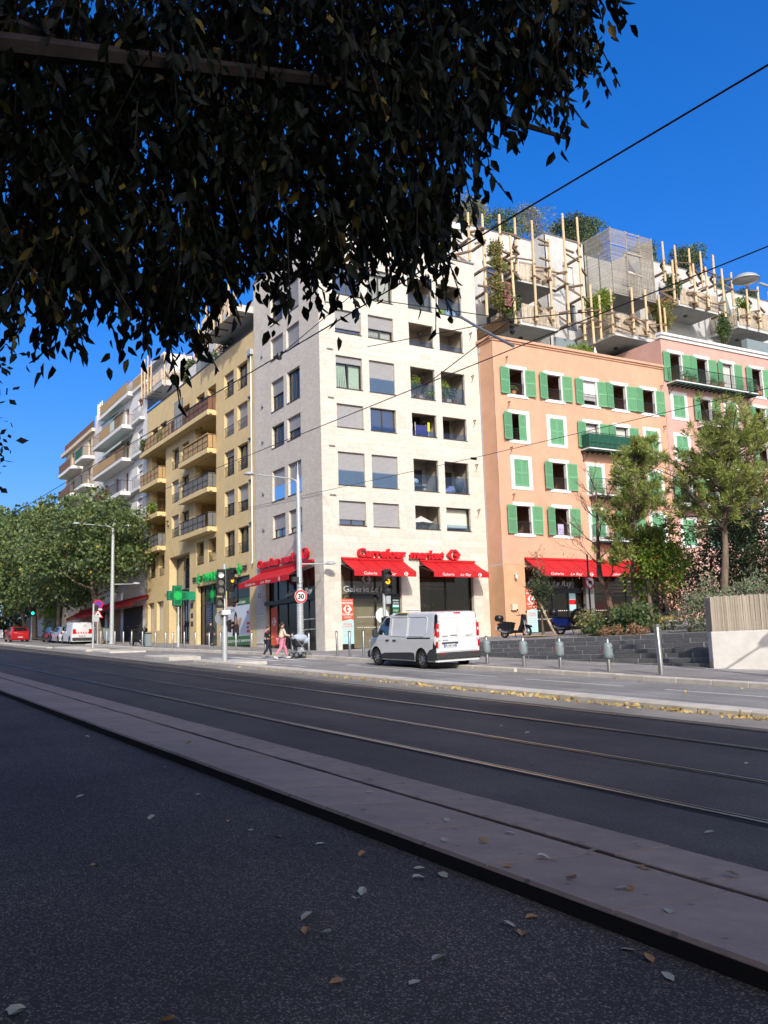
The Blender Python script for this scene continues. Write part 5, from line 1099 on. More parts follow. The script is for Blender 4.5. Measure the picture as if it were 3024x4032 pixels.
# slatted timber box
for y in (46.45, 48.0, 49.35, 50.62): MB().box(XF - .05, XF + .03, y - .03, y + .03, 26.3, 31.15).build('box_post', MT['wood_slat_grey'], UB)
for x in (-46.9, -45.7): MB().box(x - .03, x + .03, 46.43, 46.5, 26.3, 31.1).build('box_post', MT['wood_slat_grey'], UB)
b = MB(); kr = random.Random(2)
n = 58
for i in range(n):
    z = 26.32 + i * (31.1 - 26.32) / n
    for a, c in ((46.42, 48.0), (48.0, 49.35), (49.35, 50.66)):
        if a == 48.0 and 27.95 < z < 29.4: continue
        if kr.random() < .03: continue
        b.box(XF + .03, XF + .05, a, c, z, z + .038)
    b.box(XB, XF, 46.40, 46.42, z, z + .038); b.box(XB, XF, 50.66, 50.68, z, z + .038)
b.build('slat_box', MT['wood_slat_grey'], UB)
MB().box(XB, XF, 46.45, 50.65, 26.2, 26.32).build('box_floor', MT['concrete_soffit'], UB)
b = MB()
for z in (27.9, 29.42): b.box(XF + .02, XF + .09, 47.95, 49.4, z, z + .09)
b.build('box_frame', MT['wood_slat_grey'], UB); MB().quad((XF - .1, 48.2, 28.0), (XF - .1, 49.35, 28.0), (XF - 1.0, 49.4, 28.75), (XF - 1.0, 48.9, 28.75)).build('box_blind', MT['curtain'], UB)
# timber poles and zigzag braces
def poleset(y, z0, z1, x=XF + .32, brs=()):
    pole(x, y, z0, z1, UB, .095)
    for zb in brs:
        s = pr_.choice((-1, 1))
        brace((x + .1, y, zb), (x - .8, y - .55 * s, zb + pr_.uniform(-.1, .1)), UB, .15); brace((x - .75, y - .5 * s, zb - .02), (x - .02, y, zb - .8), UB, .15); brace((x + .12, y, zb - .85), (x - 1.3, y, zb - .9), UB, .16)
XW_ = XA + .55; XWB = XB + .55
for y, z0, z1 in ((37.61, 26.0, 29.73), (36.35, 24.8, 29.7), (35.0, 22.5, 29.42), (33.83, 26.0, 29.26)): poleset(y, z0, z1, x=XF + .1, brs=(28.3, 26.6, 25.0)[:2 if y > 36 else 3])
for y, z0, z1 in ((37.11, 22.3, 28.3), (38.9, 22.8, 29.76), (40.28, 22.95, 28.77), (41.76, 22.9, 30.93), (43.1, 22.1, 30.96)): poleset(y, z0, z1, brs=(23.9, 26.7) if y < 42 else (28.9, 26.0, 23.3))
for y, z0, z1 in ((43.9, 22.0, 26.2), (44.6, 22.4, 25.56), (45.8, 23.0, 26.24), (47.83, 23.4, 26.75), (49.2, 23.5, 26.79), (50.63, 23.4, 26.68), (51.1, 23.0, 25.8)): poleset(y, z0, z1, brs=(24.5,))
for y, z0, z1 in ((51.7, 28.0, 31.1), (53.05, 28.1, 31.1), (54.53, 28.4, 31.13), (55.83, 28.3, 31.16), (57.18, 28.2, 31.16), (59.2, 27.4, 30.17)): poleset(y, z0, z1, x=XF + .1, brs=(29.6, 28.9)[:1])
for y, z0, z1 in ((52.3, 26.4, 29.7), (54.65, 26.7, 29.87), (56.0, 26.7, 29.9), (57.84, 26.2, 30.09), (60.57, 26.0, 28.94), (61.95, 26.0, 29.42), (63.36, 26.0, 29.26), (64.6, 26, 29.3)): poleset(y, z0, z1, brs=(27.4,))
for ya, yc, z in ((37.1, 38.9, 26.7), (38.9, 40.28, 26.65), (40.28, 41.76, 26.5), (41.76, 43.1, 28.9), (41.76, 43.1, 27.9), (36.35, 37.6, 28.35), (36.35, 37.6, 27.0), (45.8, 47.83, 23.5), (47.83, 49.2, 24.4), (49.2, 50.63, 24.2), (54.65, 56.0, 27.3), (56, 57.84, 27.2), (53.05, 54.5, 29.6), (55.8, 57.2, 29.5)):
    brace((XF + .3, ya, z + pr_.uniform(-.2, .2)), (XF + .3, yc, z + pr_.uniform(-.3, .3)), UB)
for i in range(46):
    y = pr_.choice((35.0, 36.35, 37.1, 38.9, 40.28, 41.76, 43.1, 44.6, 45.8, 47.83, 49.2, 50.63, 54.65, 56.0, 57.84, 60.57, 61.95)) ; z = pr_.uniform(23.0, 29.0) if y < 43.5 else (pr_.uniform(23.2, 24.8) if y < 51 else pr_.uniform(26.6, 29.5)); s = pr_.choice((-1, 1)); brace((XF + .36, y, z), (XF + .2, y + s * pr_.uniform(.5, .9), z + pr_.uniform(-.55, .25)), UB, .13)
MB().quad((-44.6, 58.6, 28.7), (-44.9, 57.9, 27.0), (-44.9, 59.6, 27.0)).quad((-44.6, 58.6, 28.7), (-45.9, 58.7, 27.0), (-44.9, 57.9, 27.0)).build('closed_parasol', MT['box_grey'], UB)
MB().lathe([(.12, 0), (.10, .3), (.16, .9), (.02, 1.5)], (-44.4, 44.2, 20.4), 8).build('closed_parasol', MT['trim_white'], UB)
MB().box(-45.2, -45.1, 41.3, 43.4, 20.5, 22.4).build('glass_screen', MT['box_grey'], UB)
MB().box(-44.7, -44.2, 60.2, 63.8, 23.0, 24.9).build('glass_screen', MT['box_grey'], UB)
# ------------------------------------------------------------------ vegetation
NR = np.random.default_rng(17)
def unit(n):
    v = NR.normal(size=(n, 3)); return v / np.linalg.norm(v, axis=1)[:, None]
def leaf_mesh(name, P, ax, size, wid=0.5, flat=None, tip=True, curl=0.12):
    """P: base points, ax: unit axes, size: lengths; each leaf a folded pointed blade of 6 vertices"""
    n = len(P); r = unit(n) if flat is None else flat
    s = np.cross(ax, r); s /= np.maximum(np.linalg.norm(s, axis=1), 1e-6)[:, None]; nn = np.cross(s, ax)
    L = size[:, None]; w = L * wid * .5
    if tip:
        V = np.stack([P, P + ax * L * .32 + s * w + nn * L * .05, P + ax * L * .68 + s * w * .72 - nn * L * curl * .3, P + ax * L - nn * L * curl, P + ax * L * .68 - s * w * .72 - nn * L * curl * .3, P + ax * L * .32 - s * w + nn * L * .05], 1).reshape(-1, 3)
        q = np.arange(n)[:, None] * 6; F4 = np.concatenate([q + np.array([[0, 1, 2, 3]]), q + np.array([[0, 3, 4, 5]])]); k = 4
    else:
        V = np.stack([P, P + ax * L * .45 + s * w, P + ax * L, P + ax * L * .45 - s * w], 1).reshape(-1, 3); F4 = np.arange(n)[:, None] * 4 + np.array([[0, 1, 2, 3]]); k = 4
    me = bpy.data.meshes.new(name); me.vertices.add(len(V)); me.vertices.foreach_set('co', V.astype(np.float32).ravel())
    me.loops.add(F4.size); me.loops.foreach_set('vertex_index', F4.astype(np.int32).ravel()); me.polygons.add(len(F4)); me.polygons.foreach_set('loop_start', np.arange(0, F4.size, k, dtype=np.int32)); me.polygons.foreach_set('loop_total', np.full(len(F4), k, dtype=np.int32))
    me.update(calc_edges=True); return me
def crown(lobes, n, size, m, parent, name='crown', wid=.6, up=.35, droop=0.3, fill=.55):
    lobes = [(np.array(c, float), np.array(r if hasattr(r, '__len__') else (r, r, r), float)) for c, r in lobes]
    wt = np.array([np.prod(r) ** (2 / 3) for c, r in lobes]); wt /= wt.sum(); idx = NR.choice(len(lobes), n, p=wt); C = np.array([l[0] for l in lobes])[idx]; Rr = np.array([l[1] for l in lobes])[idx]
    d = unit(n); d[:, 2] += up * NR.random(n); d /= np.linalg.norm(d, axis=1)[:, None]
    P = C + d * Rr * (fill + (1 - fill) * NR.random(n) ** .6)[:, None] + NR.normal(size=(n, 3)) * size * .5
    ax = d * .7 + unit(n) * .8; ax[:, 2] -= droop; ax /= np.linalg.norm(ax, axis=1)[:, None]
    return mobj(name, leaf_mesh(name, P, ax, size * NR.uniform(.6, 1.35, n), wid, tip=False), MT[m], parent)
def lobes_in(c, r, n, lr, flat=.0, hollow=.55):
    out = []; d = unit(n)
    for i in range(n):
        k = hollow + (1 - hollow) * NR.random() ** .5; p = np.array(c) + d[i] * np.array(r) * k; out.append((p, lr * NR.uniform(.65, 1.3)))
    return out
def limb_tree(base, top, r0, r1, parent, m, nb=7, z0=.45, spread=1.2, rise=.8, sub=2, seed=1, name='trunk', lean=None):
    R_ = random.Random(seed); b = MB(); base, top = Vector(base), Vector(top); n = 7; pts = []
    for i in range(n + 1):
        t = i / n; p = base.lerp(top, t); p += Vector((R_.uniform(-1, 1), R_.uniform(-1, 1), 0)) * .05 * (1 if 0 < i < n else 0) * (top - base).length * .12; pts.append(p)
    b.tube(pts, [r0 * (1.35 if i == 0 else 1) * (1 - i / n) + r1 * i / n for i in range(n + 1)], 9); ends = []
    for k in range(nb):
        t = z0 + (1 - z0) * (k + .5) / nb; i = min(int(t * n), n - 1); p = pts[i].lerp(pts[i + 1], t * n - i); a = k * 2.4 + R_.uniform(-.4, .4); L = spread * (1.15 - .6 * t) * R_.uniform(.8, 1.2)
        q = p + Vector((math.cos(a) * L, math.sin(a) * L, rise * L * R_.uniform(.5, 1.1))); mid = p.lerp(q, .5) + Vector((0, 0, -.08 * L)); rr_ = max(r1, (r0 * (1 - t) + r1 * t) * .45); b.tube([p, mid, q], [rr_, rr_ * .7, rr_ * .35], 6); ends.append(q)
        for s in range(sub):
            e = mid.lerp(q, R_.uniform(.1, .7)); f = e + Vector((R_.uniform(-1, 1), R_.uniform(-1, 1), R_.uniform(.2, .9))) * L * .45; b.tube([e, f], [rr_ * .4, rr_ * .15], 5); ends.append(f)
    return b.build(name, MT[m], parent, smooth=True), ends
# ---- the tree whose branches hang over the photographer
OT = thing('overhanging_tree', (-4.5, -2.2, zg(-4.5)), 'dark leafy branches hanging over the foreground road', 'tree')
ph = np.radians([-70, 0, 9.2, 11, 13.4, 15.8, 18.1, 19.8, 22.5, 24.8, 26.3, 28.1, 29.7, 31.5, 33.9, 35.6, 36.3, 38.3, 39, 40.3, 43, 44.8, 46.5, 49.0])
ze = np.array([3.7, 3.8, 3.84, 3.78, 3.98, 3.90, 3.84, 4.02, 4.28, 4.32, 4.16, 4.22, 4.38, 4.25, 4.27, 4.30, 4.65, 5.05, 5.2, 5.3, 5.32, 5.35, 5.7, 6.5])
def overhang(ns, lo, hi, zthick, rlo, rhi, per, lsz, zoff=0.0):
    f = NR.uniform(np.radians(lo), np.radians(hi), ns); r = rlo + (rhi - rlo) * NR.random(ns) ** .8; zb = np.interp(f, ph, ze) + zoff + .1
    z = 1.7 + (zb - 1.7) * np.maximum(r / 5.4, .82) + zthick * NR.random(ns) ** 1.1 * (1 - .15 * (r - rlo) / (rhi - rlo))
    S = np.stack([-r * np.cos(f), r * np.sin(f), z], 1); D = np.stack([-np.cos(f), np.sin(f), -.5 + 0 * f], 1) + .7 * unit(ns); D /= np.linalg.norm(D, axis=1)[:, None]
    L = NR.uniform(.25, .5, ns); P = []; A = []; tw = []
    for k in range(per):
        t = (k + NR.random(ns) * .6) / per; p = S + D * (L * t)[:, None]; p[:, 2] -= .12 * t * t; a = .35 * D + .75 * unit(ns); a[:, 2] -= .95; a /= np.linalg.norm(a, axis=1)[:, None]; P.append(p); A.append(a)
    return np.concatenate(P), np.concatenate(A), S, S + D * L[:, None] - np.array([0, 0, .12])
p1, a1, S1, E1 = overhang(2100, 3, 47.5, 2.0, 4.1, 5.7, 9, .1); p2, a2, S2, E2 = overhang(1000, 0, 46, 1.3, 4.6, 7.2, 10, .1, .75); p3, a3, S3, E3 = overhang(420, -40, 2, 2.2, 3.4, 6.2, 9, .1, .2)
p4, a4, S4, E4 = overhang(330, 9, 46, .55, 4.6, 5.5, 8, .1, -.2)
P = np.concatenate([p1, p2, p3, p4]); A = np.concatenate([a1, a2, a3, a4])
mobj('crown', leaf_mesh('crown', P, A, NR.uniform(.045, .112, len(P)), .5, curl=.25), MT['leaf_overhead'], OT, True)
b = MB()
for S_, E_ in ((S1, E1), (S4, E4)):
    for i in range(0, len(S_), 3): b.bar(S_[i], E_[i], .006)
b.build('twig', MT['bark_dark'], OT)
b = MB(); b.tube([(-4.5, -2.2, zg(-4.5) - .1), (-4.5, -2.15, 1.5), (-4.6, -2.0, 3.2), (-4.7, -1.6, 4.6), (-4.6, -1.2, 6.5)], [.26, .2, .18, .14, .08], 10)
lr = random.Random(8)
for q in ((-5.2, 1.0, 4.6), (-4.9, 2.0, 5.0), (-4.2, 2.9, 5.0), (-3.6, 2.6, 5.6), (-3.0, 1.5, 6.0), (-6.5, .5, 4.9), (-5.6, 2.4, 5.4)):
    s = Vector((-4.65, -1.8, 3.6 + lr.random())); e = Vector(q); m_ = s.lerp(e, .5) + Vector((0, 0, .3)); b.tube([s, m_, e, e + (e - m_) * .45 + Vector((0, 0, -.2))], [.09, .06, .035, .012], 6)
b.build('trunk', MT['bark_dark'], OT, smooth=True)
# ---- more trees along the near pavement, seen at the left edge or only through their shadows
def near_tree(x, y, label, lob, n=5000, sz=.2):
    T_ = thing('pavement_tree', (x, y, zg(x)), label, 'tree', 'trees along the near pavement'); z = zg(x)
    limb_tree((x, y, z - .1), (x, y, z + 6.5), .2, .07, T_, 'bark_dark', 6, .45, 2.2, .6, 1, seed=int(abs(x)))
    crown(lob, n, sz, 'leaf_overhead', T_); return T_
near_tree(-15.5, -2.0, 'dark foliage of the next tree at the left picture edge', [((-13.1, 1.72, 5.1), (.5, .34, .5)), ((-12.5, 1.70, 4.45), (.45, .3, .28)), ((-13.0, 1.6, 5.8), (.6, .4, .5)), ((-12.9, 1.7, 4.0), (.3, .25, .2)), ((-13.6, 1.0, 5.2), (.9, .6, 1.0))] + lobes_in((-15.5, -2.0, 7.4), (3.6, 2.9, 2.8), 26, 1.3), 16000, .13)
for x in (-27,): near_tree(x, -2.2, 'street tree standing beside the photographer outside the picture', lobes_in((x, -2.0, zg(x) + 7.5), (4.2, 3.6, 3.2), 22, 1.5), 4500, .32)
# ---- street trees on the left
ST = [(-75.0, 18.9, (-79.5, 18.6, 11.2), (9.8, 4.8, 3.8), 'large dense street tree in front of the white apartment block', 30000, .27), (-93.0, 19.5, (-95, 19.4, 12.0), (8.5, 5, 5.0), 'second street tree behind the left lamp post', 13000, .36), (-108.1, 20.0, (-110.5, 20, 13.6), (9.0, 6, 5.6), 'street tree beside the green traffic light', 13000, .42), (-124, 22, (-127, 20.5, 14.8), (10, 7, 6.4), 'street tree farthest up the avenue', 12000, .5)]
for i, (x, y, c, r, lab, n, sz) in enumerate(ST):
    T_ = thing('street_tree', (x, y, zg(x) + .1), lab, 'tree', 'street trees up the avenue')
    limb_tree((x, y, zg(x)), (c[0] + 1, c[1], c[2] - .5), .27, .1, T_, 'bark', 8, .4, 3.2, .7, 1, seed=i + 3)
    crown(lobes_in(c, r, 110, 1.15, hollow=.3), n, sz, 'leaf_street', T_, up=.6, wid=.75)
for i, (x, y, zc, rr2) in enumerate(((-196, 27, 24.5, 9), (-188, 40, 26, 10), (-205, 34, 27, 10), (-175, 50, 24, 9))):
    T_ = thing('umbrella_pine', (x, y, 6.7), ['umbrella pine top at the left picture edge', 'umbrella pine top nearest the cream apartment block', 'highest umbrella pine top behind the street trees', 'umbrella pine hidden behind the apartment blocks'][i], 'tree', 'umbrella pines in the distance')
    limb_tree((x, y, 6.5), (x, y, zc), .5, .2, T_, 'bark', 6, .6, 5, .5, 1, seed=i + 20); crown(lobes_in((x, y, zc), (rr2, rr2, 4.5), 60, 2.3, hollow=.4), 9000, .75, 'leaf_pinehill', T_, up=.7, wid=.8)
HB = thing('bamboo_clump', (-118, 24.5, 4.7), 'bright green bamboo clump beyond the parked cars', 'plant'); crown(lobes_in((-118, 25, 9.0), (5, 1.5, 4.2), 26, 1.4), 6000, .55, 'leaf_bright', HB, wid=.2, droop=.9, name='foliage')
MB().box(-140, -128, 26, 40, 4, 16).build('wall', MT['room'], setp(empty('background_house', (-134, 30, 5)), 'dark house behind the distant street trees', 'building'))
HG = thing('garden_hedge', (-150, 30, 6), 'dark green garden hedge closing the far end of avenue', 'hedge'); crown(lobes_in((-150, 26, 10), (6, 22, 5.5), 80, 2.6), 14000, .7, 'leaf_dark', HG, name='foliage', wid=.8)
# ---- pines and other trees of the square
def pine(base, top, r0, lab, tiers, seed, tl=.24, ntuft=1.0, m='needle', nm='pine_tree'):
    T_ = thing(nm, base, lab, 'tree'); R_ = random.Random(seed); b = MB(); base, top = Vector(base), Vector(top); H = (top - base).length
    n = 9; pts = [base.lerp(top, i / n) + Vector((R_.uniform(-.05, .05), R_.uniform(-.05, .05), 0)) for i in range(n + 1)]; b.tube(pts, [r0 * (1 - .8 * i / n) for i in range(n + 1)], 9)
    tp, td = [], []
    for z0, z1, rad_, k in tiers:
        for i in range(k):
            t = (z0 + (z1 - z0) * (i + R_.random()) / k - base.z) / (top.z - base.z); t = min(max(t, .05), .98); p = base.lerp(top, t); a = R_.uniform(0, 6.28); L = rad_ * R_.uniform(.55, 1.1)
            q = p + Vector((math.cos(a) * L, math.sin(a) * L, L * R_.uniform(.25, .75))); mid = p.lerp(q, .55) + Vector((0, 0, -.06 * L)); rb = r0 * .22; b.tube([p, mid, q], [rb, rb * .6, rb * .25], 5)
            for j in range(int(9 * ntuft)):
                s = R_.uniform(.3, 1.08); c = p.lerp(q, s) + Vector((R_.gauss(0, .2), R_.gauss(0, .2), R_.gauss(.08, .16))) * (L * .75); b.bar(mid.lerp(q, .4 * s), c, .012); tp.append(c); td.append(((c - p).normalized() + Vector((0, 0, .5))).normalized())
    b.build('trunk', MT['bark'], T_, smooth=True)
    per = 46; n = len(tp); Pn = np.repeat(np.array(tp), per, 0); Dn = np.repeat(np.array(td), per, 0); ax = Dn * .75 + unit(n * per) * .9; ax /= np.linalg.norm(ax, axis=1)[:, None]
    Pn = Pn + Dn * NR.uniform(-.22, .08, (n * per, 1))
    mobj('crown', leaf_mesh('needles', Pn, ax, tl * NR.uniform(.7, 1.2, n * per), .13, tip=False), MT[m], T_, True); return T_
pine((-27.1, 28.0, 2.1), (-26.15, 28.0, 9.6), .15, 'slim pine with a tapering crown in front of orange building', [(4.4, 5.6, 1.5, 12), (5.6, 7.4, 1.65, 20), (7.4, 8.7, 1.25, 15), (8.7, 9.7, .7, 12)], 5)
pine((-22.55, 28.0, 2.2), (-21.9, 28.0, 9.0), .17, 'tall pine with a wide crown behind the slatted fence', [(5.7, 6.6, 2.6, 16), (6.6, 7.8, 2.7, 24), (7.8, 8.7, 2.0, 18), (8.7, 9.3, 1.0, 10)], 9)
BT = thing('bare_tree', (-28.0, 28.0, 2.1), 'bare leaning tree with fine brown twigs beside the pine', 'tree')
def bare(b, p, d, L, r, lev, R_):
    q = p + d * L; b.tube([p, p.lerp(q, .5) + Vector((R_.uniform(-.03, .03), R_.uniform(-.03, .03), 0)) * L, q], [r, r * .8, r * .6], 5 if lev < 2 else 3, cap=False)
    if lev >= 5: return
    for k in range((3, 3, 3, 3, 3)[lev]):
        e = (d + Vector((R_.gauss(0, .42), R_.gauss(0, .42), R_.gauss(.16, .22)))).normalized(); bare(b, p.lerp(q, R_.uniform(.45, 1.0)), e, L * R_.uniform(.62, .85), r * .55, lev + 1, R_)
b = MB(); R_ = random.Random(6); b.tube([(-28.0, 28, 2.0), (-28.3, 28, 3.6), (-28.75, 28, 4.7), (-28.7, 28, 6.2), (-28.6, 28, 8.6)], [.15, .13, .11, .07, .02], 8)
for k in range(11):
    z = 4.1 + k * .42; bare(b, Vector((-28.65, 28, z)), Vector((math.cos(k * 2.4) * .75, math.sin(k * 2.4) * .75, .62)).normalized(), 1.05 - .05 * k, .03, 1, R_)
b.build('trunk', MT['twig'], BT)
crown(lobes_in((-28.7, 28, 6.0), (1.6, 1.2, 2.6), 30, .4), 500, .07, 'leaf_dry', BT)
LT = thing('leafy_tree', (-25.95, 28.0, 2.1), 'small tree with bright yellow green leaves beside the cafe', 'tree'); limb_tree((-25.95, 28, 2.0), (-26.3, 28.1, 5.6), .1, .04, LT, 'bark', 7, .4, 1.2, .7, 2, seed=31); crown(lobes_in((-26.0, 28.3, 5.1), (1.25, 1.0, 1.35), 28, .42, hollow=.3), 2600, .17, 'leaf_bright', LT, wid=.55, droop=.6)
YT = thing('young_tree', (-34.4, 29.6, 2.22), 'young narrow tree held by a wooden stake', 'tree'); limb_tree((-34.4, 29.6, 2.2), (-34.6, 29.6, 6.4), .06, .012, YT, 'bark', 9, .3, .5, 1.5, 2, seed=33); crown(lobes_in((-34.5, 29.6, 4.5), (.55, .5, 1.0), 20, .3, hollow=.2), 1900, .11, 'leaf_dark', YT, wid=.6); crown(lobes_in((-34.55, 29.6, 5.9), (.45, .4, .7), 14, .14, hollow=.2), 170, .08, 'leaf_dry', YT, name='tip_leaves')
MB().tube([(-33.4, 29.5, 2.2), (-34.75, 29.6, 4.15)], .055, 8).build('stake', MT['wood_pole'], setp(empty('tree_stake', (-33.4, 29.5, 2.2)), 'slanting wooden stake propping the young tree', 'stake'), smooth=True)
setp(MB().lathe([(.0, .0), (1.1, .0), (1.0, .05), (.0, .07)], (-34.2, 29.5, 2.225), 16, cap=False).build('mulch_bed', MT['straw']), 'straw coloured mulch under the young tree', kind='structure')
# shrubs: each one its own plant
def shrub(c, r, n, sz, m, lab, nl=12, lr_=.35, nm='shrub', wid=.55, grp='shrubs of the raised square', base=2.1):
    T_ = thing(nm, (c[0], c[1], base), lab, 'shrub', grp); crown(lobes_in(c, r, nl, lr_ * min(r) * 1.4, hollow=.3), n, sz, m, T_, 'foliage', wid=wid, up=.6); b = MB(); R_ = random.Random(int(abs(c[0] * 31)))
    for k in range(7): b.tube([(c[0] + R_.uniform(-.1, .1), c[1], base), (c[0] + R_.uniform(-.7, .7) * r[0], c[1] + R_.uniform(-.7, .7) * r[1], c[2] + R_.uniform(-.2, .6) * r[2])], [.02, .008], 4)
    b.build('stem', MT['twig'], T_); return T_
shrub((-28.6, 27.4, 2.5), (.75, .6, .55), 900, .13, 'leaf_olive', 'reddish olive shrub at the left end of cafe planting')
shrub((-27.6, 27.2, 2.55), (.8, .6, .6), 1300, .12, 'leaf_shrub', 'dark green shrub below the bare tree'); shrub((-26.6, 27.2, 2.7), (.75, .6, .75), 1400, .12, 'leaf_shrub', 'tall green shrub at the foot of the slim pine'); shrub((-25.6, 27.1, 2.5), (.7, .5, .55), 1100, .12, 'leaf_shrub', 'round green shrub beside the seated person')
shrub((-26.2, 26.55, 2.2), (1.25, .3, .2), 900, .1, 'leaf_dry', 'low dry grey ground cover along the top step', 16, .5)
shrub((-23.1, 26.75, 2.75), (.95, .6, .85), 1700, .14, 'leaf_silver', 'silvery arching shrub beside the slatted fence', 18, .3, wid=.25); shrub((-22.3, 27.2, 3.2), (.8, .6, .8), 1200, .14, 'leaf_silver', 'taller silvery shrub behind the fence corner', 16, .3, wid=.25)
for i, (x, y, z) in enumerate(((-20.4, 26.3, 3.1), (-19.4, 26.0, 3.1), (-18.5, 26.3, 3.1), (-17.6, 26.7, 3.1), (-16.6, 27.1, 3.1))): shrub((x, y, z), (.7, .5, .75), 1000, .13, 'leaf_silver', ['grey green shrub above the left end of slatted fence', 'second grey green shrub from the left above the fence', 'third grey green shrub from the left above the fence', 'fourth grey green shrub above the fence', 'last grey green shrub above the fence, past the picture edge'][i], 14, .3, wid=.28, grp='shrubs above the fence')
shrub((-27.0, 30.2, 3.2), (.6, .5, 1.0), 600, .12, 'flower_pink', 'pale pink flowering bush against the orange corner', 16, .35)
for i, (c, r, n, lab) in enumerate((((-28.6, 31.6, 4.3), (1.2, 1.2, 1.9), 3600, 'olive green tree mass right of the bright leafy tree'), ((-26.4, 32.2, 4.7), (1.5, 1.3, 2.2), 5200, 'dense grey green tree between the two pines'), ((-24.3, 31.8, 4.9), (1.5, 1.3, 2.6), 8000, 'dark dense tree behind the tall pine trunk'), ((-22.3, 31.0, 4.8), (1.6, 1.3, 2.6), 8000, 'dark tree at the right picture edge'), ((-20.0, 30.5, 4.6), (1.6, 1.3, 2.4), 5000, 'dark tree past the right picture edge'))):
    T_ = thing('evergreen_tree', (c[0], c[1], 2.2), lab, 'tree', 'evergreens at the back of the square'); limb_tree((c[0], c[1], 2.1), (c[0], c[1], c[2] + .5), .12, .05, T_, 'bark', 6, .3, r[0], .6, 1, seed=50 + i); crown(lobes_in(c, r, 42, .62, hollow=.35), n, .15, 'leaf_dark' if i > 1 else 'leaf_shrub', T_, wid=.42, up=.5)
shrub((-23.8, 29.8, 3.2), (2.6, .4, .7), 600, .12, 'flower_pink', 'pinkish flowering hedge behind the fence shrubs', 24, .5)
# roof garden plants and climbers
def roofplant(c, r, n, sz, m, lab, wid=.5, lr_=.5, nm='roof_plant', nl=14): return shrub(c, r, n, sz, m, lab, nl, lr_, nm, wid, 'plants of the roof garden', c[2] - r[2] - .1)
for c, r, n, sz, m, lab in (((-50, 35.8, 31.9), (.7, .8, 1.2), 700, .16, 'leaf_olive', 'olive roof garden bush above the left poles'), ((-50, 37.9, 32.3), (1.2, 1.5, 1.5), 1500, .17, 'leaf_olive', 'wide olive roof bush between the timber poles'), ((-50, 41.6, 31.9), (1.0, 1.4, 1.3), 1200, .17, 'leaf_shrub', 'grey green roof bush beside the concrete corner'), ((-50, 44.6, 33.3), (1.1, 1.5, 1.9), 1000, .2, 'leaf_olive', 'tall feathery yellow roof shrub behind the concrete corner'),
                            ((-50, 47.3, 32.9), (1.1, 1.2, 1.7), 1500, .18, 'leaf_dark', 'dark roof tree left of the slatted box'), ((-50.5, 49.9, 33.2), (1.3, 2.0, 2.0), 2200, .18, 'leaf_shrub', 'broad roof tree behind the slatted box'), ((-49.5, 55.5, 32.2), (1.0, 1.2, 1.5), 1300, .17, 'leaf_shrub', 'round roof bush right of the slatted box'), ((-49.5, 59.4, 32.7), (.8, .7, 2.0), 1100, .17, 'leaf_dark', 'slender upright roof shrub'), ((-49.5, 61.3, 32.6), (.9, 1.0, 2.1), 1400, .17, 'leaf_shrub', 'upright roof shrub beside the right hand poles'), ((-50, 65.0, 31.8), (.8, 1.3, 1.2), 900, .17, 'leaf_shrub', 'roof bush left of the lamp head'), ((-50, 69.0, 31.6), (.8, 2.0, .9), 900, .17, 'leaf_dark', 'low roof bush behind the lamp head'),
                            ((-44.5, 36.2, 25.2), (.5, .55, 2.3), 1700, .15, 'leaf_olive', 'climbing plant up the left timber poles'), ((-44.6, 37.0, 23.6), (.5, .6, .9), 900, .15, 'leaf_shrub', 'bushy plant on the lower left balcony'), ((-44.6, 45.2, 25.2), (.5, .8, 1.0), 1100, .17, 'leaf_bright', 'bright climber beside the slatted box'), ((-44.8, 51.6, 25.8), (.5, .8, 1.3), 1200, .16, 'leaf_olive', 'brownish climber between the two right balconies'), ((-44.8, 53.0, 28.0), (.4, .7, .9), 700, .15, 'leaf_shrub', 'thin climber at the left of the right balcony'), ((-44.6, 58.2, 25.4), (.4, .6, 1.1), 900, .15, 'leaf_shrub', 'climber hanging below the right balcony'), ((-44.9, 61.0, 27.9), (.4, .5, .8), 500, .15, 'leaf_bright', 'green plant beside the closed parasol'),
                            ((-43.6, 42.0, 21.0), (.35, 1.0, .45), 700, .14, 'leaf_bright', 'low bright plant on the orange roof'), ((-64.0, 23.6, 23.4), (1.6, .4, .8), 1300, .14, 'leaf_shrub', 'green plants on the yellow building roof terrace'), ((-67.5, 23.7, 23.7), (1.1, .5, 1.1), 1300, .14, 'leaf_shrub', 'tall bush on the yellow building roof terrace'), ((-59.3, 23.6, 23.2), (1.2, .4, .5), 500, .13, 'leaf_dark', 'dark plants in shade below the roof terrace slab'), ((-75.3, 22.3, 19.6), (.6, .2, .45), 350, .12, 'leaf_shrub', 'plant at the left end of the long yellow balcony'), ((-71.0, 22.35, 19.4), (.9, .15, .35), 300, .12, 'leaf_olive', 'trailing plant on the long yellow balcony'), ((-73.2, 22.35, 13.8), (1.2, .2, .35), 450, .12, 'leaf_bright', 'flower boxes on the left yellow balcony')):
    roofplant(c, r, int(n * 3), sz, m, lab, wid=.3 if 'feathery' in lab else .5)
# the row of tall houses behind the photographer that keeps the foreground in shade
NB = thing('near_side_building', (0, -14, 0), 'tall apartment row behind the photographer, outside the picture', 'building')
MB().box(-46, 62, -20, -6.5, -3, 28.2).build('wall', MT['plaster_cream'], NB); MB().box(-46.3, 62.3, -20.3, -6.2, 28.2, 28.5).build('cornice', MT['plaster_cream'], NB)
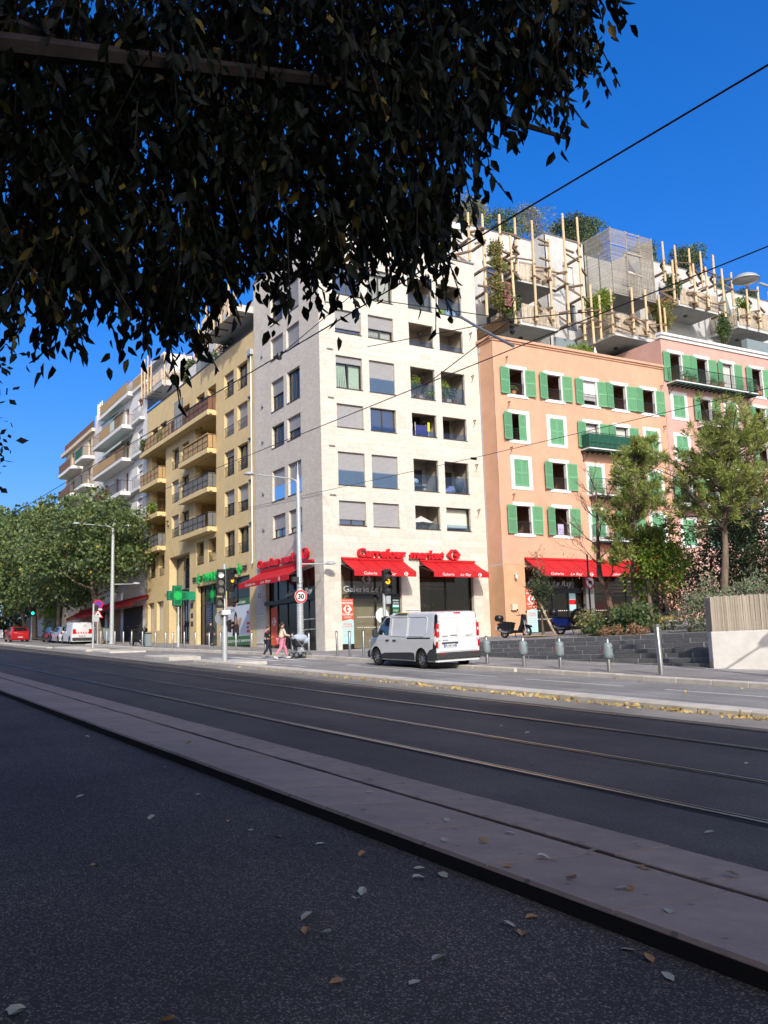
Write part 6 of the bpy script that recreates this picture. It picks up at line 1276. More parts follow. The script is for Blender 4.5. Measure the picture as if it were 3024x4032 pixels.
# ------------------------------------------------------------------ street furniture
def street_lamp(x, y, lab, hz=9.05, honey=False, rz=0, low=True, arm=2.75):
    z = zg(x) + .12; Lp = thing('street_lamp', (x, y, z), lab, 'street lamp', 'grey street lamps')
    b = MB(); b.lathe([(.22, 0), (.22, .06), (.165, .1), (.15, 3.4), (.11, hz - .2), (.07, hz + .15), (.035, hz + .3), (.012, hz + .95)], (x, y, z), 14); b.build('post', MT['lamp_grey'], Lp, smooth=True)
    b = MB(); b.tube([(x, y, z + hz - .35), (x, y - .12, z + hz - .08), (x, y - .45, z + hz + .02), (x, y - arm + .45, z + hz + .08)], [.07, .06, .045, .03], 8); b.build('arm', MT['lamp_grey'], Lp, smooth=True)
    def head(yc, zc, s, d):
        b = MB(); b.lathe([(.02, .13), (.14, .12), (.24, .07), (.30, 0), (.305, -.02), (.28, -.03)], (x, yc, zc), 18); h = b.build('lamp_head', MT['lamp_grey'], Lp, smooth=True)
        MB().lathe([(.275, -.03), (.2, -.055), (.02, -.065)], (x, yc, zc), 18, cap=False).build('lens', MT['lens_clear'], h, world=False, smooth=True)
    head(y - arm, z + hz + .08, 1, -1)
    if low:
        MB().tube([(x, y, z + 4.55), (x, y + 1.6, z + 4.6)], [.045, .028], 8).build('arm', MT['lamp_grey'], Lp, smooth=True); head(y + 1.85, z + 4.62, 1, 1)
    if honey:
        b = MB()
        for k in range(16):
            for i in range(14):
                a = (i + .5 * (k % 2)) * 2 * math.pi / 14; b.obox((x + .160 * math.cos(a), y + .160 * math.sin(a), z + .25 + k * .145), .022, .022, .06)
        setp(b.build('sleeve', MT['lamp_grey'], Lp), kind='stuff')
        for h in (3.3, 3.5): MB().lathe([(.168, h), (.168, h + .05)], (x, y, z), 14).build('clamp', MT['metal_steel'], Lp)
    return Lp
street_lamp(-71.6, 18.84, 'grey double arm street lamp in front of the big street tree')
LM = street_lamp(-43.45, 21.1, 'grey double arm street lamp with speed sign at the corner shop', honey=True)
street_lamp(-12.65, 20.25, 'street lamp whose head shows at the right picture edge', low=True, arm=2.85)
b = MB(); b.box(-43.42, -43.22, 20.62, 20.95, zg(-43) + 3.75, zg(-43) + 4.0); b.build('control_box', MT['plastic_dark'], LM)
def disc(c, r, m, nm, parent, w=.0, n=28, F=None, d=.02):
    b = MB(); b.lathe([(r, 0), (r, d)], (c[0] + w, c[1], c[2]), n, axis='x'); return b.build(nm, MT[m], parent)
SG = thing('speed_sign', (-43.28, 21.08, 4.68), 'round white speed limit 30 sign with red ring', 'sign'); disc((-43.3, 21.08, 4.68), .335, 'sign_red', 'ring', SG); disc((-43.3, 21.08, 4.68), .25, 'sign_white', 'face', SG, .022, d=.006)
disc((-43.3, 21.08, 4.68), .35, 'sign_white', 'rim', SG, -.006, d=.02)
FSg = FF((-43.265, 0, 0), (0, 1, 0), (1, 0, 0)); text_on(FSg, '30', 20.90, 4.56, 0, .36, 'black', SG, width=.36, bold=.014)
def signal_head(c, n, lit, parent, face='x', s=.17, yaw=0.0, nm='signal_head'):
    """a housing with n round lenses facing +x, turned by yaw"""
    Rm = Matrix.Rotation(yaw, 3, 'Z'); c = Vector(c); H = MB(); H.obox(c, .22, s * 1.9, n * s * 1.85 + .06, Rm); H.obox(c + Rm @ Vector((.112, 0, 0)), .012, s * 2.05, n * s * 1.85 + .14, Rm); h = H.build(nm, MT['black_matt'], parent)
    for i in range(n):
        p = c + Vector((0, 0, ((n - 1) / 2 - i) * s * 1.82)); b = MB(); k = 16
        pts = [p + Rm @ Vector((.121, math.cos(2 * math.pi * j / k) * s * .72, math.sin(2 * math.pi * j / k) * s * .72)) for j in range(k)]; b.quad(*pts); b.build('lens', MT[lit.get(i, 'lens_off')], h, world=False)
        v = MB(); 
        for j in range(0, 9):
            a0, a1 = math.pi * (j - .8) / 8 * 1.0, math.pi * (j + .2) / 8
            P_ = lambda a, d: p + Rm @ Vector((.118 + d, math.cos(a) * s * .78, math.sin(a) * s * .78)); v.quad(P_(a0, 0), P_(a1, 0), P_(a1, .16), P_(a0, .16))
        v.build('visor', MT['black_matt'], h, world=False)
    return h
# twin traffic signal on its island
z = zg(-36) + .13; TL = thing('traffic_light', (-36.0, 14.05, z), 'twin headed traffic light pole on the refuge island', 'traffic light')
MB().lathe([(.11, 0), (.11, 1.35), (.075, 1.45), (.07, 3.95)], (-36.0, 14.05, z), 12).build('pole', MT['lamp_grey'], TL, smooth=True)
signal_head((-35.9, 13.86, 4.72), 3, {0: 'lens_white'}, TL, yaw=-.25); signal_head((-36.0, 14.30, 4.84), 3, {1: 'amber'}, TL, yaw=.55, s=.155)
signal_head((-35.95, 13.82, 3.90), 1, {}, TL, s=.16, yaw=-.2, nm='pedestrian_head'); signal_head((-36.0, 14.36, 3.93), 1, {}, TL, s=.15, yaw=.8, nm='pedestrian_head'); signal_head((-36.05, 14.2, 2.95), 2, {}, TL, s=.1, yaw=.6, nm='pedestrian_head')
MB().obox((-35.95, 14.08, 3.5), .24, .36, .2).build('junction_box', MT['sign_white'], TL, bevel=.02); b = MB(); b.lathe([(.3, 0), (.3, .02)], (-36.15, 13.98, 3.27), 20, axis='x'); b.build('sign_back', MT['metal_grey'], TL)
for d in (.1, -.1): MB().bar((-36, 14.05, 4.0 + d), (-35.95, 13.86, 4.2 + d), .04).build('bracket', MT['black_matt'], TL)
z = zg(-31.5) + .12; T2 = thing('traffic_light', (-31.6, 19.05, z), 'traffic light with amber arrow standing behind the white van', 'traffic light')
MB().lathe([(.07, 0), (.06, 2.9)], (-31.6, 19.05, z), 12).build('pole', MT['lamp_grey'], T2, smooth=True); signal_head((-31.5, 19.12, 4.48), 3, {1: 'amber'}, T2, s=.15); signal_head((-31.7, 18.82, 3.85), 1, {}, T2, s=.15, yaw=-.9); MB().obox((-31.55, 19.2, 3.75), .15, .2, .32).build('junction_box', MT['lamp_grey'], T2, bevel=.02)
MB().obox((-31.36, 19.12, 4.48), .01, .05, .12).build('arrow', MT['black'], T2); b = MB(); b.lathe([(.3, 0), (.3, .02)], (-31.7, 19.0, 3.15), 20, axis='x'); b.build('sign_back', MT['sign_white'], T2); signal_head((-31.55, 19.02, 2.95), 1, {}, T2, s=.09)
T3 = thing('traffic_light', (-106.7, 19.4, zg(-106.7)), 'distant traffic light showing green under the street trees', 'traffic light'); MB().lathe([(.07, 0), (.06, 4.2)], (-106.7, 19.4, zg(-106.7)), 8).build('pole', MT['metal_grey'], T3); signal_head((-106.6, 19.45, 7.5), 3, {2: 'lamp_green'}, T3, s=.24)
T4 = thing('traffic_light', (-60.4, 14.72, zg(-60.4) + .1), 'grey sign pole with signal backs on the far refuge island', 'traffic light'); MB().lathe([(.07, 0), (.06, 2.85)], (-60.4, 14.72, zg(-60.4) + .1), 10).build('pole', MT['lamp_grey'], T4); MB().obox((-60.4, 14.9, 5.05), .2, .2, .36).build('signal_head', MT['black_matt'], T4); MB().obox((-60.35, 14.84, 4.4), .05, .42, .42).build('sign_back', MT['lamp_grey'], T4)
def tri(c, s): return [(c[0], c[1] - s, c[2] - s * .6), (c[0], c[1] + s, c[2] - s * .6), (c[0], c[1], c[2] + s * 1.1)]
z = zg(-70.4) + .12; NS = thing('sign_post', (-70.4, 17.48, z), 'post with purple no stopping disc and children warning triangle', 'sign'); MB().lathe([(.035, 0), (.035, 3.25)], (-70.4, 17.48, z), 8).build('post', MT['lamp_grey'], NS)
disc((-70.35, 17.48, 5.86), .36, 'sign_red', 'disc', NS); disc((-70.35, 17.48, 5.86), .29, 'purple_sign', 'disc_face', NS, .022, d=.005); MB().prism(tri((-70.33, 17.46, 5.12), .4), (.02, 0, 0)).build('triangle', MT['sign_red'], NS); MB().prism(tri((-70.305, 17.46, 5.11), .28), (.004, 0, 0)).build('triangle_face', MT['sign_white'], NS); MB().obox((-70.295, 17.46, 5.08), .004, .14, .22).build('pictogram', MT['black'], NS); MB().obox((-70.33, 17.55, 5.5), .02, .42, .12).build('plate', MT['sign_white'], NS)
PP = thing('steel_post', (-58.9, 19.8, zg(-58.9) + .12), 'tall slim grey post in front of the glazed entrance', 'post'); MB().lathe([(.11, 0), (.10, 1.3), (.06, 1.42), (.06, 2.6)], (-58.9, 19.8, zg(-58.9) + .12), 10).build('shaft', MT['lamp_grey'], PP, smooth=True)
NP = thing('sign_post', (-31.2, 29.7, 2.24), 'dark post with round barred no entry sign on the square', 'sign'); MB().lathe([(.04, 0), (.04, 3.6)], (-31.2, 29.7, 2.24), 8).build('post', MT['metal_dark'], NP); disc((-31.14, 29.7, 4.55), .3, 'sign_red', 'disc', NP); disc((-31.14, 29.7, 4.55), .23, 'sign_white', 'disc_face', NP, .022, d=.005); MB().bar((-31.1, 29.55, 4.7), (-31.1, 29.85, 4.4), .05, .01).build('bar', MT['sign_red'], NP); MB().obox((-31.11, 29.7, 4.55), .004, .2, .12).build('pictogram', MT['black'], NP)
# bollards
def bollard_mesh(r, h):
    me = MB().lathe([(r, -.05), (r, h * .93), (r * .96, h * .935), (r * .96, h * .945), (r, h * .95), (r, h - .012), (r * .8, h), (.001, h + .002)], (0, 0, 0), 14, cap=False).mesh('bollard'); me.materials.append(MT['metal_steel'])
    for p in me.polygons: p.use_smooth = True
    try: me.set_sharp_from_angle(angle=rad(40))
    except Exception: pass
    return me
bm = bollard_mesh(.055, 1.12); bxy = [(-70.48, 17.75), (-68.98, 17.8), (-67.0, 17.85), (-65.1, 17.95), (-64.02, 18.21), (-60.79, 18.0), (-59.43, 18.45), (-58.4, 18.8), (-57.46, 18.95), (-55.53, 19.05), (-53.83, 19.15), (-51.75, 19.25), (-50.41, 19.45), (-48.51, 19.6), (-46.52, 19.7), (-44.87, 19.75), (-41.6, 19.75), (-40.9, 20.3), (-36.94, 19.75), (-35.79, 19.75), (-34.58, 19.75)]
ORD = ['first', 'second', 'third', 'fourth', 'fifth', 'sixth', 'seventh', 'eighth', 'ninth', 'tenth', 'eleventh', 'twelfth', 'thirteenth', 'fourteenth', 'fifteenth', 'sixteenth', 'seventeenth', 'eighteenth', 'nineteenth', 'twentieth', 'twenty-first']
for i, (x, y) in enumerate(bxy):
    o = inst(bm, 'bollard', loc=(x, y, zg(x) + .12), rot=(RNG.uniform(-.012, .012), RNG.uniform(-.012, .012), 0), scale=(1, 1, RNG.uniform(.97, 1.03) * (1.04 if i > 17 else .92)))
    setp(o, ('steel bollard along the pavement edge, %s from the left' % ORD[i]), 'bollard', 'steel bollards along the pavement')
TB = bollard_mesh(.075, 1.40); setp(inst(TB, 'bollard', loc=(-18.48, 20.1, zg(-18.48) + .12), rot=(0, rad(-1.5), 0)), 'tallest steel bollard, in front of the slate steps', 'bollard', 'steel bollards along the pavement')
short = bollard_mesh(.12, .75); setp(inst(short, 'bollard', loc=(-43.3, 25.6, plaza_z(-43.3, 25.6))), 'short thick bollard beside the shop door', 'bollard'); 
bx = MB(); bx.lathe([(.02, .36), (.09, .37), (.135, .42), (.145, .5), (.145, .72), (.135, .80), (.09, .85), (.02, .86)], (0, 0, 0), 16, cap=False); bxm = bx.mesh('box'); bxm.materials.append(MT['box_grey'])
for p in bxm.polygons: p.use_smooth = True
rdm = MB().obox((.0, -.140, .62), .05, .02, .18).mesh('panel'); rdm.materials.append(MT['box_red']); bm2 = bollard_mesh(.055, 1.0); hem = MB().obox((.146, 0, .7), .01, .05, .03).mesh('latch'); hem.materials.append(MT['plastic_dark'])
for i, (x, y) in enumerate(((-26.69, 20.3), (-24.6, 20.25), (-22.79, 20.25), (-20.54, 20.15))):
    e = thing('litter_post', (x, y, zg(x) + .12), ('rounded grey box on a steel post, %s from the van' % ORD[i]), 'litter post', 'grey boxes on posts along the pavement')
    inst(bm2, 'post', e, world=False); inst(bxm, 'box', e, world=False, scale=(1, 1, 1.0)); inst(rdm, 'red_panel', e, world=False, rot=(0, 0, rad(-22))); inst(hem, 'latch', e, world=False, rot=(0, 0, rad(15)))
# litter bin and wheeled bins up the street
LBn = thing('litter_bin', (-61.9, 18.7, zg(-61.9) + .12), 'square grey litter bin beside the parked motorcycle', 'bin'); MB().obox((-61.9, 18.7, zg(-61.9) + .55), .42, .42, .85).build('body', MT['box_grey'], LBn, bevel=.04); MB().obox((-61.9, 18.7, zg(-61.9) + 1.0), .46, .46, .06).build('lid', MT['metal_dark'], LBn, bevel=.02)
for i, x in enumerate((-79.5, -78.3)):
    w = thing('wheeled_bin', (x, 19.9, zg(x) + .12), ['grey wheeled bin heaped with a pale bag', 'grey wheeled bin nearest the lamp post'][i], 'bin', 'wheeled bins'); MB().hexa([(x + a, 19.9 + b_, zg(x) + .12 + z_) for z_, k in ((.1, .42), (1.15, .55)) for a, b_ in ((-k, -k), (k, -k), (k, k), (-k, k))]).build('body', MT['box_grey'], w, bevel=.03); MB().obox((x, 19.9, zg(x) + 1.31), 1.15, 1.15, .08).build('lid', MT['plastic_dark'] if i else MT['trim_white'], w, bevel=.03)
# white garden wall and slatted fence on the right
GW = thing('garden_wall', (-18, 23.7, zg(-18)), 'white rendered wall with angled end beside the steps', 'wall')
WBX, WBY, WSL = -19.60, 23.64, .455
pts = [(-20.02, 23.97), (WBX, WBY), (-10.0, WBY + WSL * 9.6), (-10.0, WBY + WSL * 9.6 + .35), (-19.5, 26.6), (-20.02, 26.6)]
MB().prism([(x, y, .2) for x, y in pts], (0, 0, 1.82)).build('wall', MT['white_wall'], GW, bevel=.02)
MB().obox((-19.83, 23.80, 1.02), .17, .012, .13, Matrix.Rotation(rad(-38), 3, 'Z')).build('plate', MT['yellow_paint'], GW)
SF = thing('slat_fence', (-17, 23.75, 2.02), 'weathered wooden slat fence on top of the white wall', 'fence'); fr_ = random.Random(12); sm_ = []
for k in range(4):
    w = (.045, .055, .062, .07)[k]; me = MB().box(-w / 2, w / 2, -.013, .013, 0, 1.12).mesh('slat'); me.materials.append(MT['wood_slat_one']) if 'wood_slat_one' in MT else None; sm_.append((w, me))
MT['wood_slat_one'] = mat('wood_slat_one', (0.50, 0.44, 0.35), 0.85, 0.14, 6.0, stretch=(1, 1, 0.12), rnd=0.22)
for w, me in sm_: me.materials.append(MT['wood_slat_one'])
fl = [Vector((-20.06, 24.03, 0)), Vector((WBX, WBY + .08, 0)), Vector((-13.0, WBY + .08 + WSL * 6.6, 0))]
for a_, c_ in zip(fl[:-1], fl[1:]):
    D_ = (c_ - a_); Ln = D_.length; D_ /= Ln; t_ = 0; an_ = math.atan2(D_.y, D_.x)
    while t_ < Ln - .03:
        w, me = fr_.choice(sm_); t_ += w / 2; p_ = a_ + D_ * t_; inst(me, 'slat', SF, (p_.x, p_.y + fr_.uniform(-.006, .006), 2.02 + fr_.uniform(-.015, .01)), (0, fr_.uniform(-.012, .012), an_), (1, 1, fr_.uniform(.95, .99))); t_ += w / 2 + fr_.uniform(.006, .018)
    for z_ in (2.25, 2.6, 2.92): MB().bar((a_.x, a_.y + .02, z_), (c_.x, c_.y + .02, z_), .012).build('wire', MT['metal_dark'], SF)
for t_ in (.1, .35, .6, .85): p_ = fl[1].lerp(fl[2], t_); MB().box(p_.x - .03, p_.x + .03, p_.y + .03, p_.y + .09, 1.9, 3.0).build('post', MT['wood_brace'], SF)
setp(MB().prism([(-19.95, 26.3, 1.5), (-19.5, 24.2, 1.5), (-9, 29.0, 1.5), (-6, 60, 1.5), (-19.95, 60, 1.5)], (0, 0, .58)).build('planting_bed', MT['soil']), 'earth of the planting bed behind the fence', kind='structure')
# overhead wires of the tram line
def wire(pts, r, lab, grp='overhead tram wires', nm='overhead_wire'):
    o = MB().tube(pts, r, 5).build(nm, MT['metal_dark']); return setp(o, lab, 'wire', grp)
def para(y, h, x0, x1, sag=0): return [(x0 + (x1 - x0) * i / 14, y, zg(x0 + (x1 - x0) * i / 14) + h - sag * 4 * (i / 14) * (1 - i / 14)) for i in range(15)]
wire(para(7.5, 6.97, 4, -90), .0125, 'thick black contact wire over the near tram track'); wire(para(11.2, 6.92, 4, -90), .011, 'black contact wire over the far tram track')
wire([(-8, 22.8, 8.4), (-29.7, 22.8, 9.54), (-54.2, 22.8, 11.06)], .012, 'thin span wire crossing the orange and white facades')
wire([(-16.2, 7.5, 7.6), (-16.44, 9.3, 9.26), (-13.43, 11.2, 8.05)], .010, 'thin bridle wire rising from the near contact wire')
CA = thing('catenary_arm', (-13.4, 11.2, 7.5), 'grey steadying arm with insulators holding the tram wire', 'bracket'); MB().tube([(-15.1, 11.2, 8.66), (-14.4, 11.2, 8.16), (-13.42, 11.2, 7.5)], .03, 8).build('tube', MT['metal_grey'], CA, smooth=True); MB().lathe([(.03, -.16), (.06, -.1), (.03, -.05), (.06, 0), (.03, .05), (.06, .1), (.03, .16)], (-13.43, 11.2, 7.9), 10).build('insulator', MT['metal_dark'], CA); MB().tube([(-15.1, 11.2, 8.66), (-17.0, 11.2, 10.4)], .012, 5).tube([(-19, 11.2, 9.2), (-13.43, 11.2, 8.05), (-11.21, 11.2, 7.45)], .01, 5).tube([(-13.43, 11.2, 8.05), (-16.5, 11.2, 7.55)], .01, 5).build('stay_wire', MT['metal_dark'], CA)
MB().lathe([(.05, -.06), (.06, 0), (.05, .06)], (-16.2, 7.5, 7.59), 8).build('clamp', MT['metal_dark'], setp(empty('wire_clamp', (-16.2, 7.5, 7.6)), 'black clamp joining two tram wires', 'clamp'))
# fallen leaves
lf = random.Random(19)
def leaf_flat(L):
    b = MB(); w = L * .3; c = lf.uniform(.1, .35) * L; pr2 = [(0, 0, .004), (L * .3, w, c * .5 + .004), (L * .7, w * .8, c), (L, 0, c * .6), (L * .7, -w * .8, c * .9), (L * .3, -w, c * .5 + .004), (L * .4, 0, .006), (L * .75, 0, c * .4)]
    b.add(pr2, [(0, 6, 1), (1, 6, 7, 2), (2, 7, 3), (0, 5, 6), (5, 4, 7, 6), (4, 3, 7)]); return b
lm = []
for k in range(6):
    me = leaf_flat(lf.uniform(.07, .12)).mesh('leaf'); me.materials.append(MT[('leaf_pale', 'leaf_pale', 'leaf_tan', 'leaf_pale', 'leaf_tan', 'leaf_pale')[k]]); lm.append(me)
spots = [(-5.03, 2.42), (-4.78, 2.4), (-4.81, 2.33), (-5.22, 2.88), (-4.14, 2.21), (-3.91, 2.43), (-4.14, 2.8), (-4.28, 3.36), (-4.15, 3.3), (-3.73, 3.6), (-3.5, 3.6), (-3.28, 3.5), (-4.58, .83), (-4.63, .77), (-4.15, 1.31), (-5.22, 6.02), (-4.97, 3.91), (-5.82, 4.62), (-5.05, 4.3), (-5.1, 4.66), (-4.61, 4.04), (-4.29, 4.14), (-4.2, 4.2), (-3.83, 4.08), (-4.18, 5.13), (-5.26, 2.94), (-7.8, 3.08), (-7.37, 3.09), (-7.03, 3.15), (-5.61, 3.55), (-5.39, 3.5), (-5.3, 3.62), (-4.36, 3.6), (-4.56, 4.74), (-4.6, 4.70), (-8.7, 7.21), (-8.7, 5.01), (-6.6, 3.3), (-6.1, 3.4), (-9.1, 3.3), (-10, 3.45), (-11, 3.5), (-8.2, 2.5), (-9.6, 2.2), (-6.9, 1.7), (-7.4, 6.1), (-9.8, 7.6), (-12, 9.3), (-11.0, 9.0), (-7.3, 9.2), (-5.6, 4.2), (-6.4, 4.4), (-7.1, 4.0), (-7.9, 4.5), (-13, 3.4), (-14.5, 3.5), (-12.2, 4.2), (-5.75, 3.95)]
for i, (x, y) in enumerate(spots):
    t = (y - 3.78) / 1.0; dz = 0 if y < 3.78 else (.108 - .053 * t if y < 4.8 else .035 if y < 5.43 else .008)
    setp(inst(lm[i % 6], 'fallen_leaf', loc=(x, y, zg(x) + dz + .003), rot=(lf.uniform(-.25, .25), lf.uniform(-.25, .25), lf.uniform(0, 6.28))), 'dry curled leaf lying on the road' if y < 3.78 else ('dry curled leaf lying on the stone kerb' if y < 5.43 else 'dry leaf lying on the tram track bed'), 'leaf', 'fallen leaves on the road' if y < 3.78 else ('fallen leaves on the stone kerb' if y < 5.43 else 'fallen leaves on the track bed'))
n = 480; X = -8 - np.abs(NR.normal(0, 9, n)); X = np.where(NR.random(n) < .4, np.round(X / 1.7) * 1.7 + NR.normal(0, .3, n), X); Y = 13.40 - np.abs(NR.normal(0, .13, n)); cl = NR.random(n) < .06; Y = np.where(cl, NR.uniform(12.2, 19.2, n), Y); Zz = -.0393 * X + NR.uniform(.012, .05, n); ax = unit(n); ax[:, 2] *= .35; ax /= np.linalg.norm(ax, axis=1)[:, None]; up = np.tile(np.array([0, 0, 1.0]), (n, 1)) + .5 * unit(n)
FLV = mobj('leaf_litter', leaf_mesh('litter', np.stack([X, Y, Zz], 1), ax, NR.uniform(.06, .13, n), .6, flat=np.cross(ax, up), curl=.3), MT['leaf_fallen']); setp(FLV, 'yellow leaf litter along the lane kerb', kind='stuff')
# shop awnings and hoarding up the street
for i, (u0, u1, zt_, zb_) in enumerate(((-99.5, -88.2, 6.9, 6.1), (-88.0, -75.6, 6.95, 6.35))):
    A = awning(FL, u0, u1, zt_, zb_ - .25, 1.4, ['faded red shop awning nearest the parked cars', 'dark red awning below the white apartment block'][i], texts=False, seams=5, grp='shop awnings up the street')
    if i == 0: text_on(FL, 'PIZZA', -97.5, zb_ - .2, 1.44, .3, 'yellow_paint', A, width=2.6)
HD = thing('site_hoarding', (-120, 24, 4.9), 'grey hoarding panels with posters beyond the parked cars', 'hoarding')
for i in range(6): MB().box(-136 + i * 4, -132.06 + i * 4, 24.0, 24.06, zg(-134 + i * 4), zg(-134 + i * 4) + 2.4).build('panel', MT[('metal_grey', 'metal_grey', 'print_pale', 'metal_grey', 'metal_grey', 'print_pale')[i]], HD)
BR = thing('white_barrier', (-126, 18.5, 5.0), 'low white barrier at the left picture edge', 'barrier')
for i in range(12): MB().box(-132 + i, -131.2 + i, 18.5, 18.6, zg(-131.5 + i) + .1, zg(-131.5 + i) + 1.0).build('panel', MT['sign_white'], BR)
# ------------------------------------------------------------------ vehicles: local frame x forward, y left, z up, origin on the ground at mid wheelbase
def interp(tab, x):
    if x <= tab[0][0]: return tab[0][1]
    for (a, b_), (c, d) in zip(tab[:-1], tab[1:]):
        if x <= c: t = (x - a) / (c - a); t = t * t * (3 - 2 * t) if False else t; return b_ + (d - b_) * t
    return tab[-1][1]
class Car:
    def __init__(s, L0, L1, top, wid, zs, axles, wr, tumble, sill=.22, nx=72, nz=16, edge=.10, arch=1.16):
        s.L0, s.L1, s.top, s.wid, s.zs, s.axles, s.wr, s.tumble, s.sill, s.nx, s.nz, s.edge, s.arch = L0, L1, top, wid, zs, axles, wr, tumble, sill, nx, nz, edge, arch
    def hw(s, x, z):
        w = interp(s.wid, x); zt = interp(s.zs, x)
        if z > zt: w -= (z - zt) * s.tumble
        w -= max(0, .45 - z) ** 2 * .35
        return w
    def zb(s, x):
        z = s.sill
        for a in s.axles:
            d = abs(x - a); R_ = s.wr * s.arch
            if d < R_: z = max(z, s.wr + math.sqrt(R_ * R_ - d * d))
        return z
    def body(s, m, parent):
        V = []; F = []; xs = sorted(set([s.L0 + (s.L1 - s.L0) * i / s.nx for i in range(s.nx + 1)] + [a + k * s.wr * s.arch for a in s.axles for k in (-1, -.999, .999, 1)])); rows = s.nz + 7
        for x in xs:
            zt = interp(s.top, x); zb = min(s.zb(x), zt - .12); e = min(s.edge, (zt - zb) * .4); half = []
            for j in range(s.nz + 1): z = zb + (zt - e - zb) * j / s.nz; half.append((s.hw(x, z), z))
            w = half[-1][0]
            for j in range(1, 7): a = math.pi / 2 * j / 6; half.append((max(0, w - e * 1.4 * (1 - math.cos(a)) - (w - e * 1.4) * (0 if j < 6 else 1) * 0), zt - e + e * math.sin(a)))
            V += [(x, y, z) for y, z in half] + [(x, -y, z) for y, z in reversed(half)]
        k = 2 * rows; 
        for i in range(len(xs) - 1):
            for j in range(k - 1): F.append((i * k + j, (i + 1) * k + j, (i + 1) * k + j + 1, i * k + j + 1))
        F.append(tuple(range(k))); F.append(tuple((len(xs) - 1) * k + j for j in range(k - 1, -1, -1)))
        b = MB(); b.add(V, F); return b.build('body', MT[m], parent, world=False, smooth=True)
    def panel(s, pts, side, m, parent, name, off=.006, t=None):
        b = MB(); n = len(pts); P = [(x, side * (s.hw(x, z) + off), z) for x, z in pts]; b.quad(*P)
        if t: b.add(P + [(x, y - side * t, z) for x, y, z in P], [(i, (i + 1) % n, n + (i + 1) % n, n + i) for i in range(n)])
        return b.build(name, MT[m], parent, world=False)
    def under(s, parent): 
        return MB().box(s.L0 + .3, s.L1 - .3, -interp(s.wid, 0) + .12, interp(s.wid, 0) - .12, s.sill - .03, s.sill + .5).build('underbody', MT['black_matt'], parent, world=False)
    def wheels(s, parent, rim='alloy', wd=.2, inset=.02, spokes=10):
        for a in s.axles:
            for sd in (-1, 1):
                yo = s.hw(a, s.wr + .05) - inset; y0 = sd * yo; b = MB()
                prof = [(s.wr * .66, 0), (s.wr * .9, -.004 * 0), (s.wr * .98, .03), (s.wr, .06), (s.wr, wd - .06), (s.wr * .9, wd)]
                vs = [(r, y0 - sd * h) for r, h in prof]; n = 24; V = [(a + r * math.cos(2 * math.pi * k / n), y, s.wr + r * math.sin(2 * math.pi * k / n)) for r, y in vs for k in range(n)]
                b.add(V, [(i * n + k, i * n + (k + 1) % n, (i + 1) * n + (k + 1) % n, (i + 1) * n + k) for i in range(len(vs) - 1) for k in range(n)]); w = b.build('wheel', MT['rubber'], parent, world=False, smooth=True)
                b = MB(); b.lathe([(s.wr * .66, 0), (s.wr * .62, -sd * .02), (s.wr * .2, -sd * .012), (.001, 0)], (a, y0 - sd * .025, s.wr), 24, axis='y', cap=False); b.build('rim', MT[rim], w, world=False, smooth=True)
                b = MB()
                for k in range(spokes): an = 2 * math.pi * (k + .5) / spokes; c = Vector((a + s.wr * .45 * math.cos(an), y0 - sd * .012, s.wr + s.wr * .45 * math.sin(an))); b.obox(c, s.wr * .22, .014, .035, Matrix.Rotation(-an, 3, 'Y'))
                b.build('vent', MT['black_matt'], w, world=False)
                n2 = 14; R_ = s.wr * s.arch; b = MB()
                for k in range(n2):
                    a0, a1 = math.pi * k / n2, math.pi * (k + 1) / n2; yy = sd * s.hw(a, s.wr * 1.8)
                    b.quad((a + R_ * math.cos(a0), yy, s.wr + R_ * math.sin(a0)), (a + R_ * math.cos(a1), yy, s.wr + R_ * math.sin(a1)), (a + R_ * math.cos(a1), sd * .5, s.wr + R_ * math.sin(a1)), (a + R_ * math.cos(a0), sd * .5, s.wr + R_ * math.sin(a0)))
                b.quad(*[(a + R_ * math.cos(math.pi * k / n2), sd * .55, s.wr + R_ * math.sin(math.pi * k / n2)) for k in range(n2 + 1)]); b.build('wheel_arch', MT['black_matt'], parent, world=False)
def rbox(parent, name, m, x0, x1, y0, y1, z0, z1, bevel=.01): return MB().box(x0, x1, y0, y1, z0, z1).build(name, MT[m], parent, world=False, bevel=bevel)
def plate(parent, x, yc, zc, txt, w=.5, h=.11, face=-1):
    p = rbox(parent, 'number_plate', 'plate_white', min(x, x + face * .012), max(x, x + face * .012), yc - w / 2, yc + w / 2, zc - h / 2, zc + h / 2, 0)
    for s in (-1, 1): MB().box(min(x + face * .013, x + face * .015), max(x + face * .013, x + face * .015), yc + s * w * .455 - .022, yc + s * w * .455 + .022, zc - h / 2, zc + h / 2).build('plate_band', MT['print_blue'], p, world=False)
    if txt:
        me = text_mesh(txt, h * .95, bold=.002); xs = [v.co.x for v in me.vertices]; me.transform(Matrix.Diagonal((w * .78 / (max(xs) - min(xs)), 1, 1, 1))); me.transform(Matrix(((0, 0, -1, x + face * .016), (-1, 0, 0, yc + w * .39), (0, 1, 0, zc - h * .33), (0, 0, 0, 1)))); mobj('plate_text', me, MT['black'], p, False)
